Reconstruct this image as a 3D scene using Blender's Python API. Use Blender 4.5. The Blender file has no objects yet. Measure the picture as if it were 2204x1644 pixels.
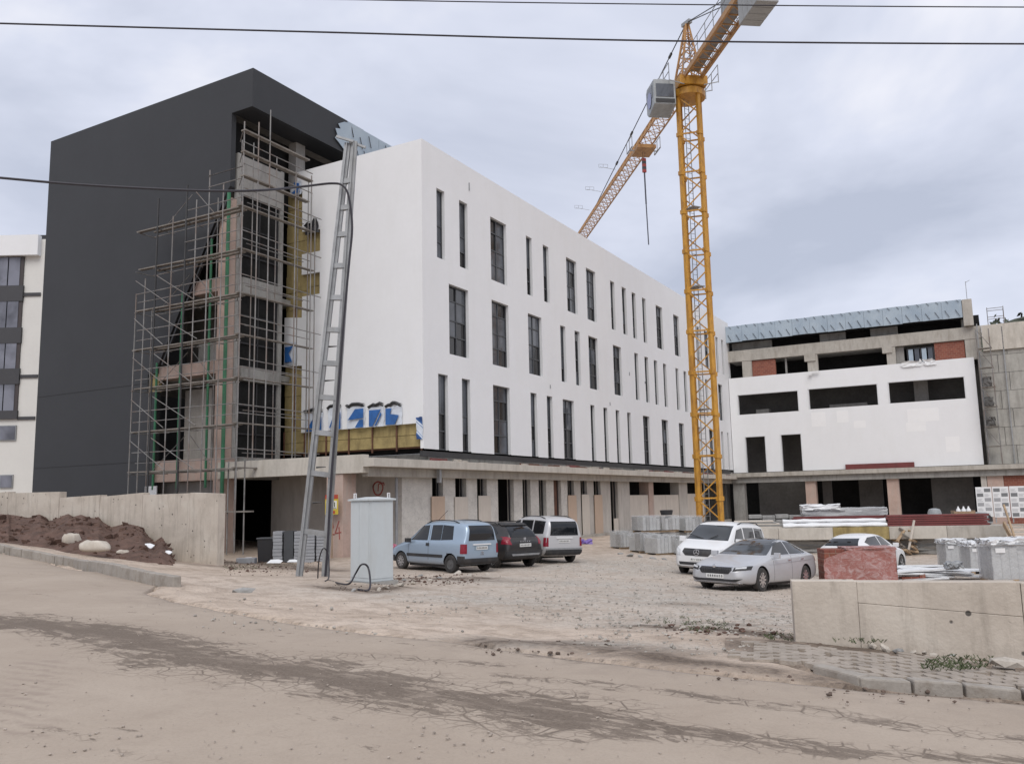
import bpy, bmesh, math, random
import numpy as np
from mathutils import Vector, Matrix
from mathutils.bvhtree import BVHTree
random.seed(7)
RNG = np.random.default_rng(11)
SC = bpy.context.scene
COL = SC.collection
rad = math.radians

# ------------------------------------------------------------------ camera
PW, PH, FOC = 2204.0, 1644.0, 1844.2
PITCH, ROLL = 0.13621991, -0.0218114
EYE = Vector((0.0, 0.0, 1.6))
_f = Vector((0, math.cos(PITCH), math.sin(PITCH)))
_u = Vector((0, -math.sin(PITCH), math.cos(PITCH)))
_r = Vector((1, 0, 0))
RT = math.cos(ROLL) * _r + math.sin(ROLL) * _u
UP = -math.sin(ROLL) * _r + math.cos(ROLL) * _u
cam_data = bpy.data.cameras.new('camera')
cam_data.sensor_fit = 'HORIZONTAL'
cam_data.sensor_width = 36.0
cam_data.lens = FOC / PW * 36.0
cam_data.clip_start = 0.1
cam_data.clip_end = 8000
cam = bpy.data.objects.new('camera', cam_data)
COL.objects.link(cam)
cam.matrix_world = Matrix(((RT.x, UP.x, -_f.x, EYE.x), (RT.y, UP.y, -_f.y, EYE.y), (RT.z, UP.z, -_f.z, EYE.z), (0, 0, 0, 1)))
SC.camera = cam

# ------------------------------------------------------------------ sky and sun (overcast)
SUN_EL, SUN_AZ = rad(50), rad(182)      # azimuth measured clockwise from +Y
world = bpy.data.worlds.new('World')
SC.world = world
world.use_nodes = True
wn, wl = world.node_tree.nodes, world.node_tree.links
wn.clear()
w_out = wn.new('ShaderNodeOutputWorld')
w_bg = wn.new('ShaderNodeBackground')
w_bg.inputs['Strength'].default_value = 0.1
w_sky = wn.new('ShaderNodeTexSky')
w_sky.sky_type = 'NISHITA'
w_sky.sun_disc = False
w_sky.sun_elevation = SUN_EL
w_sky.sun_rotation = SUN_AZ
w_tc = wn.new('ShaderNodeTexCoord')
w_map = wn.new('ShaderNodeMapping')
w_map.inputs['Scale'].default_value = (1.0, 1.0, 2.4)
w_map.inputs['Location'].default_value = (9.2, 1.1, 14.8)
w_n1 = wn.new('ShaderNodeTexNoise')
w_n1.inputs['Scale'].default_value = 1.45
w_n1.inputs['Detail'].default_value = 6.0
w_n1.inputs['Roughness'].default_value = 0.54
w_n1.inputs['Distortion'].default_value = 0.35
w_ramp = wn.new('ShaderNodeValToRGB')
cr = w_ramp.color_ramp
cr.elements[0].position = 0.36
cr.elements[0].color = (4.3, 4.65, 5.65, 1)
cr.elements[1].position = 0.66
cr.elements[1].color = (8.4, 8.35, 8.75, 1)
e = cr.elements.new(0.52)
e.color = (6.1, 6.4, 7.45, 1)
w_mix = wn.new('ShaderNodeMixRGB')
w_mix.inputs['Fac'].default_value = 0.93
wl.new(w_tc.outputs['Generated'], w_map.inputs['Vector'])
wl.new(w_map.outputs['Vector'], w_n1.inputs['Vector'])
wl.new(w_n1.outputs['Fac'], w_ramp.inputs['Fac'])
wl.new(w_sky.outputs['Color'], w_mix.inputs['Color1'])
wl.new(w_ramp.outputs['Color'], w_mix.inputs['Color2'])
wl.new(w_mix.outputs['Color'], w_bg.inputs['Color'])
wl.new(w_bg.outputs['Background'], w_out.inputs['Surface'])

sun_d = bpy.data.lights.new('sun', 'SUN')
sun_d.energy = 1.5
sun_d.angle = rad(40)
sun_d.color = (1.0, 0.96, 0.9)
sun = bpy.data.objects.new('sun', sun_d)
COL.objects.link(sun)
_sd = Vector((math.sin(SUN_AZ) * math.cos(SUN_EL), math.cos(SUN_AZ) * math.cos(SUN_EL), math.sin(SUN_EL)))
sun.rotation_euler = _sd.to_track_quat('Z', 'Y').to_euler()
sun.location = (0, 0, 60)

SC.view_settings.view_transform = 'Standard'
SC.view_settings.look = 'None'
SC.view_settings.exposure = 0.3
SC.view_settings.gamma = 1.0
SC.view_settings.use_curve_mapping = False
SC.render.engine = 'CYCLES'
SC.cycles.use_denoising = True
SC.cycles.max_bounces = 6

# ------------------------------------------------------------------ surveying helpers
def ray(u, v):
    d = RT * ((u - PW / 2) / FOC) - UP * ((v - PH / 2) / FOC) + _f
    return d / d.y
def at_depth(u, v, y):
    return EYE + ray(u, v) * y
def at_z(u, v, zrel):                       # zrel: height relative to the eye
    d = ray(u, v)
    return EYE + d * (zrel / d.z)
YAW = 1.05827486                            # the building grid: s along the long facade, t to the left
DX = Vector((math.cos(YAW), math.sin(YAW), 0))
DY = Vector((-math.sin(YAW), math.cos(YAW), 0))
K = 0.88
def B(s, t, z):                             # building grid -> world
    return EYE + (DX * s + DY * t + Vector((0, 0, z))) * K

# ------------------------------------------------------------------ object helpers
def tag(o, label=None, cat=None, group=None, kind=None):
    if label: o['label'] = label
    if cat: o['category'] = cat
    if group: o['group'] = group
    if kind: o['kind'] = kind
    return o
def thing(name, label, cat, loc=(0, 0, 0), rz=0.0, group=None):
    o = bpy.data.objects.new(name, None)
    COL.objects.link(o)
    o.empty_display_size = 0.3
    o.location = loc
    o.rotation_euler = (0, 0, rz)
    return tag(o, label, cat, group)
def children(o):
    return [c for c in o.children]
def copy_tree(o, parent=None):
    c = o.copy()
    COL.objects.link(c)
    c.parent = parent
    for ch in children(o):
        copy_tree(ch, c)
    return c
def link(name, me, parent=None, loc=None, rz=None):
    o = bpy.data.objects.new(name, me)
    COL.objects.link(o)
    if parent: o.parent = parent
    if loc is not None: o.location = loc
    if rz is not None: o.rotation_euler = (0, 0, rz)
    return o

class MB:
    def __init__(s):
        s.v, s.f, s.m = [], [], []
        s.mi = 0
    def add(s, vs, fs):
        n = len(s.v)
        s.v += [tuple(p) for p in vs]
        for f in fs:
            s.f.append(tuple(i + n for i in f)); s.m.append(s.mi)
        return s
    def quad(s, a, b, c, d): return s.add([a, b, c, d], [(0, 1, 2, 3)])
    def box(s, x0, y0, z0, x1, y1, z1):
        if x0 > x1: x0, x1 = x1, x0
        if y0 > y1: y0, y1 = y1, y0
        if z0 > z1: z0, z1 = z1, z0
        return s.add([(x0, y0, z0), (x1, y0, z0), (x1, y1, z0), (x0, y1, z0), (x0, y0, z1), (x1, y0, z1), (x1, y1, z1), (x0, y1, z1)],
                     [(0, 3, 2, 1), (4, 5, 6, 7), (0, 1, 5, 4), (1, 2, 6, 5), (2, 3, 7, 6), (3, 0, 4, 7)])
    def obox(s, c, ax, ay, az):             # centre and three half vectors
        c, ax, ay, az = Vector(c), Vector(ax), Vector(ay), Vector(az)
        P = [c + ax * i + ay * j + az * k for k in (-1, 1) for (i, j) in ((-1, -1), (1, -1), (1, 1), (-1, 1))]
        return s.add(P, [(0, 3, 2, 1), (4, 5, 6, 7), (0, 1, 5, 4), (1, 2, 6, 5), (2, 3, 7, 6), (3, 0, 4, 7)])
    def bar(s, p, q, w, h=None, up=(0, 0, 1)):
        p, q = Vector(p), Vector(q)
        h = h or w
        d = (q - p); L = d.length
        if L < 1e-6: return s
        d /= L
        up = Vector(up)
        if abs(d.dot(up)) > 0.99: up = Vector((1, 0, 0)) if abs(d.x) < 0.9 else Vector((0, 1, 0))
        a = d.cross(up).normalized(); b = a.cross(d)
        return s.obox((p + q) / 2, d * L / 2, a * w / 2, b * h / 2)
    def tube(s, pts, r, n=6, cap=True):
        pts = [Vector(p) for p in pts]
        rr = r if isinstance(r, (list, tuple)) else [r] * len(pts)
        base = len(s.v)
        prev = None
        for i, p in enumerate(pts):
            d = (pts[min(i + 1, len(pts) - 1)] - pts[max(i - 1, 0)]).normalized()
            if prev is None:
                a = d.cross(Vector((0, 0, 1)))
                if a.length < 1e-3: a = Vector((1, 0, 0))
            else:
                a = prev - d * prev.dot(d)
            a.normalize(); prev = a
            b = d.cross(a)
            for k in range(n):
                t = 2 * math.pi * k / n
                s.v.append(tuple(p + (a * math.cos(t) + b * math.sin(t)) * rr[i]))
        for i in range(len(pts) - 1):
            for k in range(n):
                s.f.append((base + i * n + k, base + i * n + (k + 1) % n, base + (i + 1) * n + (k + 1) % n, base + (i + 1) * n + k)); s.m.append(s.mi)
        if cap:
            s.f.append(tuple(base + k for k in reversed(range(n)))); s.m.append(s.mi)
            e = base + (len(pts) - 1) * n
            s.f.append(tuple(e + k for k in range(n))); s.m.append(s.mi)
        return s
    def prism(s, poly, o, a, b, n, th):     # polygon (i,j) in plane o + a i + b j, pulled along n by th
        o, a, b, n = Vector(o), Vector(a), Vector(b), Vector(n)
        N = len(poly)
        P = [o + a * i + b * j for i, j in poly]
        P += [p + n * th for p in P]
        return s.add(P, [tuple(range(N - 1, -1, -1)), tuple(range(N, 2 * N))] + [(i, (i + 1) % N, N + (i + 1) % N, N + i) for i in range(N)])
    def lathe(s, prof, c=(0, 0, 0), n=16, axis='z'):
        base = len(s.v)
        for r, h in prof:
            for k in range(n):
                t = 2 * math.pi * k / n
                x, y = r * math.cos(t), r * math.sin(t)
                p = (x, y, h) if axis == 'z' else ((x, h, y) if axis == 'y' else (h, x, y))
                s.v.append((p[0] + c[0], p[1] + c[1], p[2] + c[2]))
        for i in range(len(prof) - 1):
            for k in range(n):
                s.f.append((base + i * n + k, base + i * n + (k + 1) % n, base + (i + 1) * n + (k + 1) % n, base + (i + 1) * n + k)); s.m.append(s.mi)
        return s
    def mesh(s, name, mats, smooth=False):
        me = bpy.data.meshes.new(name)
        me.from_pydata(s.v, [], s.f)
        for m in (mats if isinstance(mats, (list, tuple)) else [mats]): me.materials.append(m)
        me.polygons.foreach_set('material_index', s.m)
        bm = bmesh.new(); bm.from_mesh(me)
        bmesh.ops.recalc_face_normals(bm, faces=bm.faces)
        bm.to_mesh(me); bm.free()
        if smooth:
            me.polygons.foreach_set('use_smooth', [True] * len(me.polygons))
            try: me.set_sharp_from_angle(angle=rad(40))
            except Exception: pass
        me.update()
        return me
    def build(s, name, mats, parent=None, loc=None, rz=None, smooth=False, bevel=0.0):
        o = link(name, s.mesh(name, mats, smooth), parent, loc, rz)
        if bevel:
            m = o.modifiers.new('bevel', 'BEVEL'); m.width = bevel; m.segments = 2; m.limit_method = 'ANGLE'
        return o

# ------------------------------------------------------------------ material helpers
def new_mat(name):
    m = bpy.data.materials.new(name); m.use_nodes = True
    nt = m.node_tree
    return m, nt, nt.nodes['Principled BSDF'], nt.nodes, nt.links
def nd(nodes, typ, **kw):
    n = nodes.new(typ)
    for k, v in kw.items():
        if k in n.inputs: n.inputs[k].default_value = v
        else: setattr(n, k, v)
    return n
def coords(nodes, links, scale=(1, 1, 1), obj=False):
    if obj:
        src = nodes.new('ShaderNodeTexCoord').outputs['Object']
    else:
        src = nodes.new('ShaderNodeNewGeometry').outputs['Position']
    mp = nodes.new('ShaderNodeMapping')
    mp.inputs['Scale'].default_value = scale
    links.new(src, mp.inputs['Vector'])
    return mp.outputs['Vector']
def noise(nodes, links, vec, scale, detail=4, rough=0.55, dist=0.0):
    n = nd(nodes, 'ShaderNodeTexNoise', Scale=scale, Detail=detail, Roughness=rough, Distortion=dist)
    links.new(vec, n.inputs['Vector'])
    return n.outputs['Fac']
def ramp(nodes, links, fac, stops):
    r = nodes.new('ShaderNodeValToRGB')
    els = r.color_ramp.elements
    while len(els) < len(stops): els.new(0.5)
    for e, (p, c) in zip(els, stops):
        e.position = p
        e.color = (c, c, c, 1) if isinstance(c, (int, float)) else (*c, 1)
    links.new(fac, r.inputs['Fac'])
    return r.outputs['Color']
def mixc(nodes, links, fac, a, b, mode='MIX'):
    n = nodes.new('ShaderNodeMixRGB'); n.blend_type = mode
    for key, x in (('Fac', fac), ('Color1', a), ('Color2', b)):
        if isinstance(x, (int, float)): n.inputs[key].default_value = x if key == 'Fac' else (x, x, x, 1)
        elif isinstance(x, (tuple, list)): n.inputs[key].default_value = (*x[:3], 1)
        else: links.new(x, n.inputs[key])
    return n.outputs['Color']
def math_(nodes, links, op, a, b=0.0, clamp=False):
    n = nodes.new('ShaderNodeMath'); n.operation = op; n.use_clamp = clamp
    for i, x in enumerate((a, b)):
        if isinstance(x, (int, float)): n.inputs[i].default_value = x
        else: links.new(x, n.inputs[i])
    return n.outputs[0]
def bump(nodes, links, bsdf, height, strength=0.2, dist=0.02):
    b = nd(nodes, 'ShaderNodeBump', Strength=strength, Distance=dist)
    links.new(height, b.inputs['Height'])
    links.new(b.outputs['Normal'], bsdf.inputs['Normal'])
def pm(name, col, rough=0.6, var=0.12, scale=2.0, bmp=0.0, bscale=30.0, metal=0.0, stain=None, samt=0.4, sscale=(1.2, 1.2, 0.25), spec=None, obj=False, coat=0.0):
    """plain procedural surface: base colour with slow and fine variation, optional stains, fine relief"""
    m, nt, b, N, L = new_mat(name)
    v = coords(N, L, obj=obj)
    f1 = noise(N, L, v, scale, 5, 0.6)
    f2 = noise(N, L, v, scale * 9, 3, 0.6)
    f = math_(N, L, 'ADD', math_(N, L, 'MULTIPLY', f1, 0.65), math_(N, L, 'MULTIPLY', f2, 0.35))
    lo = tuple(c * (1 - var) for c in col); hi = tuple(min(1, c * (1 + var)) for c in col)
    c = ramp(N, L, f, [(0.36, lo), (0.64, hi)])
    if stain:
        sv = coords(N, L, sscale, obj=obj)
        sf = ramp(N, L, noise(N, L, sv, 2.2, 6, 0.65, 0.3), [(0.47, 0.0), (0.68, samt)])
        c = mixc(N, L, sf, c, stain)
    L.new(c, b.inputs['Base Color'])
    b.inputs['Roughness'].default_value = rough
    b.inputs['Metallic'].default_value = metal
    if spec is not None: b.inputs['Specular IOR Level'].default_value = spec
    if coat: b.inputs['Coat Weight'].default_value = coat; b.inputs['Coat Roughness'].default_value = 0.08
    if bmp: bump(N, L, b, noise(N, L, v, bscale, 4, 0.6), bmp, 0.03)
    return m
M = {}
M['white'] = pm('white_render', (0.745, 0.75, 0.76), 0.75, 0.02, 0.5, 0.04, 60, stain=(0.68, 0.68, 0.665), samt=0.22, sscale=(0.5, 0.5, 0.12))
M['white_reveal'] = pm('white_reveal_board', (0.66, 0.67, 0.68), 0.7, 0.03, 1.0)
M['black'] = pm('dark_cladding', (0.036, 0.038, 0.042), 0.62, 0.06, 0.4, 0.03, 40, spec=0.35)
M['soffit'] = pm('dark_soffit', (0.022, 0.023, 0.026), 0.7, 0.08)
M['concrete'] = pm('concrete', (0.40, 0.375, 0.335), 0.85, 0.12, 0.8, 0.25, 25, stain=(0.24, 0.215, 0.18), samt=0.6)
M['concrete_light'] = pm('pale_concrete', (0.5, 0.465, 0.41), 0.85, 0.10, 0.8, 0.22, 25, stain=(0.3, 0.27, 0.225), samt=0.5)
M['concrete_grey'] = pm('grey_concrete', (0.30, 0.295, 0.28), 0.85, 0.15, 0.9, 0.25, 25, stain=(0.15, 0.14, 0.13), samt=0.6)
M['pink'] = pm('pink_primed_concrete', (0.44, 0.325, 0.275), 0.85, 0.12, 1.1, 0.15, 30, stain=(0.40, 0.36, 0.32), samt=0.6)
M['plaster'] = pm('bare_plaster', (0.48, 0.45, 0.41), 0.85, 0.08, 0.7, 0.12, 30, stain=(0.26, 0.23, 0.2), samt=0.4)
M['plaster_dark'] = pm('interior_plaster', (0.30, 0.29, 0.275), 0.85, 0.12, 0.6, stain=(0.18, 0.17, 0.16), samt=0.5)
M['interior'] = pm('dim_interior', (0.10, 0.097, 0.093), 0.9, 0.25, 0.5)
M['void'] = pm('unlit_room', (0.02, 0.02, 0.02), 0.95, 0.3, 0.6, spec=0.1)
M['wool'] = pm('stone_wool_board', (0.32, 0.25, 0.11), 0.95, 0.22, 2.2, 0.3, 45, stain=(0.12, 0.085, 0.04), samt=0.55)
M['board_beige'] = pm('beige_board', (0.50, 0.38, 0.29), 0.8, 0.05, 1.0, stain=(0.42, 0.33, 0.26), samt=0.4)
M['board_cream'] = pm('cream_board', (0.56, 0.51, 0.45), 0.8, 0.05, 1.0, stain=(0.45, 0.4, 0.35), samt=0.4)
M['galv'] = pm('galvanised_steel', (0.31, 0.32, 0.33), 0.5, 0.2, 3.0, 0.05, 30, metal=0.35, stain=(0.22, 0.215, 0.2), samt=0.5)
M['scaf'] = pm('scaffold_tube', (0.22, 0.215, 0.21), 0.55, 0.3, 2.0, metal=0.3, stain=(0.17, 0.1, 0.065), samt=0.7)
M['scaf_dark'] = pm('dark_scaffold_tube', (0.035, 0.035, 0.037), 0.6, 0.3, 2.0)
M['green_steel'] = pm('green_steel', (0.035, 0.17, 0.085), 0.5, 0.2, 2.0, stain=(0.09, 0.11, 0.08), samt=0.5)
M['plank'] = pm('scaffold_plank', (0.2, 0.182, 0.162), 0.8, 0.25, 2.0, 0.15, 30, stain=(0.11, 0.08, 0.06), samt=0.6)
M['wood'] = pm('raw_timber', (0.36, 0.26, 0.165), 0.8, 0.25, 3.0, 0.2, 30, stain=(0.2, 0.14, 0.09), samt=0.5)
M['yellow'] = pm('crane_yellow', (0.52, 0.265, 0.035), 0.5, 0.14, 1.0, stain=(0.27, 0.12, 0.03), samt=0.8, sscale=(1.5, 1.5, 0.5))
M['orange'] = pm('crane_orange', (0.43, 0.235, 0.085), 0.5, 0.15, 1.0, stain=(0.25, 0.11, 0.05), samt=0.8)
M['cabgrey'] = pm('crane_cab_grey', (0.33, 0.35, 0.36), 0.5, 0.15, 1.5, stain=(0.2, 0.21, 0.21), samt=0.4)
M['ballast'] = pm('ballast_concrete', (0.33, 0.34, 0.34), 0.8, 0.12, 1.0, 0.1, 30)
M['steel_red'] = pm('red_oxide_steel', (0.155, 0.034, 0.032), 0.55, 0.15, 1.2, stain=(0.1, 0.03, 0.028), samt=0.5)
M['dark_iron'] = pm('dark_iron', (0.03, 0.03, 0.032), 0.5, 0.2)
M['rust'] = pm('rusty_steel', (0.12, 0.055, 0.035), 0.8, 0.3, 3.0)
M['cable'] = pm('black_cable', (0.028, 0.026, 0.034), 0.55, 0.1)
M['alu'] = pm('anthracite_frame', (0.06, 0.064, 0.07), 0.45, 0.1)
M['frame_dark'] = pm('dark_window_frame', (0.025, 0.025, 0.028), 0.5, 0.1)
M['cabinet'] = pm('cabinet_paint', (0.50, 0.54, 0.555), 0.5, 0.035, 0.9, stain=(0.45, 0.46, 0.45), samt=0.5)
M['earth'] = pm('dark_earth', (0.108, 0.064, 0.048), 0.95, 0.4, 2.5, 0.5, 14)
M['stone'] = pm('pale_stone', (0.42, 0.38, 0.33), 0.9, 0.25, 3.0, 0.2, 20)
M['stone_grey'] = pm('grey_stone', (0.28, 0.275, 0.265), 0.9, 0.25, 3.0, 0.2, 20)
M['sack'] = pm('woven_sack', (0.52, 0.475, 0.41), 0.8, 0.12, 4.0, 0.2, 60, stain=(0.33, 0.27, 0.21), samt=0.6)
M['tile_grey'] = pm('grey_tile_stack', (0.30, 0.31, 0.33), 0.7, 0.15, 3.0)
M['kerb'] = pm('kerb_concrete', (0.33, 0.30, 0.265), 0.9, 0.12, 2.0, 0.3, 25, stain=(0.2, 0.165, 0.13), samt=0.6, sscale=(2, 2, 2))
M['paver'] = pm('paver', (0.335, 0.29, 0.245), 0.9, 0.16, 3.0, 0.35, 22, stain=(0.2, 0.165, 0.13), samt=0.6, sscale=(2, 2, 2))
M['white_plastic'] = pm('white_plastic', (0.75, 0.76, 0.77), 0.35, 0.04, 2.0, 0.1, 15)
M['lamp_white'] = pm('white_trim', (0.7, 0.7, 0.7), 0.5, 0.05)
def glass_mat(name, col, rough=0.06, var=0.4, bm_=0.06):
    m, nt, b, N, L = new_mat(name)
    v = coords(N, L)
    f = noise(N, L, v, 0.45, 3, 0.6, 0.4)
    L.new(ramp(N, L, f, [(0.35, tuple(c * (1 - var) for c in col)), (0.65, tuple(c * (1 + var) for c in col))]), b.inputs['Base Color'])
    b.inputs['Roughness'].default_value = rough
    b.inputs['IOR'].default_value = 1.5
    bump(N, L, b, noise(N, L, v, 0.8, 2, 0.5), bm_, 0.05)
    return m
M['glass'] = glass_mat('window_glass', (0.07, 0.077, 0.09))  # base lifted so the colour itself carries part of the sky reflection
M['glass_dark'] = glass_mat('dark_window_glass', (0.012, 0.012, 0.013), 0.12)
M['car_glass'] = glass_mat('car_glass', (0.012, 0.014, 0.017), 0.04, 0.2, 0.012)
def film_mat(name, col, rough=0.3, white=0.5, alpha=1.0):
    """crumpled polythene film: pale creases over the colour of what it wraps"""
    m, nt, b, N, L = new_mat(name)
    v = coords(N, L, (1, 1, 1.6))
    f = noise(N, L, v, 4.5, 6, 0.68, 1.2)
    c = mixc(N, L, ramp(N, L, f, [(0.45, 0.0), (0.66, white)]), col, (0.78, 0.79, 0.8))
    L.new(c, b.inputs['Base Color'])
    b.inputs['Roughness'].default_value = rough
    b.inputs['Alpha'].default_value = alpha
    bump(N, L, b, f, 0.55, 0.05)
    return m
M['film_grey'] = film_mat('grey_stretch_film', (0.36, 0.37, 0.375), 0.35, 0.35)
M['film_white'] = film_mat('white_stretch_film', (0.72, 0.73, 0.74), 0.35, 0.5)
M['film_thin'] = film_mat('thin_film', (0.62, 0.63, 0.64), 0.2, 0.8, 0.26)
M['kerb_unit'] = pm('pale_kerb_unit', (0.42, 0.425, 0.42), 0.85, 0.15, 3.0, 0.1, 20)
M['foil_blue'] = pm('blue_foil_print', (0.025, 0.11, 0.33), 0.35, 0.25, 2.0)
M['foil_white'] = pm('white_foil', (0.62, 0.66, 0.72), 0.35, 0.08, 2.0, 0.4, 3)
M['apt_glass'] = glass_mat('flat_window_glass', (0.15, 0.155, 0.185))  # paler base paints the reflected sky into these panes
M['film_red'] = film_mat('film_over_red_brick', (0.31, 0.125, 0.105), 0.35, 0.26)
M['film_clear'] = film_mat('clear_film', (0.62, 0.63, 0.64), 0.2, 0.75, 0.5)
def brick_mat():
    m, nt, b, N, L = new_mat('red_brick_infill')
    g = coords(N, L, obj=True)
    sep = N.new('ShaderNodeSeparateXYZ'); L.new(g, sep.inputs[0])
    cmb = N.new('ShaderNodeCombineXYZ')
    L.new(math_(N, L, 'ADD', sep.outputs[0], sep.outputs[1]), cmb.inputs[0]); L.new(sep.outputs[2], cmb.inputs[1])
    t = nd(N, 'ShaderNodeTexBrick', Scale=1.0)
    t.inputs['Brick Width'].default_value = 0.39; t.inputs['Row Height'].default_value = 0.2; t.inputs['Mortar Size'].default_value = 0.012
    t.inputs['Color1'].default_value = (0.25, 0.085, 0.055, 1); t.inputs['Color2'].default_value = (0.19, 0.06, 0.042, 1); t.inputs['Mortar'].default_value = (0.26, 0.16, 0.12, 1)
    L.new(cmb.outputs[0], t.inputs['Vector'])
    L.new(t.outputs['Color'], b.inputs['Base Color']); b.inputs['Roughness'].default_value = 0.9
    bump(N, L, b, t.outputs['Fac'], -0.4, 0.02)
    return m
M['brick'] = brick_mat()
def membrane_mat():
    """torn packaging foil with a blue printed pattern"""
    m, nt, b, N, L = new_mat('blue_printed_foil')
    v = coords(N, L, (1, 1, 1), obj=True)
    mp = N.new('ShaderNodeMapping'); mp.inputs['Rotation'].default_value = (0.5, 0.4, 0.9)
    L.new(v, mp.inputs['Vector'])
    w = nd(N, 'ShaderNodeTexWave', Scale=0.42, Distortion=2.6, Detail=2.0)
    L.new(mp.outputs['Vector'], w.inputs['Vector'])
    c = ramp(N, L, w.outputs['Fac'], [(0.0, (0.02, 0.06, 0.19)), (0.38, (0.035, 0.12, 0.33)), (0.42, (0.62, 0.67, 0.74)), (0.62, (0.6, 0.66, 0.74)), (0.66, (0.03, 0.13, 0.36)), (0.8, (0.6, 0.65, 0.72))])
    for e in []: pass
    L.new(c, b.inputs['Base Color']); b.inputs['Roughness'].default_value = 0.35
    bump(N, L, b, noise(N, L, v, 3, 4), 0.5, 0.06)
    return m
M['foil'] = membrane_mat()
def sheet_mat():
    m, nt, b, N, L = new_mat('blue_grey_roof_sheet')
    v = coords(N, L, obj=True)
    c = ramp(N, L, noise(N, L, v, 0.6, 5, 0.6), [(0.35, (0.30, 0.37, 0.44)), (0.65, (0.38, 0.45, 0.51))])
    L.new(c, b.inputs['Base Color']); b.inputs['Roughness'].default_value = 0.4
    bump(N, L, b, noise(N, L, v, 1.5, 3), 0.2, 0.05)
    return m
M['sheet'] = sheet_mat()
def stucco_mat():
    """adhesive-raked grey wall of the ground floor"""
    m, nt, b, N, L = new_mat('raked_grey_wall')
    v = coords(N, L, obj=True)
    vv = nd(N, 'ShaderNodeTexVoronoi', Scale=3.0); vv.feature = 'DISTANCE_TO_EDGE'
    mp = N.new('ShaderNodeMapping'); mp.inputs['Scale'].default_value = (1.0, 1.0, 2.0)
    nz = nd(N, 'ShaderNodeTexNoise', Scale=3.0, Detail=4.0)
    L.new(v, nz.inputs['Vector'])
    L.new(mixc(N, L, 0.22, v, nz.outputs['Color']), mp.inputs['Vector'])
    L.new(mp.outputs['Vector'], vv.inputs['Vector'])
    e = ramp(N, L, vv.outputs['Distance'], [(0.0, 0.35), (0.035, 0.0)])
    base = ramp(N, L, noise(N, L, v, 1.3, 6, 0.65), [(0.35, (0.50, 0.48, 0.445)), (0.65, (0.64, 0.615, 0.57))])
    L.new(mixc(N, L, e, base, (0.2, 0.19, 0.18)), b.inputs['Base Color'])
    b.inputs['Roughness'].default_value = 0.9
    bump(N, L, b, noise(N, L, v, 9, 5, 0.7), 0.5, 0.04)
    return m
M['stucco'] = stucco_mat()
def flat(name, col, rough=0.5, metal=0.0):
    return pm(name, col, rough, 0.04, 5.0, metal=metal)
# ================================================================== TERRAIN
CTRL_PX = [(2204,1515,-1.95),(1850,1482,-1.78),(1740,1450,-1.70),(1400,1425,-1.66),(1000,1392,-1.62),(600,1338,-1.55),(340,1262,-1.45),(200,1230,-1.36),(0,1192,-1.2),
 (790,1255,-1.83),(690,1242,-2.0),(1200,1330,-1.92),(1500,1330,-2.0),(1300,1262,-2.3),(950,1231,-2.43),(1200,1207,-2.5),(1640,1272,-2.72),(1480,1232,-2.75),(1400,1190,-2.75),
 (1712,1367,-1.82),(2200,1422,-2.06),(690,1198,-2.29),(487,1205,-2.35),(470,1216,-2.2),(300,1235,-1.75),(1780,1240,-3.15),(2100,1245,-2.85),(1800,1190,-3.1),(1320,1150,-2.6),(0,1168,-1.1),(-220,1150,-0.9),(130,1186,-1.35),(60,1150,-1.1)]
CTRL = [tuple(at_z(u, v, z)) for u, v, z in CTRL_PX]
CTRL += [(0,3.5,0.0),(-3,5,0.08),(4,5,-0.12),(-8,6,0.28),(10,4,-0.4),(0,-6,0.0),(-14,12,0.42),(22,3,-0.85),(-30,42,0.75),(-22,40,0.45),(40,80,-1.45),(20,70,-1.3),(45,40,-1.6),(30,20,-1.35),(-45,60,0.8),(60,60,-1.7),(0,70,-1.0),(-40,90,0.2)]
_c = np.array(CTRL)
def _phi(d2): return np.where(d2 > 1e-9, 0.5 * d2 * np.log(np.maximum(d2, 1e-9)), 0.0)
_n = len(_c)
_d2 = ((_c[:, None, :2] - _c[None, :, :2]) ** 2).sum(-1)
_A = np.zeros((_n + 3, _n + 3))
_A[:_n, :_n] = _phi(_d2) + np.eye(_n) * 4.0
_A[:_n, _n] = 1; _A[:_n, _n + 1:] = _c[:, :2]; _A[_n, :_n] = 1; _A[_n + 1:, :_n] = _c[:, :2].T
_w = np.linalg.solve(_A, np.concatenate([_c[:, 2], [0, 0, 0]]))
def terrain(X, Y):
    X = np.clip(np.asarray(X, float), -45, 60); Y = np.clip(np.asarray(Y, float), -6, 90)
    d2 = (X[..., None] - _c[:, 0]) ** 2 + (Y[..., None] - _c[:, 1]) ** 2
    return _phi(d2) @ _w[:_n] + _w[_n] + _w[_n + 1] * X + _w[_n + 2] * Y
def gz(x, y): return float(terrain(np.array([x]), np.array([y]))[0])
def on_ground(u, v, lift=0.0):              # where a line of sight meets the terrain
    d = ray(u, v)
    lo, hi = 2.0, 140.0
    y = lo
    while y < hi:
        p = EYE + d * y
        if p.z < gz(p.x, p.y): break
        y *= 1.03
    a, b = y / 1.03, y
    for _ in range(24):
        m = (a + b) / 2; p = EYE + d * m
        if p.z < gz(p.x, p.y): b = m
        else: a = m
    p = EYE + d * b
    return Vector((p.x, p.y, p.z + lift))

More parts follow.
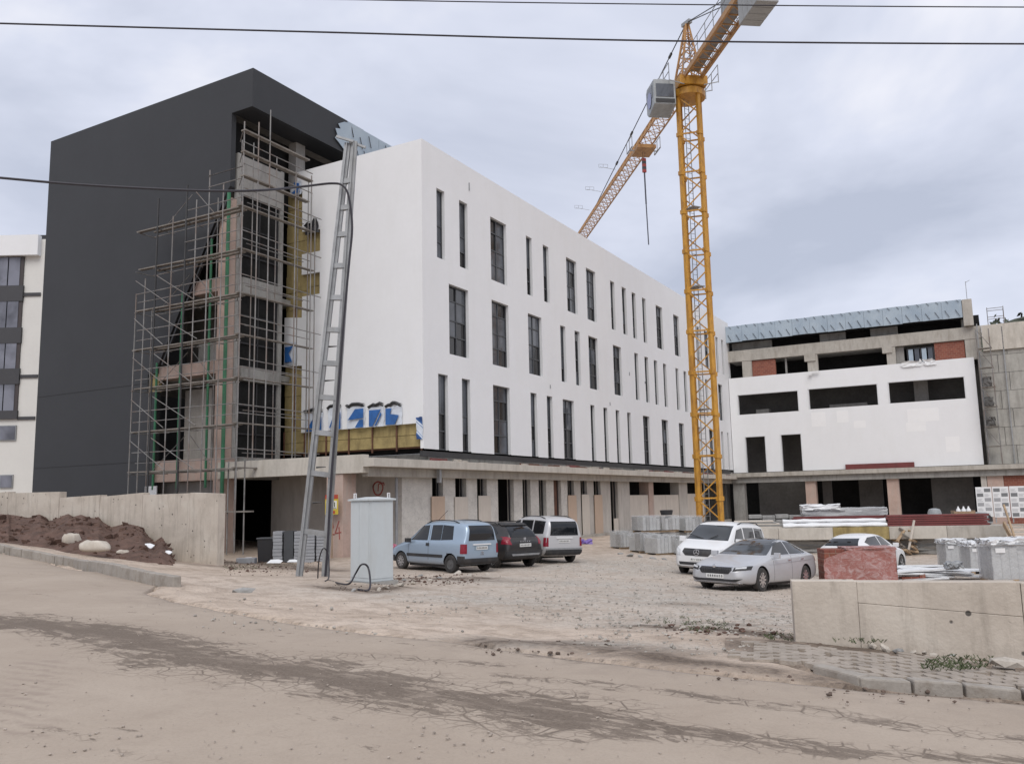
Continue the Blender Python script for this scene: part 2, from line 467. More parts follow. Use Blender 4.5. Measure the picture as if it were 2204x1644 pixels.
def grid_mesh(name, X, Y, Z, mats):
    ny, nx = X.shape
    me = bpy.data.meshes.new(name)
    v = np.stack([X, Y, Z], -1).reshape(-1, 3)
    i = np.arange(ny * nx).reshape(ny, nx)
    f = np.stack([i[:-1, :-1], i[:-1, 1:], i[1:, 1:], i[1:, :-1]], -1).reshape(-1, 4)
    me.from_pydata(v.tolist(), [], f.tolist())
    me.polygons.foreach_set('use_smooth', [True] * len(me.polygons))
    for m in (mats if isinstance(mats, list) else [mats]): me.materials.append(m)
    return me
def set_attr(me, name, vals):
    a = me.attributes.new(name, 'FLOAT', 'POINT')
    a.data.foreach_set('value', np.asarray(vals, dtype=np.float32).ravel())
def seg_dist(X, Y, pts):
    d = np.full(X.shape, 1e9)
    for (ax, ay), (bx, by) in zip(pts[:-1], pts[1:]):
        vx, vy = bx - ax, by - ay
        t = np.clip(((X - ax) * vx + (Y - ay) * vy) / (vx * vx + vy * vy + 1e-9), 0, 1)
        d = np.minimum(d, np.hypot(X - ax - t * vx, Y - ay - t * vy))
    return d
def vnoise(X, Y, s, seed=0):                # smooth value noise
    r = np.random.default_rng(seed).random((64, 64))
    x, y = X * s, Y * s
    xi, yi = np.floor(x).astype(int), np.floor(y).astype(int)
    fx, fy = x - xi, y - yi
    fx = fx * fx * (3 - 2 * fx); fy = fy * fy * (3 - 2 * fy)
    g = lambda a, b: r[a % 64, b % 64]
    return (g(xi, yi) * (1 - fx) + g(xi + 1, yi) * fx) * (1 - fy) + (g(xi, yi + 1) * (1 - fx) + g(xi + 1, yi + 1) * fx) * fy - 0.5

# road edge: left kerb, ragged apron edge, right kerb (as seen on the ground)
EDGE_PX = [(0,1192),(100,1210),(200,1231),(340,1262),(306,1278),(370,1297),(470,1318),(600,1340),(800,1368),(1000,1390),(1100,1403),(1250,1423),(1400,1442),(1560,1458),(1700,1472),(1850,1488),(1970,1496),(2090,1506),(2204,1518)]
EDGE = [on_ground(u, v) for u, v in EDGE_PX]
_e = [(p.x, p.y) for p in EDGE]
_e = [(-70, 88), (-34, 46)] + _e + [(8, 7.0), (14, 5.6), (60, -2)]

def ground_material():
    m, nt, b, N, L = new_mat('dusty_ground')
    v = coords(N, L)
    att = nd(N, 'ShaderNodeAttribute', attribute_name='gravel')
    at2 = nd(N, 'ShaderNodeAttribute', attribute_name='soil')
    n1 = noise(N, L, v, 0.35, 6, 0.62, 0.5)
    n2 = noise(N, L, v, 2.3, 6, 0.65, 0.3)
    n3 = noise(N, L, v, 16.0, 4, 0.7)
    dirt = ramp(N, L, n1, [(0.3, (0.42, 0.335, 0.262)), (0.5, (0.55, 0.45, 0.365)), (0.72, (0.63, 0.53, 0.44))])
    dirt = mixc(N, L, ramp(N, L, n2, [(0.40, 0.62), (0.54, 0.0)]), dirt, (0.31, 0.24, 0.185))
    vor = nd(N, 'ShaderNodeTexVoronoi', Scale=15.0); L.new(v, vor.inputs['Vector'])
    grey = ramp(N, L, vor.outputs['Color'], [(0.2, (0.29, 0.27, 0.24)), (0.8, (0.53, 0.5, 0.455))])
    grey = mixc(N, L, ramp(N, L, n2, [(0.45, 0.0), (0.7, 0.5)]), grey, (0.44, 0.385, 0.325))
    gf = math_(N, L, 'MULTIPLY', att.outputs['Fac'], ramp(N, L, n2, [(0.38, 0.25), (0.58, 0.95)]), True)
    c = mixc(N, L, gf, dirt, grey)
    soil = ramp(N, L, n3, [(0.35, (0.095, 0.07, 0.052)), (0.65, (0.18, 0.138, 0.105))])
    sf = math_(N, L, 'MULTIPLY', at2.outputs['Fac'], ramp(N, L, n2, [(0.36, 0.25), (0.52, 1.0)]), True)
    c = mixc(N, L, sf, c, soil)
    L.new(c, b.inputs['Base Color']); b.inputs['Roughness'].default_value = 0.95
    h = math_(N, L, 'ADD', math_(N, L, 'MULTIPLY', n3, 0.5), math_(N, L, 'ADD', n2, math_(N, L, 'MULTIPLY', vor.outputs['Distance'], -0.6)))
    bump(N, L, b, h, 0.75, 0.07)
    return m
def road_material():
    m, nt, b, N, L = new_mat('dusty_asphalt')
    v = coords(N, L)
    band = nd(N, 'ShaderNodeAttribute', attribute_name='band').outputs['Fac']
    edge = nd(N, 'ShaderNodeAttribute', attribute_name='dust').outputs['Fac']
    tread = nd(N, 'ShaderNodeAttribute', attribute_name='tread').outputs['Fac']
    n1 = noise(N, L, v, 0.5, 6, 0.6, 0.4)
    n2 = noise(N, L, v, 3.2, 6, 0.68, 0.4)
    n3 = noise(N, L, v, 42.0, 4, 0.7)
    base = ramp(N, L, n1, [(0.3, (0.345, 0.28, 0.222)), (0.7, (0.42, 0.35, 0.283))])
    base = mixc(N, L, ramp(N, L, n3, [(0.35, 0.22), (0.55, 0.0)]), base, (0.25, 0.2, 0.16))
    base = mixc(N, L, ramp(N, L, n2, [(0.52, 0.0), (0.72, 0.35)]), base, (0.29, 0.232, 0.185))
    # crazed cracks, dark where the dust is worn off along the wheel tracks
    rot = N.new('ShaderNodeMapping'); rot.inputs['Rotation'].default_value = (0, 0, 0.62); L.new(v, rot.inputs['Vector'])
    sc_ = N.new('ShaderNodeMapping'); sc_.inputs['Scale'].default_value = (0.38, 1.0, 1.0); L.new(rot.outputs['Vector'], sc_.inputs['Vector'])
    ns = noise(N, L, sc_.outputs['Vector'], 4.2, 9, 0.72, 0.2)
    ns2 = noise(N, L, sc_.outputs['Vector'], 0.9, 4, 0.6, 0.2)
    warp = nd(N, 'ShaderNodeTexNoise', Scale=1.1, Detail=2.0); L.new(v, warp.inputs['Vector'])
    wv = mixc(N, L, 0.22, v, warp.outputs['Color'], 'ADD')
    vo = nd(N, 'ShaderNodeTexVoronoi', Scale=2.6); vo.feature = 'DISTANCE_TO_EDGE'; L.new(wv, vo.inputs['Vector'])
    vo2 = nd(N, 'ShaderNodeTexVoronoi', Scale=7.5); vo2.feature = 'DISTANCE_TO_EDGE'; L.new(wv, vo2.inputs['Vector'])
    ck = math_(N, L, 'MAXIMUM', ramp(N, L, vo.outputs['Distance'], [(0.008, 1.0), (0.032, 0.0)]), math_(N, L, 'MULTIPLY', ramp(N, L, vo2.outputs['Distance'], [(0.02, 1.0), (0.07, 0.0)]), 0.55))
    bn = math_(N, L, 'ADD', band, math_(N, L, 'MULTIPLY', math_(N, L, 'SUBTRACT', ns2, 0.5), 0.9))
    wide = math_(N, L, 'MULTIPLY', ck, ramp(N, L, bn, [(0.12, 0.0), (0.42, 0.85)]))
    cell = nd(N, 'ShaderNodeTexVoronoi', Scale=4.2); L.new(wv, cell.inputs['Vector'])
    cs = N.new('ShaderNodeSeparateXYZ'); L.new(cell.outputs['Color'], cs.inputs[0])
    bb = math_(N, L, 'ADD', math_(N, L, 'ADD', bn, math_(N, L, 'MULTIPLY', math_(N, L, 'SUBTRACT', cs.outputs[0], 0.5), 0.4)), math_(N, L, 'MULTIPLY', math_(N, L, 'SUBTRACT', ns, 0.5), 2.6))
    core = ramp(N, L, bb, [(0.50, 0.0), (0.575, 0.72), (0.95, 0.95)])
    fl = ramp(N, L, noise(N, L, sc_.outputs['Vector'], 8.5, 5, 0.6, 0.3), [(0.53, 1.0), (0.58, 0.22)])
    core = math_(N, L, 'MULTIPLY', core, math_(N, L, 'MAXIMUM', fl, ramp(N, L, bn, [(0.75, 0.0), (1.15, 1.0)])))
    k = math_(N, L, 'MAXIMUM', wide, core)
    dark = ramp(N, L, n3, [(0.35, (0.105, 0.08, 0.06)), (0.65, (0.18, 0.14, 0.108))])
    c = mixc(N, L, k, base, dark)
    c = mixc(N, L, math_(N, L, 'MULTIPLY', edge, ramp(N, L, n2, [(0.4, 0.0), (0.6, 0.85)])), c, (0.30, 0.245, 0.2))
    c = mixc(N, L, math_(N, L, 'MULTIPLY', tread, ramp(N, L, noise(N, L, v, 9, 3), [(0.36, 0.0), (0.5, 0.85)])), c, (0.30, 0.24, 0.195))
    L.new(c, b.inputs['Base Color']); b.inputs['Roughness'].default_value = 0.93
    h = math_(N, L, 'SUBTRACT', math_(N, L, 'ADD', math_(N, L, 'MULTIPLY', n3, 0.35), n2), math_(N, L, 'MULTIPLY', k, 0.7))
    bump(N, L, b, h, 0.4, 0.03)
    return m
M['ground'] = ground_material(); M['road'] = road_material()

gx = np.concatenate([[-3000, -900, -300, -120, -70], np.arange(-50, -22, 1.0), np.arange(-22, 24, 0.16), np.arange(24, 62, 1.0), [75, 120, 300, 900, 3000]])
gy = np.concatenate([[-3000, -800, -250, -90, -40, -20], np.arange(-12, 3, 1.0), np.arange(3, 16, 0.1), np.arange(16, 45, 0.22), np.arange(45, 100, 1.5), [120, 200, 500, 1200, 3000]])
GX, GY = np.meshgrid(gx, gy)
GZ = terrain(GX, GY)
near = np.exp(-np.maximum(0, np.hypot(GX, GY - 15) - 30) / 10)
GZ = GZ + near * (0.05 * vnoise(GX, GY, 0.8, 1) + 0.035 * vnoise(GX, GY, 2.7, 2) + 0.018 * vnoise(GX, GY, 7.0, 3))
_ed = np.array([(p[0], p[1]) for p in _e])
def road_side(X, Y):                        # signed distance to the road edge, >0 on the lot side
    d = seg_dist(X, Y, _e)
    yl = np.interp(X, *zip(*sorted(_e)))
    return np.where(Y > yl, d, -d)
sd = road_side(GX, GY)
GZ = np.where(sd < 0.02, GZ - 0.16, GZ + 0.035 * np.exp(-((sd - 0.5) / 0.5) ** 2))
gm = grid_mesh('ground', GX, GY, GZ, M['ground'])
def pxy(*pts): return [(p.x, p.y) for p in (on_ground(u, v) for u, v in pts)]
def blob(X, Y, u, v, r, sx=1.0):
    p = on_ground(u, v)
    return np.exp(-(((X - p.x) / (r * sx)) ** 2 + ((Y - p.y) / r) ** 2))
grav = np.zeros_like(GX)
for u, v, r, sx in [(1450,1290,4.0,1.6),(1250,1255,5,1.3),(1600,1330,2.4,1.5),(1350,1220,7,1.2),(1560,1225,7,1.4),(1800,1230,9,1.2),(1050,1290,2.0,2.0),(1250,1390,0.5,3.5),(1560,1345,1.2,2.5)]:
    grav = np.maximum(grav, blob(GX, GY, u, v, r, sx))
soil = np.zeros_like(GX)
for u, v, r, sx, a in [(880,1245,0.9,2.8,1.0),(560,1222,1.6,2.2,1.0),(1000,1248,0.7,3,0.7),(1100,1385,0.42,2.2,1.0),(1300,1398,0.3,3.5,.9),(1400,1409,0.25,2.6,.8),(1480,1300,0.4,1.5,.8),(1560,1345,0.5,1.6,.6),(1180,1382,0.2,5,.6),(150,1180,3.2,2.2,.8),(50,1150,5,2,.8),(330,1195,2.5,1.2,.8),(800,1262,0.5,2.6,.7),(1720,1385,0.4,2.0,.8),(1880,1405,0.25,2.4,.8),(1500,1275,.35,4,.5)]:
    soil = np.maximum(soil, a * blob(GX, GY, u, v, r, sx))
strip = pxy((1010, 1387), (1150, 1384), (1290, 1404), (1430, 1424), (1600, 1444), (1740, 1464), (1850, 1487), (2000, 1497), (2204, 1516))
ds_ = seg_dist(GX, GY, strip)
soil = np.maximum(soil, 1.05 * np.exp(-(ds_ / np.where(GX < on_ground(1500, 1440).x, 0.42, 0.24)) ** 2))
for pp, w_ in ((pxy((478, 1209), (560, 1212), (640, 1220), (700, 1228)), 1.0), (pxy((845, 1243), (940, 1246), (1030, 1244)), 0.75), (pxy((700, 1262), (780, 1272), (860, 1262)), 0.4), (pxy((1400, 1348), (1520, 1356), (1690, 1372)), 0.4)):
    soil = np.maximum(soil, 1.25 * np.exp(-(seg_dist(GX, GY, pp) / w_) ** 2))
set_attr(gm, 'gravel', grav); set_attr(gm, 'soil', soil)
tag(link('ground', gm), kind='structure')

# road sheet
def resample(pts, step):
    out = []
    for (ax, ay), (bx, by) in zip(pts[:-1], pts[1:]):
        n = max(1, int(math.hypot(bx - ax, by - ay) / step(ax, ay)))
        for i in range(n): out.append((ax + (bx - ax) * i / n, ay + (by - ay) * i / n))
    out.append(pts[-1])
    return np.array(out)
re_ = resample(_e, lambda x, y: 0.14 if abs(x) < 20 and y < 30 else 2.0)
jit = 0.05 * vnoise(re_[:, 0], re_[:, 1], 1.3, 5) + 0.05 * vnoise(re_[:, 0], re_[:, 1], 4.0, 6)
off = np.concatenate([[-0.03, 0.0], np.cumsum(np.concatenate([np.full(70, 0.07), np.full(30, 0.15), np.full(10, 0.6)]))])
RX = re_[:, 0][None, :] + (-0.45) * (off[:, None] + jit[None, :]); RY = re_[:, 1][None, :] - 0.893 * (off[:, None] + jit[None, :])
RZ = terrain(RX, RY) + 0.012 + 0.016 * vnoise(RX, RY, 0.9, 8) + 0.006 * vnoise(RX, RY, 5.0, 9)
RZ[0] -= 0.12
rm = grid_mesh('road', RX[::-1], RY[::-1], RZ[::-1], M['road'])
RXr, RYr = RX[::-1], RY[::-1]
def band_of(pts, w, amp=1.0):
    P = [on_ground(u, v) for u, v in pts]
    return amp * np.exp(-(seg_dist(RXr + 0.25 * vnoise(RXr, RYr, 1.1, 21), RYr + 0.25 * vnoise(RXr, RYr, 1.1, 22), [(p.x, p.y) for p in P]) / w) ** 2)
band = band_of([(-60,1335),(60,1340),(180,1352),(300,1382),(420,1420),(560,1442),(640,1440),(760,1470),(900,1495),(1000,1508),(1200,1545)], 0.62, 1.0)
band = np.maximum(band, band_of([(1150,1540),(1300,1552),(1500,1580),(1800,1620),(2204,1645)], 0.24, 0.85))
band = np.maximum(band, band_of([(700,1415),(860,1418),(960,1428),(1060,1432)], 0.22, 0.42))
band = np.maximum(band, band_of([(1090,1455),(1250,1470),(1500,1502),(1800,1540),(2204,1592)], 0.15, 0.6))
band = np.maximum(band, band_of([(1020,1392),(1130,1402),(1260,1420),(1330,1425)], 0.2, 0.85))
band = np.maximum(band, band_of([(1240,1425),(1500,1440),(1700,1468)], 0.12, 0.45))
band = np.maximum(band, band_of([(-80,1345),(-20,1348),(25,1350)], 0.3, 1.3))
band = np.maximum(band, band_of([(80,1565),(150,1575),(200,1592)], 0.07, 0.4))
band = np.maximum(band, band_of([(280,1612),(330,1625),(390,1638)], 0.06, 0.4))
dust = np.exp(-np.maximum(0, -road_side(RXr, RYr)) / 0.35)
tread = np.zeros_like(RXr)
for pts in [[(105,1430),(85,1480),(40,1540),(-20,1600)], [(75,1430),(55,1480),(10,1530)], [(70,1570),(30,1610),(-10,1640)], [(45,1560),(0,1600)]]:
    P = [on_ground(u, v) for u, v in pts]
    d = seg_dist(RXr, RYr, [(p.x, p.y) for p in P])
    tread = np.maximum(tread, np.exp(-(d / 0.2) ** 2) * (0.5 + 0.5 * np.sign(np.sin((RXr * 0.4 + RYr) * 34))))
set_attr(rm, 'band', band); set_attr(rm, 'dust', dust); set_attr(rm, 'tread', tread)
tag(link('road', rm), kind='structure')
# ================================================================== BUILDINGS
class Frame:
    def __init__(s, s0, t0, z0): s.o = (s0, t0, z0)
    def p(s, a, b, c): return Vector(((a - s.o[0]) * K, (b - s.o[1]) * K, (c - s.o[2]) * K))
    def box(s, mb, a0, b0, c0, a1, b1, c1):
        p, q = s.p(a0, b0, c0), s.p(a1, b1, c1)
        return mb.box(p.x, p.y, p.z, q.x, q.y, q.z)
    def quad(s, mb, *P): return mb.quad(*[s.p(*x) for x in P])
    def part(s, root, name, mat, *boxes, bevel=0.0):
        mb = MB()
        for b in boxes: s.box(mb, *b)
        return mb.build(name, mat, root, bevel=bevel)
    def thing(s, name, label, cat, group=None): return thing(name, label, cat, B(*s.o), YAW, group)

def wall_grid(mb, P, u0, u1, z0, z1, holes, depth, mi_rev=0):
    """front face with rectangular openings; P(u, z, d) -> point, d = distance into the wall"""
    us = sorted({u0, u1, *[h[0] for h in holes], *[h[1] for h in holes]})
    zs = sorted({z0, z1, *[h[2] for h in holes], *[h[3] for h in holes]})
    us = [u for u in us if u0 <= u <= u1]; zs = [z for z in zs if z0 <= z <= z1]
    for i in range(len(us) - 1):
        j = 0
        while j < len(zs) - 1:
            cu = (us[i] + us[i + 1]) / 2
            solid = lambda jj: not any(h[0] < cu < h[1] and h[2] < (zs[jj] + zs[jj + 1]) / 2 < h[3] for h in holes)
            if not solid(j): j += 1; continue
            k = j
            while k + 1 < len(zs) - 1 and solid(k + 1): k += 1
            mb.quad(P(us[i], zs[j], 0), P(us[i + 1], zs[j], 0), P(us[i + 1], zs[k + 1], 0), P(us[i], zs[k + 1], 0))
            j = k + 1
    keep = mb.mi
    mb.mi = mi_rev
    for a, b, c, d in holes:
        mb.quad(P(a, c, 0), P(a, d, 0), P(a, d, depth), P(a, c, depth))
        mb.quad(P(b, c, 0), P(b, d, 0), P(b, d, depth), P(b, c, depth))
        mb.quad(P(a, d, 0), P(b, d, 0), P(b, d, depth), P(a, d, depth))
        if c > z0 + 1e-6: mb.quad(P(a, c, 0), P(b, c, 0), P(b, c, depth), P(a, c, depth))
    mb.mi = keep

def patch(P, u0, u1, z0, z1, nu, nz, amp, edge, seed):
    """crumpled foil: ragged sheet standing a little off the wall"""
    r = random.Random(seed)
    mb = MB(); V = []
    for j in range(nz + 1):
        for i in range(nu + 1):
            a, b = i / nu, j / nz
            u = u0 + (u1 - u0) * a + (r.random() - 0.5) * edge * (1 if i in (0, nu) else 0.4) * abs(u1 - u0)
            z = z0 + (z1 - z0) * b + (r.random() - 0.5) * edge * (1.6 if j == nz else 0.3) * (z1 - z0)
            V.append(P(u, z, -0.04 - amp * r.random() - (0.12 * amp * 8 if j == nz else 0)))
    F = [(j * (nu + 1) + i, j * (nu + 1) + i + 1, (j + 1) * (nu + 1) + i + 1, (j + 1) * (nu + 1) + i) for j in range(nz) for i in range(nu)]
    return mb.add(V, F)

# ------------------------------------------------------------------ dark clad building
FD = Frame(32.87, 34.92, -2.65)
dark = FD.thing('dark_clad_building', 'tall charcoal grey clad block with a notched scaffolded corner, left of the white building', 'building')
mb = MB()
poly = [(53.8, -3.6), (53.8, 24.6), (34.92, 24.6), (34.92, 22.3), (36.55, 22.3), (36.55, 17.95), (36.9, 17.6), (42.2, 8.1), (42.2, 7.74), (43.0, 7.74), (43.0, 6.63), (42.25, 6.63), (42.25, -3.6)]
O = FD.p(32.87, 0, 0); O.y = 0; O.z = 0
mb.prism([((t - 34.92) * K, (z + 2.65) * K) for t, z in poly], O, (0, 1, 0), (0, 0, 1), (1, 0, 0), 0.3)
mb.build('cladding', M['black'], dark)
# panel joints of the cladding: proud cover strips
FD.part(dark, 'cladding_joint', M['soffit'], (32.855, 42.3, 2.62, 32.87, 53.75, 2.66), (32.855, 43.1, 7.2, 32.87, 53.75, 7.23))
FD.part(dark, 'roof_fascia', M['black'], (33.213, 34.921, 22.301, 41.0, 35.25, 24.599))
FD.part(dark, 'soffit_panel', M['soffit'], (33.215, 35.252, 22.31, 46.5, 36.55, 22.45))
FD.part(dark, 'end_wall', M['black'], (33.22, 53.5, -3.6, 52, 53.79, 24.58))
FD.part(dark, 'roof', M['concrete_grey'], (33.22, 35.3, 24.2, 60, 53.4, 24.4))
for i in range(12):
    s = 41.02 + i * 1.62
    FD.part(dark, 'roof_sheet', M['sheet'], (s, 34.9 + 0.02 * (i % 2), 22.32, s + 1.6, 35.1, 24.58 - 0.02 * (i % 3)))
mb = MB()
for s, z in [(41.3, 24.4), (42.2, 23.9), (43.1, 24.3), (44.0, 23.6), (44.9, 24.3), (45.8, 24.2), (42.6, 23.1), (41.9, 22.9)]:
    mb.bar(FD.p(s, 34.85, z), FD.p(s + 0.25, 34.85, z - 0.75), 0.03)
mb.build('fixing_wire', M['cable'], dark)['kind'] = 'stuff'
# torn end of the fascia covering
mbp = MB()
pt = [(41.3, 24.5), (40.6, 24.35), (40.0, 24.0), (40.25, 23.75), (39.75, 23.6), (39.95, 23.2), (39.7, 22.95), (40.1, 22.75), (40.7, 22.4), (41.3, 22.35)]
mbp.prism([((s - 32.87) * K, (z + 2.65) * K) for s, z in pt], (0, -0.06, 0), (1, 0, 0), (0, 0, 1), (0, -1, 0), 0.03)
mbp.build('torn_sheet', M['sheet'], dark, )
# slanted dark edge trim of the notch
mb = MB()
for d, w in ((0.0, 0.14), (0.38, 0.1)):
    mb.bar(FD.p(32.8, 36.75 - d, 17.6), FD.p(32.8, 42.05 - d, 8.15), w, 0.12, (1, 0, 0))
mb.build('edge_trim', M['frame_dark'], dark)
FD.part(dark, 'insulation_board', M['wool'], (33.0, 42.22, 6.65, 33.2, 42.99, 7.72))
# structure of the notch
FD.part(dark, 'column', M['pink'], (32.95, 36.56, -3.2, 33.8, 37.42, 17.3))
for z0, z1, t1 in ((12.0, 12.78, 39.5), (7.33, 8.05, 42.2), (1.42, 2.62, 42.9)):
    FD.part(dark, 'edge_beam', M['pink'], (32.98, 37.43, z0, 33.7, t1, z1))
for z in (12.35, 7.65, 2.3):
    FD.part(dark, 'floor_slab', M['concrete_grey'], (33.72, 36.9, z - 0.35, 41, 48, z))
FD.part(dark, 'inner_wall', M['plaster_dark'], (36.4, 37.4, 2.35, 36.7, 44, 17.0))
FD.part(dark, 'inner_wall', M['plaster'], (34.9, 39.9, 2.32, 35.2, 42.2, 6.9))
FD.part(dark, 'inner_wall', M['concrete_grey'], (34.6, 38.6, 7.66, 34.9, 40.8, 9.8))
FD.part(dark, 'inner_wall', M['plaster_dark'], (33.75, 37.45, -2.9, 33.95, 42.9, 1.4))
FD.part(dark, 'packing_sheet', M['film_white'], (32.7, 41.7, -1.0, 32.75, 42.7, 1.2))
# recess wall behind the corner
FD.part(dark, 'recess_wall', M['plaster_dark'], (33.45, 36.45, 17.7, 36.8, 36.7, 20.0))
FD.part(dark, 'spandrel', M['concrete_grey'], (33.85, 36.4, 11.95, 36.9, 36.7, 12.85))
FD.part(dark, 'spandrel', M['concrete_grey'], (33.85, 36.4, 6.95, 36.9, 36.7, 7.75))
FD.part(dark, 'spandrel', M['concrete_grey'], (33.85, 36.4, 1.42, 38.0, 36.7, 2.6))
for a in (33.4, 36.75):
    FD.part(dark, 'post', M['concrete_grey'], (a, 36.5, 2.6, a + 0.28, 36.78, 20.1))
for z0, z1 in ((12.87, 17.68), (7.77, 11.93), (2.62, 6.93)):
    w = FD.part(dark, 'window', M['frame_dark'], *[(a, 36.62, z0, a + 0.08, 36.72, z1) for a in (33.72, 35.2, 36.66)], (33.8, 36.62, z0 + 1.3, 36.66, 36.7, z0 + 1.38), (33.8, 36.62, z0 + 2.9, 36.66, 36.7, z0 + 2.98))
    FD.part(w, 'pane', M['void'], (33.74, 36.73, z0, 36.72, 36.76, z1))  # near-black sheet instead of glass, shade of the recess put into its colour
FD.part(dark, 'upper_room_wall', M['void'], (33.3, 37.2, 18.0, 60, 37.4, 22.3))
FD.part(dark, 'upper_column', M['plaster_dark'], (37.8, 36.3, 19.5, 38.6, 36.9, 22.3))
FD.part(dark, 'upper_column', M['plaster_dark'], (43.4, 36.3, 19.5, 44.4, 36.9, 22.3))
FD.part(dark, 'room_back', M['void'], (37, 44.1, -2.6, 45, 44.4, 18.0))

# ------------------------------------------------------------------ white building
FW = Frame(38.0, 26.9, 2.83)
white = FW.thing('white_building', 'long white three storey block with tall narrow windows over a concrete podium', 'building')
R1 = [(39.39,40.22),(41.79,42.72),(45.43,47.47),(50.2,51.03),(52.7,53.6),(56.47,58.28),(60.04,61.84),(64.86,65.76),(67.40,68.34),(69.70,70.60),(72.22,73.12),(75.78,77.55),(80.8,82.5),(86.0,86.9),(88.4,89.3),(91.0,92.7),(95.4,96.3),(97.7,98.5)]
R2 = [(40.57,42.68),(45.41,47.54),(50.2,52.2),(55.13,56.0),(57.57,58.48),(60.05,61.83),(64.94,66.7),(69.72,70.6),(72.2,73.12),(74.6,75.52),(77.1,78.0),(80.7,81.6),(83.2,84.1),(88.0,88.9),(90.5,91.4),(95.4,97.1)]
R3 = [(39.39,40.37),(41.83,42.73),(45.39,47.48),(50.3,51.2),(52.68,53.55),(55.19,57.06),(60.0,60.8),(62.5,63.3),(65.0,65.8),(67.5,68.3),(71.2,72.8),(76.0,77.75),(80.93,82.5),(86.2,87.9),(91.0,92.7),(95.6,96.4),(98.0,98.6)]
ROWS = [(R1, 13.8, 17.93), (R2, 8.36, 12.5), (R3, 2.83, 7.09)]
holes = [(a, b, z0, z1) for R, z0, z1 in ROWS for a, b in R]
PL = lambda u, z, d: FW.p(u, 26.9 + d, z)
mb = MB()
wall_grid(mb, PL, 37.95, 101.0, 2.83, 20.38, holes, 0.28, 1)
FW.quad(mb, (37.95, 26.9, 20.38), (101, 26.9, 20.38), (101, 27.3, 20.38), (37.95, 27.3, 20.38))
FW.quad(mb, (37.95, 27.3, 19.6), (101, 27.3, 19.6), (101, 27.3, 20.38), (37.95, 27.3, 20.38))
FW.quad(mb, (101, 26.9, 2.83), (101, 34.9, 2.83), (101, 34.9, 20.38), (101, 26.9, 20.38))
mb.build('facade_wall', [M['white'], M['white_reveal']], white)
mb = MB()
poly = [(26.902, 2.85), (27.12, 2.85), (27.12, 4.23), (35.75, 4.18), (35.75, 8.2), (37.2, 8.3), (37.2, 11.3), (35.8, 11.13), (35.8, 12.42), (34.4, 12.42), (34.4, 13.75), (35.85, 13.79), (35.85, 15.06), (34.4, 15.06), (34.4, 16.4), (35.85, 16.5), (35.88, 19.1), (36.9, 19.3), (36.9, 20.15), (36.3, 20.38), (26.902, 20.38)]
mb.prism([((t - 26.9) * K, (z - 2.83) * K) for t, z in poly], FW.p(37.95, 26.9, 2.83), (0, 1, 0), (0, 0, 1), (1, 0, 0), 0.16)
mb.build('side_wall', M['white'], white)
FW.part(white, 'roof', M['concrete_grey'], (38.2, 27.35, 19.3, 100.9, 36.2, 19.5))
# stone wool boards where the white facing is still missing
boards = []
for i in range(6):
    t = 27.12 + i * 1.7
    for z0, z1 in ((2.98, 3.6), (3.62, 4.3)): boards.append((t, min(t + 1.67, 37.25), z0, z1))
z = 4.32
while z < 19.2:
    boards.append((35.58, 37.25, z, min(z + 1.04, 19.3))); z += 1.06
boards += [(34.2, 35.56, 12.3, 12.98), (34.2, 35.56, 13.0, 13.9), (34.2, 35.56, 14.95, 15.7), (34.2, 35.56, 15.72, 16.55)]
for i, (t0, t1, z0, z1) in enumerate(boards):
    FW.part(white, 'insulation_board', M['wool'], (38.15 - 0.02 * (i % 3), t0, z0, 38.3, t1, z1))
FW.part(white, 'backing_wall', M['rust'], (38.31, 27.2, 2.9, 38.5, 37.3, 19.5))
for t in (27.12, 28.8, 30.5, 32.2, 33.9, 35.57, 37.2):
    FW.part(white, 'fixing_rail', M['rust'], (38.02, t - 0.03, 2.75, 38.1, t + 0.03, 4.3))
for t in (36.4,):
    FW.part(white, 'fixing_rail', M['rust'], (38.04, t - 0.025, 4.32, 38.1, t + 0.025, 12.0))
PLs = lambda u, z, d: FW.p(37.95 + d, u, z)
PRINT = [[[(.1, .02), (.95, .02), (.95, .75), (.55, .75)]], [[(.3, .02), (.97, .02), (.97, .8), (.62, .3)], [(.15, .1), (.22, .1), (.62, .8), (.55, .85)]], [[(.1, .4), (.95, .45), (.95, .9), (.5, .9)], [(.5, .02), (.95, .02), (.95, .38), (.75, .38)]],
 [[(.06, .03), (.06, .85), (.85, .85), (.62, .55), (.3, .03)], [(.42, .03), (.52, .03), (.9, .6), (.84, .7)]], [[(.02, .02), (.02, .9), (.4, .9), (.3, .6), (.85, .5), (.6, .02)]], [[(.1, .1), (.1, .8), (.75, .8), (.4, .5), (.7, .1)]], [[(.1, .1), (.9, .1), (.85, .8), (.4, .95), (.6, .4)]]]
foils = [(35.4, 34.0, 4.18, 5.3), (33.6, 32.6, 4.2, 5.45), (32.2, 30.9, 4.2, 5.4), (30.6, 29.55, 4.2, 5.3), (29.4, 28.3, 4.22, 5.25), (37.1, 36.1, 8.35, 9.7), (36.85, 35.9, 18.9, 19.75)]
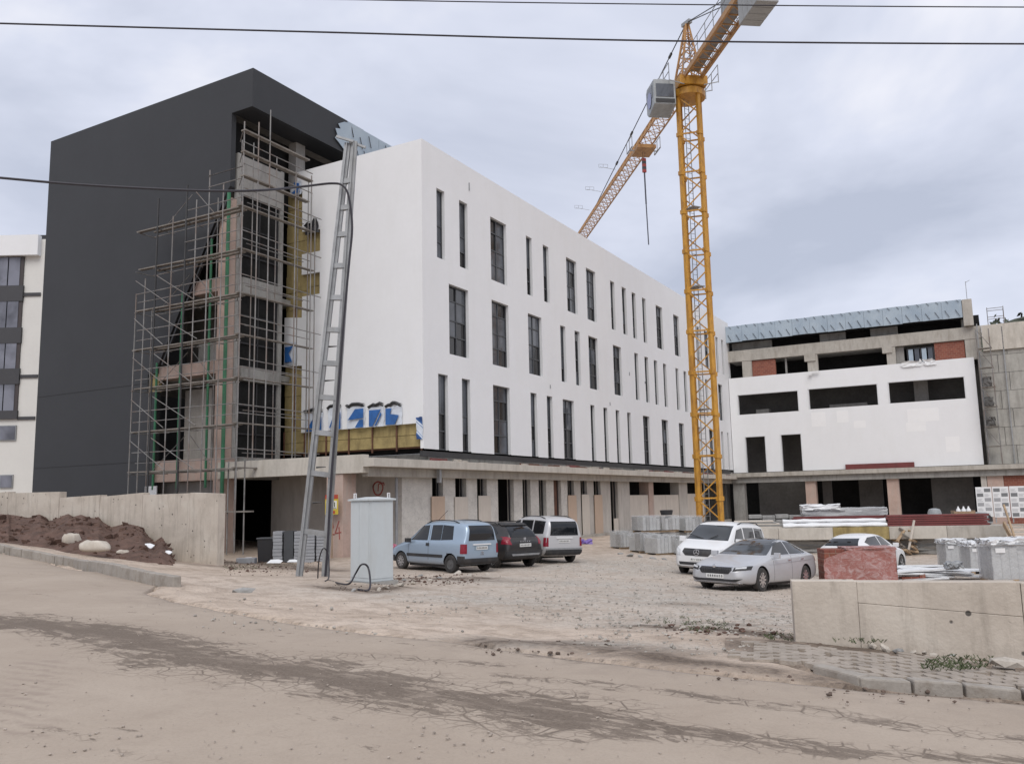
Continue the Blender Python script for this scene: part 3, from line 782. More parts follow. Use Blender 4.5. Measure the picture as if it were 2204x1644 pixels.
for i, (a, b, c, d) in enumerate(foils):
    o = patch(PLs, a, b, c, d, 7, 6, 0.025, 0.06, 30 + i).build('torn_foil', M['foil_white'], white)
    for pl_ in PRINT[i]:
        m3 = MB(); m3.prism([((a + (b - a) * x - 26.9) * K, (c + (d - c) * y - 2.83) * K) for x, y in pl_], FW.p(37.82, 26.9, 2.83) , (0, 1, 0), (0, 0, 1), (-1, 0, 0), 0.02); m3.build('foil_print', M['foil_blue'], o)
    if i < 5:
        m2 = MB(); r = random.Random(i)
        V = []
        for k in range(8):
            f = k / 7
            u = a + (b - a) * f
            h = d + 0.1 * math.sin(math.pi * f) + 0.12 * r.random()
            V += [PLs(u, h - 0.1, -0.08), PLs(u + 0.08, h + 0.02, -0.13 - 0.04 * r.random()), PLs(u + 0.03, h + 0.1, -0.05)]
        m2.add(V, [(3 * k + j, 3 * k + 3 + j, 3 * k + 4 + j, 3 * k + 1 + j) for k in range(7) for j in (0, 1)])
        m2.build('foil_flap', M['dark_iron'], o)
patch(PLs, 35.45, 34.45, 16.2, 17.0, 6, 4, 0.12, 0.3, 77).build('black_foil', M['dark_iron'], white)
patch(PLs, 27.35, 26.93, 3.35, 4.55, 3, 5, 0.03, 0.1, 79).build('torn_foil', M['foil'], white)
# windows
def window(root, F, s0, s1, z0, z1, seed):
    r = random.Random(seed)
    t = 26.9 + 0.2; fw = 0.07
    wide = s1 - s0 > 1.3
    cols = 2 if wide else 1
    h = z1 - z0
    rows = [0, 0.27, 0.5, 0.78, 1.0] if wide else [0, 0.25, 0.48, 1.0]
    cuts = [s0 + (s1 - s0) * i / cols for i in range(cols + 1)]
    mb = MB()
    for c in cuts:
        a = min(max(c - fw / 2, s0 + 0.002), s1 - fw)
        F.box(mb, a, t, z0 + 0.003, a + fw, t + 0.09, z1 - 0.003)
    for f in rows:
        z = min(max(z0 + h * f - fw / 2, z0 + 0.004), z1 - fw - 0.004)
        for i in range(cols):
            F.box(mb, cuts[i] + fw, t + 0.008, z, cuts[i + 1] - fw / 2 - 0.005, t + 0.082, z + fw)
    w = mb.build('window', M['alu'], root)
    for i in range(cols):
        for j in range(len(rows) - 1):
            dk = r.random() < (0.65 if j < 2 else 0.2)
            d = 0.05 + (0.03 if dk else 0)
            F.part(w, 'pane', M['glass_dark'] if dk else M['glass'], (cuts[i] + 0.02, t + d, z0 + h * rows[j] + 0.02, cuts[i + 1] - 0.02, t + d + 0.02, z0 + h * rows[j + 1] - 0.02))
    return w
k = 0
for R, z0, z1 in ROWS:
    for a, b in R:
        window(white, FW, a, b, z0, z1, k); k += 1
FW.part(white, 'first_floor_slab', M['concrete_grey'], (38.52, 27.0, 2.165, 100.9, 36.8, 2.6))
FW.part(white, 'end_pier', M['concrete_grey'], (99.0, 27.7, -3.6, 100.9, 36, 1.72))
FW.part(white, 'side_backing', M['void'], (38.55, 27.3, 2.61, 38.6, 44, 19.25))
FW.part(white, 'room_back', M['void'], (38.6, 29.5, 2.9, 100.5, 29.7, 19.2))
# facing boards between the lowest windows stand slightly proud
prev = 37.96
ends = [c for R in [R3] for ab in R for c in ab] + [101.0]
prs = [(37.96, R3[0][0])] + [(R3[i][1], R3[i + 1][0]) for i in range(len(R3) - 1)]
for i, (a, b) in enumerate(prs[1:10]):
    FW.part(white, 'facing_board', M['white'], (a + 0.03, 26.885, 2.8 - 0.02 * (i % 2), b - 0.03, 26.898, 7.05))
# small fixings and cracks on the facade
for s, z, h in [(42.9, 19.35, 0.5), (57.7, 12.2, 0.5), (53.2, 7.9, 0.25), (68.3, 10.6, 0.3), (63.8, 7.6, 0.25), (72, 10.2, 0.2)]:
    FW.part(white, 'wall_bracket', M['galv'], (s, 26.84, z - h, s + 0.05, 26.898, z))
mb = MB(); mb.tube([FW.p(36.0, 28.3, 20.3), FW.p(36.1, 28.3, 20.75), FW.p(36.0, 28.0, 20.9)], 0.03); 
# podium slab
slab_s1 = 99.3
FP = FW
FW.part(white, 'podium_slab', M['concrete_light'], (32.85, 26.24, 1.74, slab_s1, 36.9, 2.16), bevel=0.01)
FW.part(white, 'podium_upstand', M['concrete_light'], (32.83, 26.9, 1.45, 33.3, 36.95, 2.34), bevel=0.01)
FW.part(white, 'podium_beam', M['concrete'], (33.3, 26.95, 1.28, slab_s1, 27.35, 1.73), bevel=0.01)
FW.part(white, 'steel_angle', M['dark_iron'], (38.0, 26.98, 2.42, 99, 27.2, 2.72))
r = random.Random(3)
for i in range(60):
    s = 38 + r.random() * 60
    FW.part(white, 'rubble_strip', [M['rust'], M['steel_red'], M['stone']][i % 3], (s, 26.4 + r.random() * 0.3, 2.161, s + 0.3 + r.random() * 1.5, 26.75, 2.2 + r.random() * 0.12))
FW.part(white, 'drain_pipe', M['galv'], (39.0, 26.6, 1.0, 39.2, 26.8, 1.73))
# ground floor
FW.part(white, 'column', M['pink'], (32.9, 28.2, -3.1, 33.9, 29.25, 1.44), bevel=0.01)
FW.part(white, 'side_ground_wall', M['plaster'], (36.9, 28.0, -3.1, 37.2, 37.0, 1.73))
FW.part(white, 'corner_wall', M['plaster'], (36.85, 28.02, -3.1, 36.895, 31.2, 1.7))
FW.part(white, 'first_floor_slab', M['concrete_grey'], (38.52, 27.0, 2.165, 100.9, 36.8, 2.6))
FW.part(white, 'end_pier', M['concrete_grey'], (99.0, 27.7, -3.6, 100.9, 36, 1.72))
FW.part(white, 'side_backing', M['void'], (38.55, 27.3, 2.61, 38.6, 44, 19.25))
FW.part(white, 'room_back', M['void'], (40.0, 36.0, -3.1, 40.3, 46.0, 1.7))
FW.part(white, 'ceiling', M['plaster_dark'], (33.3, 27.4, 1.6, 38, 36.4, 1.72))
FW.part(white, 'floor', M['concrete'], (32.6, 27.0, -3.4, 42, 42, -2.72))
mb = MB(); mb.tube([FW.p(36.3, 27.5, -2.8), FW.p(36.3, 27.5, 1.3)], 0.07, 8); mb.build('rain_pipe', M['galv'], white)
win3 = [(39.74, 40.8), (42.05, 43.25), (44.45, 45.6), (56.99, 58.17), (59.31, 60.49), (61.71, 63.05)]
full = [(46.94, 48.97), (50.16, 51.26), (52.47, 53.58), (54.73, 55.91), (65.0, 66.5)]
ops = sorted(win3 + full)
prev = 36.95
for a, b in ops + [(69.15, None)]:
    mb = MB()
    FW.box(mb, prev, 27.6 + 0.03 * (int(a) % 2), -3.2, a, 28.1, 1.72)
    mb.build('pier', M['stucco'] if a < 58 else M['plaster'], white)
    prev = b
panels = [(39.56, 40.85, 'board_beige'), (41.9, 43.3, 'board_cream'), (44.5, 45.92, 'board_cream'), (56.9, 58.3, 'board_beige'), (59.3, 60.6, 'board_cream'), (61.6, 63.1, 'board_beige'), (65.3, 66.2, 'board_cream')]
for i, (a, b, m) in enumerate(panels):
    FW.part(white, 'cover_board', M[m], (a, 27.52, -3.1, b, 27.56, (0.27 if a < 65 else -1.7) - 0.05 * (i % 2)))
for a, b in win3 + full:
    FW.part(white, 'window_frame', M['frame_dark'], (a + 0.04, 27.75, -3.0, a + 0.12, 27.85, 1.7), (b - 0.3, 27.75, -3.0, b - 0.22, 27.85, 1.7))
FW.part(white, 'door_leaf', M['rust'], (54.8, 27.8, -3.1, 55.85, 27.88, 1.7))
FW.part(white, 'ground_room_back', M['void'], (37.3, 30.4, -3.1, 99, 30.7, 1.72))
FW.part(white, 'column', M['pink'], (73.72, 27.6, -3.4, 74.92, 28.5, 1.72))
FW.part(white, 'column', M['plaster'], (82.1, 27.6, -3.4, 84.7, 28.5, 1.72))
FW.part(white, 'column', M['plaster'], (66.55, 27.6, -3.4, 69.1, 28.0, 1.72))
FW.part(white, 'cover_board', M['board_cream'], (69.2, 27.7, -3.3, 73.7, 27.75, 0.15))
FW.part(white, 'cover_board', M['board_cream'], (74.94, 27.7, -3.3, 78.4, 27.75, 0.12))
FW.part(white, 'cover_board', M['board_cream'], (78.43, 27.68, -3.3, 82.08, 27.73, 0.12))
FW.part(white, 'cover_board', M['board_cream'], (84.75, 27.7, -3.3, 90.5, 27.75, 0.2))
FW.part(white, 'plinth', M['concrete'], (36.95, 27.2, -3.4, 99, 27.58, -2.75))
# red paint marks: a circled mark and the number 24
def stroke(F, pts, w=0.05):
    mb = MB()
    for a, b in zip(pts[:-1], pts[1:]): mb.bar(a, b, w, 0.012, (1, 0, 0))
    return mb
redpaint = flat('red_paint', (0.34, 0.09, 0.075), 0.8)
ring = [FW.p(36.84, 29.14 + 0.33 * math.cos(a) * (1 + 0.08 * math.sin(3 * a)), 0.75 + 0.36 * math.sin(a)) for a in [i * 0.45 for i in range(17)]]
stroke(FW, ring, 0.07).build('painted_ring', redpaint, white)
stroke(FW, [FW.p(36.84, 29.14, 0.6), FW.p(36.84, 29.1, 0.98), FW.p(36.84, 28.75, 1.05), FW.p(36.84, 28.72, 0.9)], 0.05).build('painted_ring', redpaint, white)
g = lambda t, z: FW.p(32.885, t, z)
stroke(FW, [g(29.08, -1.0), g(28.86, -0.9), g(28.78, -1.15), g(29.05, -1.5), g(28.7, -1.5)], 0.045).build('painted_digit', redpaint, white)
stroke(FW, [g(28.42, -0.85), g(28.66, -1.45), g(28.28, -1.4)], 0.045).build('painted_digit', redpaint, white)
stroke(FW, [g(28.42, -1.15), g(28.38, -1.75)], 0.045).build('painted_digit', redpaint, white)

# ------------------------------------------------------------------ right wing
FR = Frame(99.8, 26.6, 2.5)
wing = FR.thing('courtyard_wing', 'unfinished far wing with white lower panel, bare concrete top floor and blue grey roof sheets', 'building')
PR = lambda u, z, d: FR.p(99.82 + d, u, z)
hol = [(19.13, 25.88, 9.2, 11.5), (10.79, 17.91, 9.3, 11.55), (2.4, 9.6, 9.35, 11.6), (23.08, 25.3, 2.5, 6.56), (19.1, 21.26, 2.5, 6.6)]
mb = MB(); wall_grid(mb, PR, 1.3, 26.85, 2.5, 13.55, hol, 0.45, 1)
FR.quad(mb, (99.82, 1.3, 2.5), (100.4, 1.3, 2.5), (100.4, 1.3, 13.55), (99.82, 1.3, 13.55))
FR.quad(mb, (99.82, 1.3, 13.55), (99.82, 26.85, 13.55), (100.4, 26.85, 13.55), (100.4, 1.3, 13.55))
mb.build('panel_wall', [M['white'], M['white_reveal']], wing)
for i, (t0, t1, z0, z1) in enumerate([(16.3, 17.8, 7.3, 8.9), (13.9, 15.1, 7.6, 8.9), (5.0, 8.0, 7.2, 8.6), (6.3, 8.2, 6.2, 7.18), (3.3, 4.6, 3.9, 5.5), (12.2, 13.4, 6.9, 7.7)]):
    FR.part(wing, 'filler_patch', pm('filler_%d' % i, (0.79, 0.79, 0.79), 0.7, 0.02), (99.812, t0, z0, 99.819, t1, z1))
for a, b, c, d in hol:
    FR.part(wing, 'opening_frame', M['white_reveal'], (99.80, a - 0.12, d, 99.86, b + 0.12, d + 0.1), (99.80, a - 0.12, c, 99.86, a - 0.01, d - 0.005), (99.80, b + 0.01, c, 99.86, b + 0.12, d - 0.005))
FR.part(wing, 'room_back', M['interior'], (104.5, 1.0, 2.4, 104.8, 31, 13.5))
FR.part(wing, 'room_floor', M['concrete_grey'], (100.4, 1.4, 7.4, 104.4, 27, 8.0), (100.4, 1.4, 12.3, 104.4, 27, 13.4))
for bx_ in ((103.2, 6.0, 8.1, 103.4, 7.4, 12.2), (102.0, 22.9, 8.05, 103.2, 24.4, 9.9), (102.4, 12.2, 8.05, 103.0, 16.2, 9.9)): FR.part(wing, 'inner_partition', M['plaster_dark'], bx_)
# bare concrete top floor
CF = M['concrete']
FR.part(wing, 'ring_beam', CF, (100.3, 0.4, 15.55, 100.9, 26.9, 16.85), bevel=0.01)
for a, b in ((24.2, 25.3), (16.8, 17.9), (8.7, 9.6), (0.5, 2.0)):
    FR.part(wing, 'column', CF, (100.35, a, 13.4, 100.85, b, 15.54))
FR.part(wing, 'column_head', CF, (100.2, 17.0, 14.8, 100.85, 18.2, 15.56)); FR.part(wing, 'column_head', CF, (100.2, 9.0, 14.9, 100.85, 10.0, 15.56))
FR.part(wing, 'brick_infill', M['brick'], (100.5, 21.5, 13.4, 100.8, 24.18, 15.5)); FR.part(wing, 'brick_infill', M['brick'], (100.5, 2.05, 13.4, 100.8, 4.9, 15.5))
FR.part(wing, 'post', M['concrete_grey'], (100.9, 20.3, 13.4, 101.1, 20.5, 15.5))
FR.part(wing, 'brick_infill', M['plaster_dark'], (100.9, 7.9, 13.4, 101.2, 8.69, 15.5))
w = FR.part(wing, 'window', M['frame_dark'], (100.6, 4.92, 13.6, 100.7, 5.05, 15.2), (100.6, 6.2, 13.6, 100.7, 6.3, 15.2), (100.6, 7.5, 13.6, 100.7, 7.6, 15.2), (100.6, 4.95, 15.1, 100.7, 7.6, 15.2))
for a in (5.1, 5.7, 6.4, 7.0): FR.part(w, 'pane', M['sheet'] if a in (5.7, 7.0) else M['glass'], (100.64, a, 13.6, 100.66, a + 0.45, 15.1))
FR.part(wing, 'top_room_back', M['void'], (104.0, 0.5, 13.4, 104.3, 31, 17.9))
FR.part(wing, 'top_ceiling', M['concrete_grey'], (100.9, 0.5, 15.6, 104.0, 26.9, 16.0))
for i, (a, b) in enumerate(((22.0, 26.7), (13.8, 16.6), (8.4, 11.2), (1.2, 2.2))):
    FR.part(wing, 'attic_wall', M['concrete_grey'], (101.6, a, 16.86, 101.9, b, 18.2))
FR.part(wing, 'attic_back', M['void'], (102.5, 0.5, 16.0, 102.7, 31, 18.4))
for i in range(13):
    t = 1.95 + i * 1.92
    o = FR.part(wing, 'roof_sheet', M['sheet'], (99.78 - 0.02 * (i % 2), t, 17.83 + 0.03 * (i % 3), 99.9, t + 1.9, 19.74 + 0.02 * (i % 2)))
    mbw = MB()
    for j in range(2):
        a = t + 0.3 + j * 0.95 + 0.1 * random.random()
        mbw.bar(FR.p(99.72, a + 0.3, 18.75 - 0.2 * random.random()), FR.p(99.68, a - 0.1, 17.95), 0.035)
        mbw.bar(FR.p(99.72, a + 0.15, 19.74), FR.p(99.7, a - 0.1, 19.45), 0.03)
    mbw.build('hanging_wire', M['cable'], o)['kind'] = 'stuff'
FR.part(wing, 'roof_soffit', M['soffit'], (99.92, 1.9, 17.95, 102.4, 26.8, 18.1))
FR.part(wing, 'roof', M['concrete_grey'], (99.95, 1.9, 19.5, 108, 26.8, 19.68))
FR.part(wing, 'end_post', CF, (99.7, 1.0, 16.9, 100.6, 1.9, 19.68))
mb = MB(); mb.tube([FR.p(99.9, 1.4, 19.68), FR.p(99.9, 1.4, 21.6)], 0.03); mb.tube([FR.p(99.9, 1.4, 21.5), FR.p(99.9, 1.0, 21.7)], 0.02); mb.build('lightning_rod', M['galv'], wing)
# torn white foil on the panel top
PRp = lambda u, z, d: FR.p(99.8 + d, u, z)
for i, (a, b) in enumerate(((8.0, 6.2), (6.0, 4.9))):
    patch(PRp, a, b, 13.1, 13.75, 6, 4, 0.1, 0.3, 50 + i).build('torn_foil', M['film_white'], wing)
FR.part(wing, 'wall_lamp', M['lamp_white'], (99.5, 16.6, 13.3, 99.6, 17.7, 13.5), (99.4, 17.4, 13.1, 99.6, 17.7, 13.35))
# podium slab of the wing
FR.part(wing, 'podium_slab', M['concrete'], (98.6, -7.0, 1.95, 100.4, 27.0, 2.42), bevel=0.01)
FR.part(wing, 'podium_beam', M['concrete_grey'], (99.0, -7.0, 1.3, 99.5, 27.0, 1.94), bevel=0.01)
FR.part(wing, 'steel_channel', M['steel_red'], (99.6, 7.72, 2.43, 99.8, 14.56, 3.0))
FR.part(wing, 'column', M['pink'], (99.3, 17.75, -3.8, 100.2, 18.85, 1.93)); FR.part(wing, 'column', M['pink'], (99.3, 9.35, -3.8, 100.2, 10.5, 1.93))
FR.part(wing, 'column', M['concrete_grey'], (99.3, 25.6, -3.8, 100.2, 26.9, 1.93))
FR.part(wing, 'column', M['plaster'], (99.3, 1.2, -3.8, 99.9, 1.7, 1.93))
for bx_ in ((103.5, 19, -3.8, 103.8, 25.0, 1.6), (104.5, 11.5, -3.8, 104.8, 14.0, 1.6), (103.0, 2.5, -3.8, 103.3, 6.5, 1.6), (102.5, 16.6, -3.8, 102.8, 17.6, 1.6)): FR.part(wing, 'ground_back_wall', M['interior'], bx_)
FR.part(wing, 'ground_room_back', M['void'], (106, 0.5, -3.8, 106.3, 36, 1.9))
FR.part(wing, 'floor', M['concrete'], (96.0, -7, -3.9, 107, 27, -3.45))
FR.part(wing, 'brick_infill', M['brick'], (99.4, -6.8, -3.5, 99.7, -0.3, 1.29)); FR.part(wing, 'ground_pier', M['pink'], (99.35, -0.28, -3.5, 99.7, 1.15, 1.29))

# bare boarded wall to the right
FB_ = Frame(100.0, 1.0, 2.5)
bare = FB_.thing('boarded_wall', 'grey boarded blank wall with horizontal joints at the far right of the courtyard', 'wall')
FB_.part(bare, 'backing', M['concrete_grey'], (100.35, -9, 2.43, 101.5, 0.95, 14.1))
FB_.part(bare, 'top_beam', M['concrete_light'], (100.0, -9, 14.12, 101.5, 0.38, 16.8), bevel=0.01)
z = 2.5; j = 0
bm1 = pm('grey_insulation_board', (0.37, 0.36, 0.33), 0.9, 0.14, 0.9, 0.1, 20, stain=(0.2, 0.19, 0.17), samt=0.5)
while z < 14:
    t = 0.9 + (0.9 if j % 2 else 0)
    while t > -9:
        FB_.part(bare, 'board', bm1, (100.26 - 0.025 * ((j + int(t)) % 2), max(t - 2.6, -9), z, 100.34, min(t - 0.03, 0.95), min(z + 1.82, 14.1)))
        t -= 2.63
    z += 1.86; j += 1
FB_.part(bare, 'rail', M['galv'], (100.0, -1.5, 2.5, 100.1, -1.4, 16.5), (99.9, 0.7, 2.5, 100.05, 0.8, 17))

# ------------------------------------------------------------------ far apartment block on the left
DAp = 64.0
def AP(u, v, y=DAp): return at_depth(u, v, y)
apo = AP(40, 1055)
apt = thing('apartment_block', 'cream apartment block with dark framed windows behind the charcoal building', 'building', apo)
def rectA(mb, u0, v0, u1, v1, y0, y1):
    a, b = AP(u0, v0) - apo, AP(u1, v1) - apo
    mb.box(a.x, y0, a.z, b.x, y1, b.z)
wallm = pm('cream_render', (0.66, 0.65, 0.62), 0.8, 0.03, 0.5)
mb = MB(); rectA(mb, -320, 524, 84, 1075, 0, 10); mb.build('wall', wallm, apt)
mb = MB(); rectA(mb, -320, 518, 88, 552, -0.5, -0.01); mb.build('cornice', M['white'], apt)
mb = MB(); 
a, b = AP(-320, 520) - apo, AP(86, 520) - apo
mb.add([(a.x, 0.3, a.z), (b.x, 0.3, b.z), (b.x, 5, b.z + 0.9), (a.x, 5, a.z + 0.9), (b.x, 10, b.z), (a.x, 10, a.z)], [(0, 1, 2, 3), (3, 2, 4, 5), (1, 4, 2), (0, 3, 5)])
mb.build('roof', pm('dark_roof', (0.08, 0.075, 0.075), 0.7, 0.2), apt)
mb = MB(); rectA(mb, 68, 508, 92, 528, 1.2, 2.0); ch = mb.build('chimney', wallm, apt)
mb = MB(); rectA(mb, 66, 497, 94, 508, 1.1, 2.1); mb.build('chimney_cap', M['frame_dark'], ch)
bandm = pm('anthracite_band', (0.05, 0.05, 0.055), 0.6, 0.05)
fr = pm('brown_window_frame', (0.055, 0.045, 0.045), 0.5, 0.05)
for i, (v0, v1) in enumerate(((556, 622), (650, 712), (737, 800), (826, 890))):
    for du in (0, -78, -156):
        mb = MB(); rectA(mb, -6 + du - i * 3, v0 - 4, 50 + du - i * 4, v1 + 1, -0.12, -0.005); w = mb.build('window', fr, apt)
        mb = MB(); rectA(mb, -4 + du - i * 3, v0, 19 + du - i * 3.5, v1 - 2, -0.16, -0.125); rectA(mb, 20.5 + du - i * 3.5, v0, 43 + du - i * 4, v1 - 2, -0.16, -0.125); mb.build('pane', M['apt_glass'], w)
    mb = MB(); rectA(mb, -300, v1 + 1, 51 - i * 4, v1 + (27 if i < 3 else 12), -0.2, -0.003); mb.build('spandrel_band', bandm, apt)
for i, v in enumerate((634, 810, 900)):
    mb = MB(); rectA(mb, 51 - i * 6, v - 3, 88 - i * 6, v + 3, -0.1, -0.004); mb.build('string_course', bandm, apt)
for (u0, v0, u1, v1) in ((0, 918, 33, 946), (3, 1024, 26, 1048), (-80, 918, -40, 946)):
    mb = MB(); rectA(mb, u0 - 2, v0 - 2, u1 + 2, v1 + 2, -0.1, -0.003); w = mb.build('window', M['galv'], apt)
    mb = MB(); rectA(mb, u0, v0, u1, v1, -0.13, -0.105); mb.build('pane', M['apt_glass'], w)
# ================================================================== SCAFFOLD, CRANE, POLE, CABLES, CABINET
FS = Frame(31.4, 34.0, -2.65)
scaf = FS.thing('scaffold', 'rusty tube scaffold wrapped around the notched corner of the dark building', 'scaffold')
def tubes(F, root, name, mat, P, Q, r=0.03, n=6):
    mb = MB(); mb.tube([F.p(*P), F.p(*Q)], r, n); return mb.build(name, mat, root, smooth=True)
LV = [1.9, 4.2, 6.6, 8.87, 11.1, 13.5, 15.85]
rs = random.Random(5)
outer = [(42.45, 12.2, 'scaf'), (40.8, 17.6, 'scaf_dark'), (39.5, 16.3, 'scaf'), (37.6, 16.9, 'scaf'), (41.7, 13.0, 'scaf'), (38.4, 17.9, 'scaf_dark'), (36.6, 18.4, 'scaf'), (35.5, 17.4, 'scaf'), (34.0, 20.6, 'scaf')]
for t, z, m in outer:
    tubes(FS, scaf, 'pole', M[m], (31.4, t, -2.4), (31.4 + 0.05, t - 0.03, z), 0.05 if m == 'scaf_dark' else 0.032)
for t, z in ((42.3, 11.4), (39.6, 15.5), (37.0, 17.2), (35.2, 20.2)):
    tubes(FS, scaf, 'pole', M['scaf'], (32.45, t, -2.4), (32.45, t, z), 0.028)
for s, z in ((32.4, 20.9), (33.25, 21.95), (35.3, 19.0), (36.6, 19.2)):
    tubes(FS, scaf, 'pole', M['scaf'], (s, 33.9, 2.35), (s, 33.88, z), 0.032)
for s, z in ((33.4, 20.4), (35.2, 20.2), (37.0, 18.8)):
    tubes(FS, scaf, 'pole', M['scaf'], (s, 35.3, 2.35), (s, 35.3, z), 0.028)
for t, z0, z1 in ((35.0, 2.4, 19.4), (34.45, 2.4, 17.0)):
    tubes(FS, scaf, 'pole', M['scaf'], (37.55, t, z0), (37.55, t, z1), 0.03)
# poles down to the ground in front of the dark opening
for t, zt in ((35.2, 2.3), (34.0, 20.0)):
    tubes(FS, scaf, 'pole', M['scaf'], (32.0, t, -2.5), (32.0, t, min(zt, 2.3)), 0.035)
mb = MB(); FS.box(mb, 31.9, 33.4, -0.35, 32.1, 36.3, -0.27); mb.build('plank', M['plank'], scaf)
for i, z in enumerate(LV):
    t1 = 42.6 - 0.15 * (i % 3)
    j = rs.random() * 0.12
    mb = MB(); mb.obox((FS.p(31.55, 34.0, z) + FS.p(31.55, t1, z + j)) / 2, (0, (t1 - 34.0) * K / 2, j * K / 2), (0.11, 0, 0), (0, 0, 0.028)); mb.build('plank', M['plank'], scaf)
    mb = MB(); mb.obox((FS.p(31.95, 34.3, z) + FS.p(31.95, t1 - 1, z)) / 2, (0, (t1 - 35.3) * K / 2, 0), (0.11, 0, 0), (0, 0, 0.025)); mb.build('plank', M['plank'], scaf)
    for dz in (1.05,):
        if z + dz < 16.5: tubes(FS, scaf, 'ledger', M['scaf'], (31.42, 34.0, z + dz), (31.42, (42.4 if i < 5 else 38.6) - 0.2 * rs.random(), z + dz + 0.12 * rs.random()), 0.024)
    tubes(FS, scaf, 'ledger', M['scaf'], (32.45, 35.0, z - 0.05), (32.45, 42.3, z - 0.02), 0.022)
    # returns on the right-hand side
    mb = MB(); mb.obox((FS.p(31.3, 34.1, z + 0.05) + FS.p(37.0, 34.1, z + 0.02)) / 2, (2.85 * K, 0, 0), (0, 0.12, 0), (0, 0, 0.026)); mb.build('plank', M['plank'], scaf)
    tubes(FS, scaf, 'ledger', M['scaf'], (31.4, 33.9, z + 1.0), (37.5, 33.9, z + 0.92), 0.024)
    tubes(FS, scaf, 'ledger', M['scaf'], (31.4, 33.9, z + 0.55), (36.6, 33.9, z + 0.5), 0.022)
    tubes(FS, scaf, 'ledger', M['scaf'], (33.0, 35.3, z + 0.9), (37.5, 35.3, z + 0.9), 0.022)
    tubes(FS, scaf, 'transom', M['scaf'], (31.4, 34.0, z - 0.03), (32.5, 35.4, z - 0.03), 0.022)
    for t in (36.6, 38.4, 40.8, 42.35):
        tubes(FS, scaf, 'transom', M['scaf'], (31.3, t, z - 0.05), (32.7, t, z - 0.05), 0.022)
    if z < 13:
        tubes(FS, scaf, 'brace', M['scaf'], (31.36, 42.4, z + 1.85), (31.36, 40.0 - 0.6 * rs.random(), z + 0.1), 0.02)
        tubes(FS, scaf, 'brace', M['scaf'], (31.36, 40.6, z + 1.9), (31.36, 37.6 - 0.6 * rs.random(), z + 0.1), 0.02)
    tubes(FS, scaf, 'ledger', M['scaf'], (31.42, 34.0, z + 0.5), (31.42, (42.3 if i < 5 else 38.5) - 0.4 * rs.random(), z + 0.55), 0.02)
    if i % 2 == 0:
        tubes(FS, scaf, 'brace', M['scaf'], (32.5, 41.8, z + 0.2), (32.5, 39.2, z + 2.0), 0.018)
        tubes(FS, scaf, 'brace', M['scaf'], (32.5, 38.9, z + 2.1), (32.5, 37.0, z + 0.2), 0.018)
for z, s1 in ((20.1, 36.4), (18.9, 36.7), (17.55, 36.4)):
    mb = MB(); mb.obox((FS.p(31.4, 34.0, z) + FS.p(s1, 34.0, z)) / 2, ((s1 - 31.4) * K / 2, 0, 0), (0, 0.14, 0), (0, 0, 0.035)); mb.build('plank', M['plank'], scaf)
    tubes(FS, scaf, 'ledger', M['scaf'], (31.4, 33.9, z - 0.7), (36.7, 33.9, z - 0.75), 0.024)
    tubes(FS, scaf, 'transom', M['scaf'], (31.4, 34.0, z), (32.4, 35.3, z), 0.022)
    tubes(FS, scaf, 'ledger', M['scaf'], (31.4, 34.0, min(z, 18.2) - 0.15), (31.4, 36.6, min(z, 18.2) - 0.15), 0.022)
# green steel props standing against the notch
for t, z0, z1, r_ in ((36.45, -2.6, 17.5, 0.09), (37.75, 1.0, 15.0, 0.06), (40.05, 1.0, 12.2, 0.055), (42.05, 1.0, 8.3, 0.06)):
    tubes(FS, scaf, 'green_prop', M['green_steel'], (32.72, t, z0), (32.72, t, z1), r_, 8)

# ------------------------------------------------------------------ tower crane
CY = 55.0
cb = at_depth(1529, 1110, CY); cb.z = gz(cb.x, cb.y) - 0.1
ctop = at_depth(1484, 215, CY)
crane = thing('tower_crane', 'orange yellow lattice tower crane with grey cab standing in the courtyard', 'crane', cb, rad(28))
HM = ctop.z - cb.z
NS = 11
hs = HM / NS
RL = 0.93
legp = [Vector((RL * math.cos(a), RL * math.sin(a), 0)) for a in [k * math.pi / 2 for k in range(4)]]
mb = MB()
for p in legp: mb.bar(p, p + Vector((0, 0, hs)), 0.22, 0.22, (p.y, -p.x, 0))
for k in range(4):
    a, b = legp[k], legp[(k + 1) % 4]
    mb.bar(a + Vector((0, 0, 0.04)), b + Vector((0, 0, 0.04)), 0.09)
    for j in range(2):
        z0, z1 = hs * j / 2 + 0.06, hs * (j + 1) / 2 - 0.03
        if (j + k) % 2: a2, b2 = b, a
        else: a2, b2 = a, b
        mb.bar(a2 + Vector((0, 0, z0)), b2 + Vector((0, 0, z1)), 0.075)
    mb.obox(a + Vector((0, 0, 0.0)), (a * 0.17), Vector((-a.y, a.x, 0)) * 0.17, (0, 0, 0.14))
sec = mb.mesh('mast_section', M['yellow'])
for i in range(NS): link('mast_section', sec, crane, (0, 0, hs * i))
mb = MB()
for dx in (-0.18, 0.18): mb.bar((dx, 0.25, 0), (dx, 0.25, HM), 0.04)
for i in range(int(HM / 0.35)): mb.bar((-0.18, 0.25, 0.2 + i * 0.35), (0.18, 0.25, 0.2 + i * 0.35), 0.025)
mb.build('ladder', M['galv'], crane)
for i in (3, 6, 8):
    mb = MB(); mb.box(-0.55, -0.55, 0, 0.1, 0.55, 0.05); mb.build('rest_platform', M['galv'], crane, (0, 0, hs * i + 0.3))
mb = MB(); mb.lathe([(1.12, 0), (1.12, 0.45), (0.95, 0.55), (0.0, 0.55)], n=24); mb.lathe([(1.12, 0), (0, 0)], n=24); mb.build('slewing_ring', M['yellow'], crane, (0, 0, HM), smooth=True)
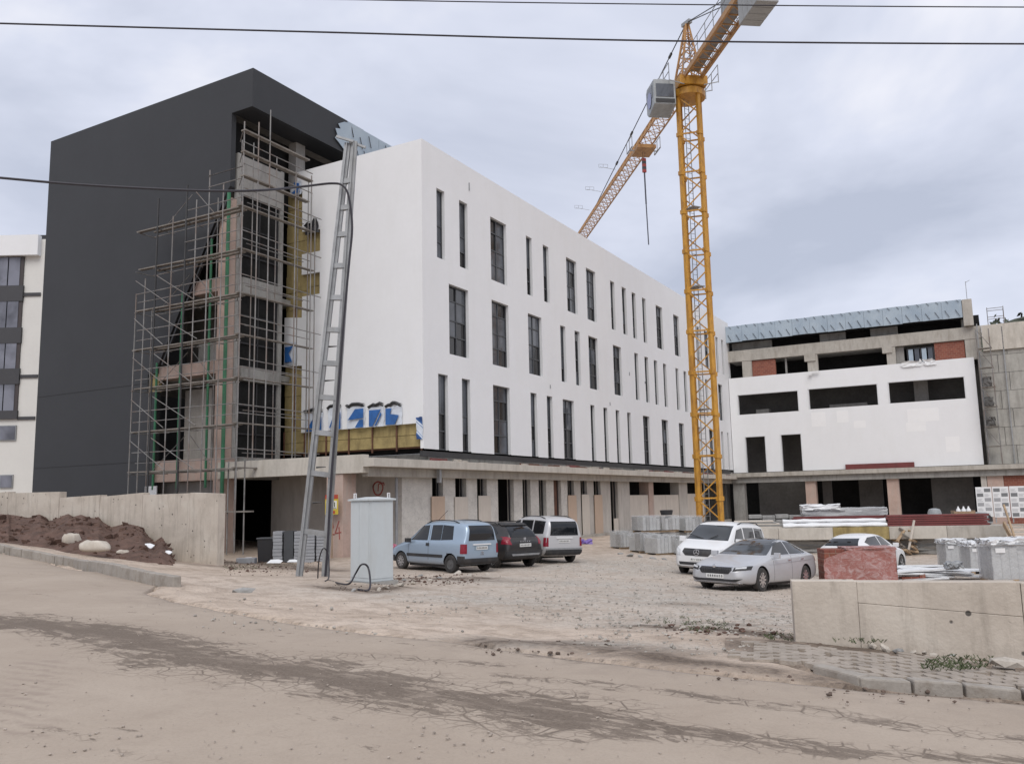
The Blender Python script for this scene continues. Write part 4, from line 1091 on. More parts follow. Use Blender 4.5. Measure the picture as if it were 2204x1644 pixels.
# slewing part: its own x axis runs along the jib
zj = HM + 1.25
jend = EYE + ray(1256, 507) * 1.0
dj = ray(1262, 497); tj = (cb.z + zj - EYE.z) / dj.z
jp = EYE + dj * tj
jdir = Vector((jp.x - cb.x, jp.y - cb.y, 0)); jl = jdir.length; jang = math.atan2(jdir.y, jdir.x)
RJ = Matrix.Rotation(jang - rad(28), 4, 'Z')          # jib axis in the crane's own frame
def J(x, y, z): return RJ @ Vector((x, y, z))
mb = MB(); mb.obox(J(0, 0, HM + 0.85), RJ.to_3x3() @ Vector((1.2, 0, 0)), RJ.to_3x3() @ Vector((0, 0.95, 0)), (0, 0, 0.3)); mb.build('turntable', M['yellow'], crane)
mb = MB()
for (x, y) in ((0.9, 0.7), (0.9, -0.7), (-0.9, 0.7), (-0.9, -0.7)): mb.bar(J(x, y, HM + 1.1), J(-0.4 + x * 0.12, y * 0.12, HM + 5.2), 0.11)
for j in range(1, 6):
    f = j / 6
    c = [J(-0.4 * f + x * (1 - 0.88 * f), y * (1 - 0.88 * f), HM + 1.1 + 4.1 * f) for (x, y) in ((0.9, 0.7), (0.9, -0.7), (-0.9, -0.7), (-0.9, 0.7))]
    g_ = (j - 1) / 6
    c0 = [J(-0.4 * g_ + x * (1 - 0.88 * g_), y * (1 - 0.88 * g_), HM + 1.1 + 4.1 * g_) for (x, y) in ((0.9, 0.7), (0.9, -0.7), (-0.9, -0.7), (-0.9, 0.7))]
    for q in range(4):
        mb.bar(c[q], c[(q + 1) % 4], 0.05); mb.bar(c0[q], c[(q + 1) % 4], 0.05)
mb.build('tower_head', M['orange'], crane)
mb = MB(); mb.obox(J(-0.4, 0, HM + 5.3), (0.15, 0, 0), (0, 0.4, 0), (0, 0, 0.12)); mb.build('head_pulley', M['galv'], crane)
apex = J(-0.4, 0, HM + 5.35)
# jib sections
LS = 3.4
def jib_section(x0, h0, h1, w=0.55):
    mb = MB()
    A, Bq = (x0, -w), (x0, w)
    mb.bar(J(x0, -w, zj), J(x0 + LS, -w, zj), 0.095); mb.bar(J(x0, w, zj), J(x0 + LS, w, zj), 0.095)
    mb.bar(J(x0, 0, zj + h0), J(x0 + LS, 0, zj + h1), 0.1)
    n = 3
    for i in range(n):
        xa, xb, xm = x0 + LS * i / n, x0 + LS * (i + 1) / n, x0 + LS * (i + 0.5) / n
        hm = h0 + (h1 - h0) * (i + 0.5) / n
        for w_ in (-w, w):
            mb.bar(J(xa, w_, zj), J(xm, 0, zj + hm), 0.045); mb.bar(J(xb, w_, zj), J(xm, 0, zj + hm), 0.045)
        mb.bar(J(xa, -w, zj), J(xb, w, zj), 0.035); mb.bar(J(xa, -w, zj), J(xa, w, zj), 0.045)
    return mb
nj = int((jl + 14) / LS)
for i in range(nj):
    jib_section(1.2 + i * LS, 1.25 - 0.02 * i, 1.25 - 0.02 * (i + 1)).build('jib_section', M['orange'], crane)
# counter jib with walkway and ballast
LC = 12.5
mb = MB()
for w in (-0.6, 0.6): mb.bar(J(-1.2, w, zj - 0.1), J(-LC, w, zj - 0.1), 0.16, 0.34)
n = 11
for i in range(n):
    xa, xb = -1.2 - (LC - 1.2) * i / n, -1.2 - (LC - 1.2) * (i + 1) / n
    mb.bar(J(xa, -0.6, zj - 0.1), J(xb, 0.6, zj - 0.1), 0.06); mb.bar(J(xb, -0.6, zj - 0.1), J(xb, 0.6, zj - 0.1), 0.07)
mb.build('counter_jib', M['orange'], crane)
mb = MB(); mb.obox(J(-6.4, 0, zj + 0.1), RJ.to_3x3() @ Vector((5.1, 0, 0)), RJ.to_3x3() @ Vector((0, 0.35, 0)), (0, 0, 0.02)); mb.build('walkway', M['galv'], crane)
mb = MB()
for w in (-0.75, 0.75):
    for z in (0.5, 1.05): mb.bar(J(-1.4, w, zj + z), J(-LC, w, zj + z), 0.035)
    for i in range(9): mb.bar(J(-1.4 - i * 1.38, w, zj), J(-1.4 - i * 1.38, w, zj + 1.05), 0.035)
mb.build('handrail', M['galv'], crane)
for i in range(4):
    mb = MB(); mb.obox(J(-LC + 0.1 + i * 0.62, 0, zj - 0.75), RJ.to_3x3() @ Vector((0.29, 0, 0)), RJ.to_3x3() @ Vector((0, 0.62, 0)), (0, 0, 1.15)); mb.build('counterweight', M['ballast'], crane, bevel=0.03)
mb = MB(); mb.obox(J(-8.6, 0.2, zj + 0.6), RJ.to_3x3() @ Vector((0.8, 0, 0)), RJ.to_3x3() @ Vector((0, 0.4, 0)), (0, 0, 0.45)); mb.build('hoist_winch', M['cabgrey'], crane)
for w in (-0.45, 0.45):
    mb = MB(); mb.tube([apex, J(-LC + 2.5, w, zj + 0.3)], 0.035, 5); mb.build('tie_bar', M['dark_iron'], crane)
mb = MB(); mb.tube([apex, J(jl * 0.86, 0, zj + 1.1)], 0.04, 5)
for f in (0.12, 0.3, 0.5, 0.68): 
    p, q = apex.lerp(J(jl * 0.86, 0, zj + 1.1), f), apex.lerp(J(jl * 0.86, 0, zj + 1.1), f + 0.02)
    mb.bar(p, q, 0.14)
mb.build('tie_bar', M['dark_iron'], crane)
# slewing platform rails and cab
for w in (-1.7, 1.7):
    mb = MB()
    for z in (1.35, 1.95): mb.bar(J(-1.2, w, HM + z), J(1.2, w, HM + z), 0.04)
    for x in (-1.2, 0, 1.2): mb.bar(J(x, w, HM + 0.7), J(x, w, HM + 1.95), 0.04); mb.bar(J(x, w * 0.4, HM + 0.5), J(x, w, HM + 0.75), 0.05)
    mb.build('platform_rail', M['galv'], crane)
cc = at_depth(1423, 215, CY - 0.4) - cb
cc = Matrix.Rotation(-rad(28), 4, 'Z') @ cc
mb = MB()
Cx, Cy = RJ.to_3x3() @ Vector((1, 0, 0)), RJ.to_3x3() @ Vector((0, 1, 0))
prof = [(-0.85, -0.7), (0.55, -1.05), (0.9, -0.75), (0.95, 0.75), (0.75, 1.02), (-0.85, 1.02)]
mb.prism(prof, cc - Cy * 0.75, Cx, (0, 0, 1), Cy, 1.5)
cab = mb.build('operator_cab', M['cabgrey'], crane, bevel=0.05)
for sgn in (1, -1):
    mb = MB(); mb.prism([(-0.5, -0.1), (0.75, -0.1), (0.8, 0.75), (-0.5, 0.75)], cc + Cy * (0.76 * sgn), Cx, (0, 0, 1), Cy * sgn, 0.02); mb.build('cab_window', M['glass'], cab)
mb = MB(); mb.prism([(-0.6, -0.2), (0.6, -0.2), (0.6, 0.7), (-0.6, 0.7)], cc - Cx * 0.86, Cy, (0, 0, 1), -Cx, 0.02); mb.build('cab_window', M['glass'], cab)
mb = MB(); mb.prism([(-0.65, -0.6), (0.65, -0.6), (0.65, -0.35), (-0.65, -0.35)], cc - Cx * 0.88, Cy, (0, 0, 1), -Cx, 0.03); mb.build('cab_vent', M['dark_iron'], cab)
mb = MB(); mb.obox(cc + Vector((0, 0, 1.16)), Cx * 0.35, Cy * 0.3, (0, 0, 0.14)); mb.build('air_conditioner', M['cabgrey'], cab)
mb = MB(); mb.prism([(0.42 * math.cos(a), 0.55 * math.sin(a)) for a in [i * math.pi / 8 for i in range(16)]], cc + Cy * 0.79 + Vector((0, 0, -0.1)) + Cx * 0.1, Cx, (0, 0, 1), Cy, 0.02); mb.build('cab_emblem', flat('lavender_sign', (0.3, 0.33, 0.5)), cab)
# trolley and hook
dt = ray(1404, 318); tt = (cb.z + zj - EYE.z) / dt.z
tp = Matrix.Rotation(-rad(28), 4, 'Z') @ (EYE + dt * tt - cb)
xt = (RJ.inverted() @ tp).x
mb = MB(); mb.obox(J(xt, 0, zj - 0.3), Cx * 1.0, Cy * 0.75, (0, 0, 0.13)); mb.build('trolley', M['orange'], crane)
mb = MB()
for w in (-1.15, 1.15):
    mb.bar(J(xt - 0.8, w, zj + 0.6), J(xt + 0.8, w, zj + 0.6), 0.04); mb.bar(J(xt - 0.8, w, zj - 0.3), J(xt + 0.8, w, zj - 0.3), 0.1, 0.04)
    for x in (-0.8, 0, 0.8): mb.bar(J(xt + x, w, zj - 0.3), J(xt + x, w, zj + 0.6), 0.04)
    mb.bar(J(xt, w, zj - 0.3), J(xt, 0, zj - 0.3), 0.08)
mb.build('trolley_basket', M['galv'], crane)
def on_trolley(v):                         # point straight below the trolley seen at image height v
    d = ray(1406, v); f = (EYE + dt * tt).y
    return (Matrix.Rotation(-rad(28), 4, 'Z') @ (EYE + d * f - cb)).z
p0 = J(xt, 0, zj - 0.4)
zs = [p0.z, on_trolley(342), on_trolley(372), on_trolley(440), on_trolley(527)]
mb = MB(); mb.tube([p0 + Vector((0.1, 0, 0)), (p0.x + 0.1, p0.y, zs[1])], 0.012, 5); mb.tube([p0 - Vector((0.1, 0, 0)), (p0.x - 0.1, p0.y, zs[1])], 0.012, 5); mb.build('hoist_rope', M['dark_iron'], crane)
mb = MB()
nb = 5
for i in range(nb):
    mb.mi = i % 2
    za, zb = zs[1] + (zs[2] - zs[1]) * i / nb, zs[1] + (zs[2] - zs[1]) * (i + 1) / nb
    mb.box(p0.x - 0.14, p0.y - 0.1, zb, p0.x + 0.14, p0.y + 0.1, za)
mb.build('hook_block', [flat('hook_red', (0.35, 0.05, 0.04)), flat('hook_black', (0.05, 0.05, 0.05))], crane)
mb = MB(); mb.tube([(p0.x, p0.y, zs[2]), (p0.x + 0.03, p0.y, zs[3])], 0.06, 6); mb.tube([(p0.x + 0.03, p0.y, zs[3]), (p0.x + 0.1, p0.y, zs[4])], 0.045, 6); mb.build('hook_sling', pm('dark_sling', (0.06, 0.065, 0.085), 0.6), crane)
for f in (0.55, 0.72, 0.88):
    mb = MB(); x = jl * f
    mb.bar(J(x, 0.5, zj + 0.9), J(x, 1.9, zj + 1.1), 0.025)
    for z in (1.05, 1.35): mb.bar(J(x, 1.2, zj + z), J(x, 2.0, zj + z), 0.02)
    for y in (1.2, 1.6, 2.0): mb.bar(J(x, y, zj + 1.05), J(x, y, zj + 1.35), 0.02)
    mb.build('jib_bracket', M['galv'], crane)

# ------------------------------------------------------------------ galvanised ladder-type power pole
pg = on_ground(672, 1240); PD = pg.y
pole = thing('power_pole', 'tall galvanised ladder shaped power pole leaning beside the grey cabinet', 'utility pole', pg)
def PP(u, v, dy=0.0): return at_depth(u, v, PD + dy) - pg
L0, L1 = PP(643, 1240), PP(748, 308); R0, R1_ = PP(698, 1248), PP(762, 304)
for a, b in ((L0, L1), (R0, R1_)):
    mb = MB()
    d = (b - a).normalized(); sx = Vector((1, 0, 0)); 
    mb.bar(a - d * 0.3, b, 0.02, 0.2, (0, 1, 0))
    x = d.cross(Vector((0, 1, 0))).normalized()
    for off in (-0.085, 0.085):
        mb.obox((a + b) / 2 + Vector((0, 0.06, 0)) + x * off, d * ((b - a).length / 2), Vector((0, 0.06, 0)), x * 0.01)
    mb.obox((a + b) / 2, d * ((b - a).length / 2), Vector((0, 0.012, 0)), x * 0.09)
    mb.build('upright', M['galv'], pole)
for v in (395, 455, 515, 585, 655, 725, 797, 870, 945, 1030, 1150):
    f = (1242 - v) / (1242 - 306)
    a, b = L0.lerp(L1, f), R0.lerp(R1_, f)
    mb = MB(); mb.obox((a + b) / 2 + Vector((0, 0.03, 0)), (b - a) / 2, (0, 0.07, 0), (0, 0, 0.075)); mb.build('rung_plate', M['galv'], pole)
for (u0, v0, u1, v1, dy) in ((724, 294, 760, 305, -0.1), (752, 305, 787, 318, 0.1)):
    mb = MB(); mb.bar(PP(u0, v0, dy), PP(u1, v1, dy), 0.07, 0.07); mb.build('cross_arm', M['galv'], pole)
for v, dx in ((762, 9), (835, 0), (660 + 1050 * .3405 + 0, -6), (660 + 1265 * .3405, 8)):
    f = (1242 - v) / (1242 - 306); a = L0.lerp(L1, f).lerp(R0.lerp(R1_, f), 0.25)
    mb = MB(); mb.tube([a, a + Vector((0.28, 0, 0.01))], [0.03, 0.012], 6); mb.build('step_bolt', M['dark_iron'], pole)

def px_cable(name, pts, r, label, cat='cable', n=8):
    P = [at_depth(u, v, y) for u, v, y in pts]
    # smooth (Catmull-Rom)
    Q = []
    for i in range(len(P) - 1):
        p0, p1, p2, p3 = P[max(i - 1, 0)], P[i], P[i + 1], P[min(i + 2, len(P) - 1)]
        for k in range(n):
            t = k / n
            Q.append(0.5 * ((2 * p1) + (p2 - p0) * t + (2 * p0 - 5 * p1 + 4 * p2 - p3) * t * t + (3 * p1 - p0 - 3 * p2 + p3) * t ** 3))
    Q.append(P[-1])
    o0 = Q[0].copy()
    mb = MB(); mb.tube([q - o0 for q in Q], r, 6)
    o = mb.build(name, M['cable'], None, o0, smooth=True)
    return tag(o, label, cat)
px_cable('overhead_wire', [(-2500, -10, 12), (-600, 32, 12), (0, 51, 12), (700, 70, 12), (1400, 88, 12), (2204, 95, 12), (2900, 92, 12), (4500, 60, 12)], 0.013, 'lower black overhead wire crossing the whole sky near the top', 'overhead wire')
px_cable('overhead_wire', [(-2500, -150, 13), (0, -20, 13), (770, 0, 13), (1480, 10.5, 13), (2204, 16, 13), (2900, 14, 13), (4500, -20, 13)], 0.0095, 'thin upper wire skimming the top edge of the sky', 'overhead wire')
px_cable('service_cable', [(-1200, 250, 22), (-300, 355, 22), (0, 383, 22.4), (150, 396, 22.7), (300, 405, 22.9), (450, 411, 23), (560, 410, 23.1), (650, 402, PD - .2), (715, 395, PD - .2), (740, 402, PD - .25), (752, 430, PD - .2), (758, 490, PD - .15), (752, 560, PD - .15), (741, 680, PD - .15), (728, 850, PD - .15), (713, 1030, PD - .15), (705, 1180, PD - .15), (700, 1240, PD - .15)], 0.035, 'thick black cable sagging from the left onto the power pole', 'cable')

# ------------------------------------------------------------------ grey street cabinet
cg = on_ground(796, 1256)
cabx = thing('utility_cabinet', 'grey steel electrical cabinet standing on the kerbside dirt beside the power pole', 'cabinet', cg, rad(44))
CA, CBd, CH = 0.66, 0.80, 1.88                   # right face runs along +x, left face along +y
mb = MB(); mb.box(0, 0, 0.03, CA, CBd, CH); mb.build('body', M['cabinet'], cabx, bevel=0.012)
mb = MB()
mb.add([(-0.05, -0.05, CH + 0.002), (CA + 0.05, -0.05, CH + 0.002), (CA + 0.05, CBd + 0.05, CH + 0.002), (-0.05, CBd + 0.05, CH + 0.002), (-0.05, -0.05, CH + 0.04), (CA + 0.05, -0.05, CH + 0.04), (CA + 0.05, CBd + 0.05, CH + 0.04), (-0.05, CBd + 0.05, CH + 0.04), (CA / 2, 0.15, CH + 0.09), (CA / 2, CBd - 0.15, CH + 0.09)],
       [(3, 2, 1, 0), (0, 1, 5, 4), (1, 2, 6, 5), (2, 3, 7, 6), (3, 0, 4, 7), (4, 5, 8), (6, 7, 9), (5, 6, 9, 8), (7, 4, 8, 9)])
mb.build('lid', M['cabinet'], cabx)
for y0, y1 in ((0.03, 0.42), (0.43, CBd - 0.03)):
    mb = MB(); mb.box(-0.012, y0, 0.12, -0.002, y1, CH - 0.04); mb.build('door', M['cabinet'], cabx, bevel=0.003)
mb = MB(); mb.box(0.03, -0.012, 0.1, CA - 0.03, -0.002, CH - 0.04); mb.build('side_panel', M['cabinet'], cabx, bevel=0.003)
mb = MB(); mb.box(-0.08, -0.08, -0.25, CA + 0.08, CBd + 0.08, 0.029); mb.build('plinth', M['concrete_grey'], cabx)
for x, y in ((CA - 0.06, 0.1), (0.06, CBd - 0.1)):
    mb = MB(); mb.box(x - 0.035, y - 0.015, CH + 0.06, x - 0.02, y + 0.015, CH + 0.16); mb.box(x + 0.02, y - 0.015, CH + 0.06, x + 0.035, y + 0.015, CH + 0.16); mb.box(x - 0.035, y - 0.015, CH + 0.161, x + 0.035, y + 0.015, CH + 0.18); mb.build('lifting_lug', M['lamp_white'], cabx)
def hose(name, pts, r, label, cat):
    P = [on_ground(u, v, dz) if dz is not None else None for u, v, dz in pts]
    base = P[0].copy()
    Q = []
    for i in range(len(P) - 1):
        p0, p1, p2, p3 = P[max(i - 1, 0)], P[i], P[i + 1], P[min(i + 2, len(P) - 1)]
        for k in range(6):
            t = k / 6
            Q.append(0.5 * ((2 * p1) + (p2 - p0) * t + (2 * p0 - 5 * p1 + 4 * p2 - p3) * t * t + (3 * p1 - p0 - 3 * p2 + p3) * t ** 3))
    Q.append(P[-1])
    mb = MB(); mb.tube([q - base for q in Q], r, 6)
    return tag(mb.build(name, M['cable'], None, base, smooth=True), label, cat)
hose('power_cable', [(700, 1246, 0.0), (730, 1258, 0.03), (752, 1266, 0.1), (765, 1266, 0.3), (778, 1268, 0.5), (792, 1268, 0.45), (797, 1270, 0.15), (792, 1272, 0.02), (770, 1270, 0.02)], 0.02, 'loop of black cable on the ground in front of the grey cabinet', 'cable')
hose('power_cable', [(684, 1246, 0.02), (686, 1247, 0.45), (695, 1248, 0.75), (706, 1248, 0.6), (708, 1249, 0.1), (700, 1252, 0.02)], 0.016, 'loop of black cable rising from the foot of the power pole', 'cable')
# yellow site sign on the pink column
sp = B(32.5, 28.55, -0.05)
sgn = thing('site_sign', 'small yellow and white notice board standing by the pink concrete column', 'sign', sp, YAW)
mb = MB(); mb.box(-0.02, -0.36, -0.42, 0.0, 0.36, 0.42); mb.build('board', flat('sign_yellow', (0.55, 0.42, 0.05)), sgn)
def rects(name, mat, rs_, x=-0.026):
    mb = MB()
    for y0, z0, y1, z1 in rs_: mb.box(x, y0, z0, x + 0.004, y1, z1)
    return mb.build(name, mat, sgn)
rects('white_field', flat('sign_white', (0.7, 0.68, 0.6)), [(-0.3, -0.18, 0.3, 0.16)])
o = rects('printed_band', flat('sign_red', (0.4, 0.06, 0.03)), [(-0.36, 0.24, 0.36, 0.42), (-0.2, -0.38, 0.2, -0.27)]); o['kind'] = 'stuff'
o = rects('printed_text', flat('sign_ink', (0.05, 0.07, 0.04)), [(-0.02 + 0.09 * i, -0.1 + 0.02 * (i % 2), 0.03 + 0.09 * i, 0.1) for i in range(-2, 3)] + [(-0.26, -0.15, 0.2, -0.13)], -0.031); o['kind'] = 'stuff'
mb = MB(); mb.tube([(0.03, 0, -2.6), (0.03, 0, 0.4)], 0.025, 6); mb.build('post', M['wood'], sgn)
# ================================================================== VEHICLES
def paint(name, col, metal=0.0, rough=0.28):
    m, nt, b, N, L = new_mat(name)
    v = coords(N, L)
    f = noise(N, L, v, 1.3, 4, 0.6)
    dirt = (0.30, 0.255, 0.21)
    pz = N.new('ShaderNodeTexCoord'); sp_ = N.new('ShaderNodeSeparateXYZ'); L.new(pz.outputs['Object'], sp_.inputs[0])
    low = nd(N, 'ShaderNodeMapRange'); low.inputs['From Min'].default_value = 0.15; low.inputs['From Max'].default_value = 0.75; low.inputs['To Min'].default_value = 0.42; low.inputs['To Max'].default_value = 0.04
    L.new(sp_.outputs[2], low.inputs['Value'])
    k = math_(N, L, 'MULTIPLY', low.outputs['Result'], ramp(N, L, noise(N, L, v, 3.5, 5, 0.65), [(0.3, 0.45), (0.7, 1.0)]))
    L.new(mixc(N, L, k, col, dirt), b.inputs['Base Color'])
    L.new(math_(N, L, 'ADD', rough, math_(N, L, 'MULTIPLY', k, 0.5)), b.inputs['Roughness'])
    b.inputs['Metallic'].default_value = metal
    b.inputs['Coat Weight'].default_value = 0.3; b.inputs['Coat Roughness'].default_value = 0.06
    return m
M['tyre'] = pm('tyre_rubber', (0.03, 0.029, 0.028), 0.85, 0.2, 8, stain=(0.12, 0.1, 0.085), samt=0.6)
M['rim'] = pm('alloy_rim', (0.5, 0.5, 0.51), 0.35, 0.05, 5, metal=0.7)
M['rim_dark'] = pm('steel_rim', (0.09, 0.09, 0.09), 0.6, 0.2, 5)
M['trim'] = pm('black_plastic_trim', (0.025, 0.025, 0.027), 0.6, 0.15, 4, stain=(0.09, 0.08, 0.07), samt=0.4)
M['lamp_red'] = pm('red_lamp', (0.22, 0.015, 0.03), 0.2, 0.15, 8)
M['lamp_clear'] = pm('clear_lamp', (0.55, 0.56, 0.57), 0.15, 0.25, 12)
M['plate'] = pm('number_plate_white', (0.72, 0.72, 0.7), 0.4, 0.03)
M['ink'] = flat('plate_ink', (0.03, 0.03, 0.035), 0.5)
M['chrome'] = pm('chrome_trim', (0.6, 0.6, 0.62), 0.15, 0.05, 5, metal=0.9)
M['screen'] = glass_mat('windscreen_glass', (0.05, 0.055, 0.06), 0.06, 0.3, 0.012)
DG = bpy.context.evaluated_depsgraph_get

def car_shell(stations, cuts):
    """lofted body cage -> smooth closed shell -> wheel arches cut out. Returns mesh data with materials (paint slot, dark slot) and a BVH"""
    def ring(st):
        x, wl, wb, wr, zs, zb, zr = st
        dz = zr - zb
        e = min(0.10, 0.3 * dz); g = min(0.025, 0.1 * dz)
        half = [(0, zs), (wl * 0.75, zs), (wl * 0.96, zs + 0.04), (wl, zs + 0.14), (wl + 0.012, zs + (zb - zs) * 0.55), (wb + 0.006, zb - 0.10 * (zb - zs)), (wb, zb),
                (wb - 0.3 * (wb - wr) - 0.01, zb + 0.25 * dz), (wr + 0.25 * (wb - wr), zr - e * 2 if dz > 0.3 else zb + 0.5 * dz), (wr, zr - e), (wr * 0.88, zr - g), (wr * 0.5, zr), (0, zr + 0.012)]
        return [(x, y, z) for y, z in half] + [(x, -y, z) for y, z in reversed(half[1:-1])]
    rings = [ring(s) for s in stations]
    def cap(r, sgn, dx, ky, kz):
        zc = (min(p[2] for p in r) + max(p[2] for p in r)) / 2
        return [(p[0] + sgn * dx, p[1] * ky, zc + (p[2] - zc) * kz) for p in r]
    rings = [cap(rings[0], 1, 0.035, 0.5, 0.5), cap(rings[0], 1, 0.03, 0.93, 0.92)] + rings + [cap(rings[-1], -1, 0.03, 0.93, 0.93), cap(rings[-1], -1, 0.035, 0.5, 0.5)]
    n = len(rings[0]); V = [p for r in rings for p in r]
    F = [(i * n + k, i * n + (k + 1) % n, (i + 1) * n + (k + 1) % n, (i + 1) * n + k) for i in range(len(rings) - 1) for k in range(n)]
    F += [tuple(range(n)), tuple((len(rings) - 1) * n + k for k in reversed(range(n)))]
    me = bpy.data.meshes.new('shell'); me.from_pydata(V, [], F)
    bm = bmesh.new(); bm.from_mesh(me); bmesh.ops.recalc_face_normals(bm, faces=bm.faces); bm.to_mesh(me); bm.free()
    tmp = bpy.data.objects.new('tmp_shell', me); COL.objects.link(tmp)
    tmp.modifiers.new('s', 'SUBSURF').levels = 2
    dg = DG(); dg.update()
    me2 = bpy.data.meshes.new_from_object(tmp.evaluated_get(dg))
    bm = bmesh.new(); bm.from_mesh(me2); bvh = BVHTree.FromBMesh(bm); bm.free()
    # arches
    mb = MB()
    for (x, y, z, r, wdt) in cuts:
        nn = 28
        base = []
        for yy in (y - wdt / 2, y + wdt / 2): base.append([(x + r * math.cos(2 * math.pi * k / nn), yy, z + r * math.sin(2 * math.pi * k / nn)) for k in range(nn)])
        mb.add(base[0] + base[1], [tuple(range(nn - 1, -1, -1)), tuple(range(nn, 2 * nn))] + [(k, (k + 1) % nn, nn + (k + 1) % nn, nn + k) for k in range(nn)])
    cut = mb.build('tmp_cut', M['trim'])
    me2.materials.clear(); me2.materials.append(M['trim'])
    tmp.modifiers.clear(); tmp.data = me2
    bo = tmp.modifiers.new('b', 'BOOLEAN'); bo.object = cut; bo.operation = 'DIFFERENCE'; bo.solver = 'EXACT'
    dg = DG(); dg.update()
    me3 = bpy.data.meshes.new_from_object(tmp.evaluated_get(dg))
    bpy.data.objects.remove(tmp); bpy.data.objects.remove(cut)
    return me3, bvh
def finish_shell(me, body_mat, cuts):
    me.materials.clear(); me.materials.append(body_mat); me.materials.append(M['trim'])
    for p in me.polygons:
        c = p.center; inside = False
        for (x, y, z, r, wdt) in cuts:
            d = math.hypot(c.x - x, c.z - z)
            if d < r * 1.004 and abs(c.y - y) < wdt / 2 + 0.01 and (d > r * 0.97 or abs(abs(c.y - y) - wdt / 2) < 0.01): inside = True
        if c.z < 0.26 and abs(p.normal.z) > 0.8: inside = True
        p.material_index = 1 if inside else 0
        p.use_smooth = True
    try: me.set_sharp_from_angle(angle=rad(35))
    except Exception: pass
AX = {'L': (Vector((1, 0, 0)), Vector((0, 1, 0))), 'R': (Vector((1, 0, 0)), Vector((0, -1, 0))), 'F': (Vector((0, 1, 0)), Vector((1, 0, 0))), 'B': (Vector((0, 1, 0)), Vector((-1, 0, 0))), 'T': (Vector((1, 0, 0)), Vector((0, 0, 1)))}
def decal(root, name, bvh, poly, axis, mat, off=0.006, step=0.045):
    a, out = AX[axis]
    b = Vector((0, 0, 1)) if axis != 'T' else Vector((0, 1, 0))
    bm = bmesh.new()
    bm.faces.new([bm.verts.new((u, w, 0)) for u, w in poly])
    for dim in (0, 1):
        lo, hi = min(p[dim] for p in poly), max(p[dim] for p in poly)
        k = max(1, int((hi - lo) / step))
        for i in range(1, k):
            co = [0, 0, 0]; no = [0, 0, 0]; co[dim] = lo + (hi - lo) * i / k; no[dim] = 1
            bmesh.ops.bisect_plane(bm, geom=bm.verts[:] + bm.edges[:] + bm.faces[:], plane_co=co, plane_no=no)
    bmesh.ops.triangulate(bm, faces=[f for f in bm.faces if len(f.verts) > 4])
    nrm = {}
    for v in bm.verts:
        o = a * v.co.x + b * v.co.y + out * 5
        h, n_, i, d = bvh.ray_cast(o, -out)
        if h is None:
            h, n_, i, d = bvh.find_nearest(a * v.co.x + b * v.co.y + out * 0.8)
        if n_.dot(out) < 0: n_ = -n_
        nrm[v] = n_.copy()
        v.co = h + n_ * off
    bd = [e for e in bm.edges if e.is_boundary]
    old = {}
    r = bmesh.ops.extrude_edge_only(bm, edges=bd)
    for g_ in r['geom']:
        if isinstance(g_, bmesh.types.BMVert):
            src = min(nrm, key=lambda q: (q.co - g_.co).length_squared)
            g_.co = g_.co - nrm[src] * (off + 0.012)
    bmesh.ops.recalc_face_normals(bm, faces=bm.faces)
    me = bpy.data.meshes.new(name); bm.to_mesh(me); bm.free()
    me.materials.append(mat)
    return link(name, me, root)
def mirror(poly): return [(-u, w) for u, w in poly]
def both(root, name, bvh, poly, mat, **k):
    return [decal(root, name, bvh, poly, s, mat, **k) for s in ('L', 'R')]
def wheel(root, x, y, r, side, rim, spokes, w=0.2):
    mb = MB(); mb.lathe([(r * 0.62, -w / 2), (r * 0.9, -w / 2), (r, -w / 2 + 0.035), (r, w / 2 - 0.035), (r * 0.9, w / 2), (r * 0.62, w / 2), (r * 0.62, -w / 2)], n=28, axis='y')
    wh = mb.build('wheel', M['tyre'], root, (x, y, r), smooth=True)
    mb = MB(); s = side
    mb.lathe([(r * 0.63, s * w * 0.42), (r * 0.58, s * w * 0.44), (r * 0.55, s * w * 0.3), (r * 0.14, s * w * 0.34), (r * 0.12, s * w * 0.42), (0, s * w * 0.42)], n=24, axis='y')
    ri = mb.build('rim', M['rim_dark'] if spokes else rim, wh, smooth=True)
    if spokes:
        mb = MB()
        for k in range(spokes):
            t = 2 * math.pi * k / spokes
            d = Vector((math.cos(t), 0, math.sin(t)))
            mb.bar(d * r * 0.1 + Vector((0, s * w * 0.43, 0)), d * r * 0.6 + Vector((0, s * w * 0.44, 0)), 0.05, 0.02, (0, 1, 0))
        mb.lathe([(r * 0.63, s * w * 0.46), (r * 0.57, s * w * 0.47), (r * 0.57, s * w * 0.4)], n=24, axis='y')
        mb.build('rim_spokes', rim, wh)
    return wh
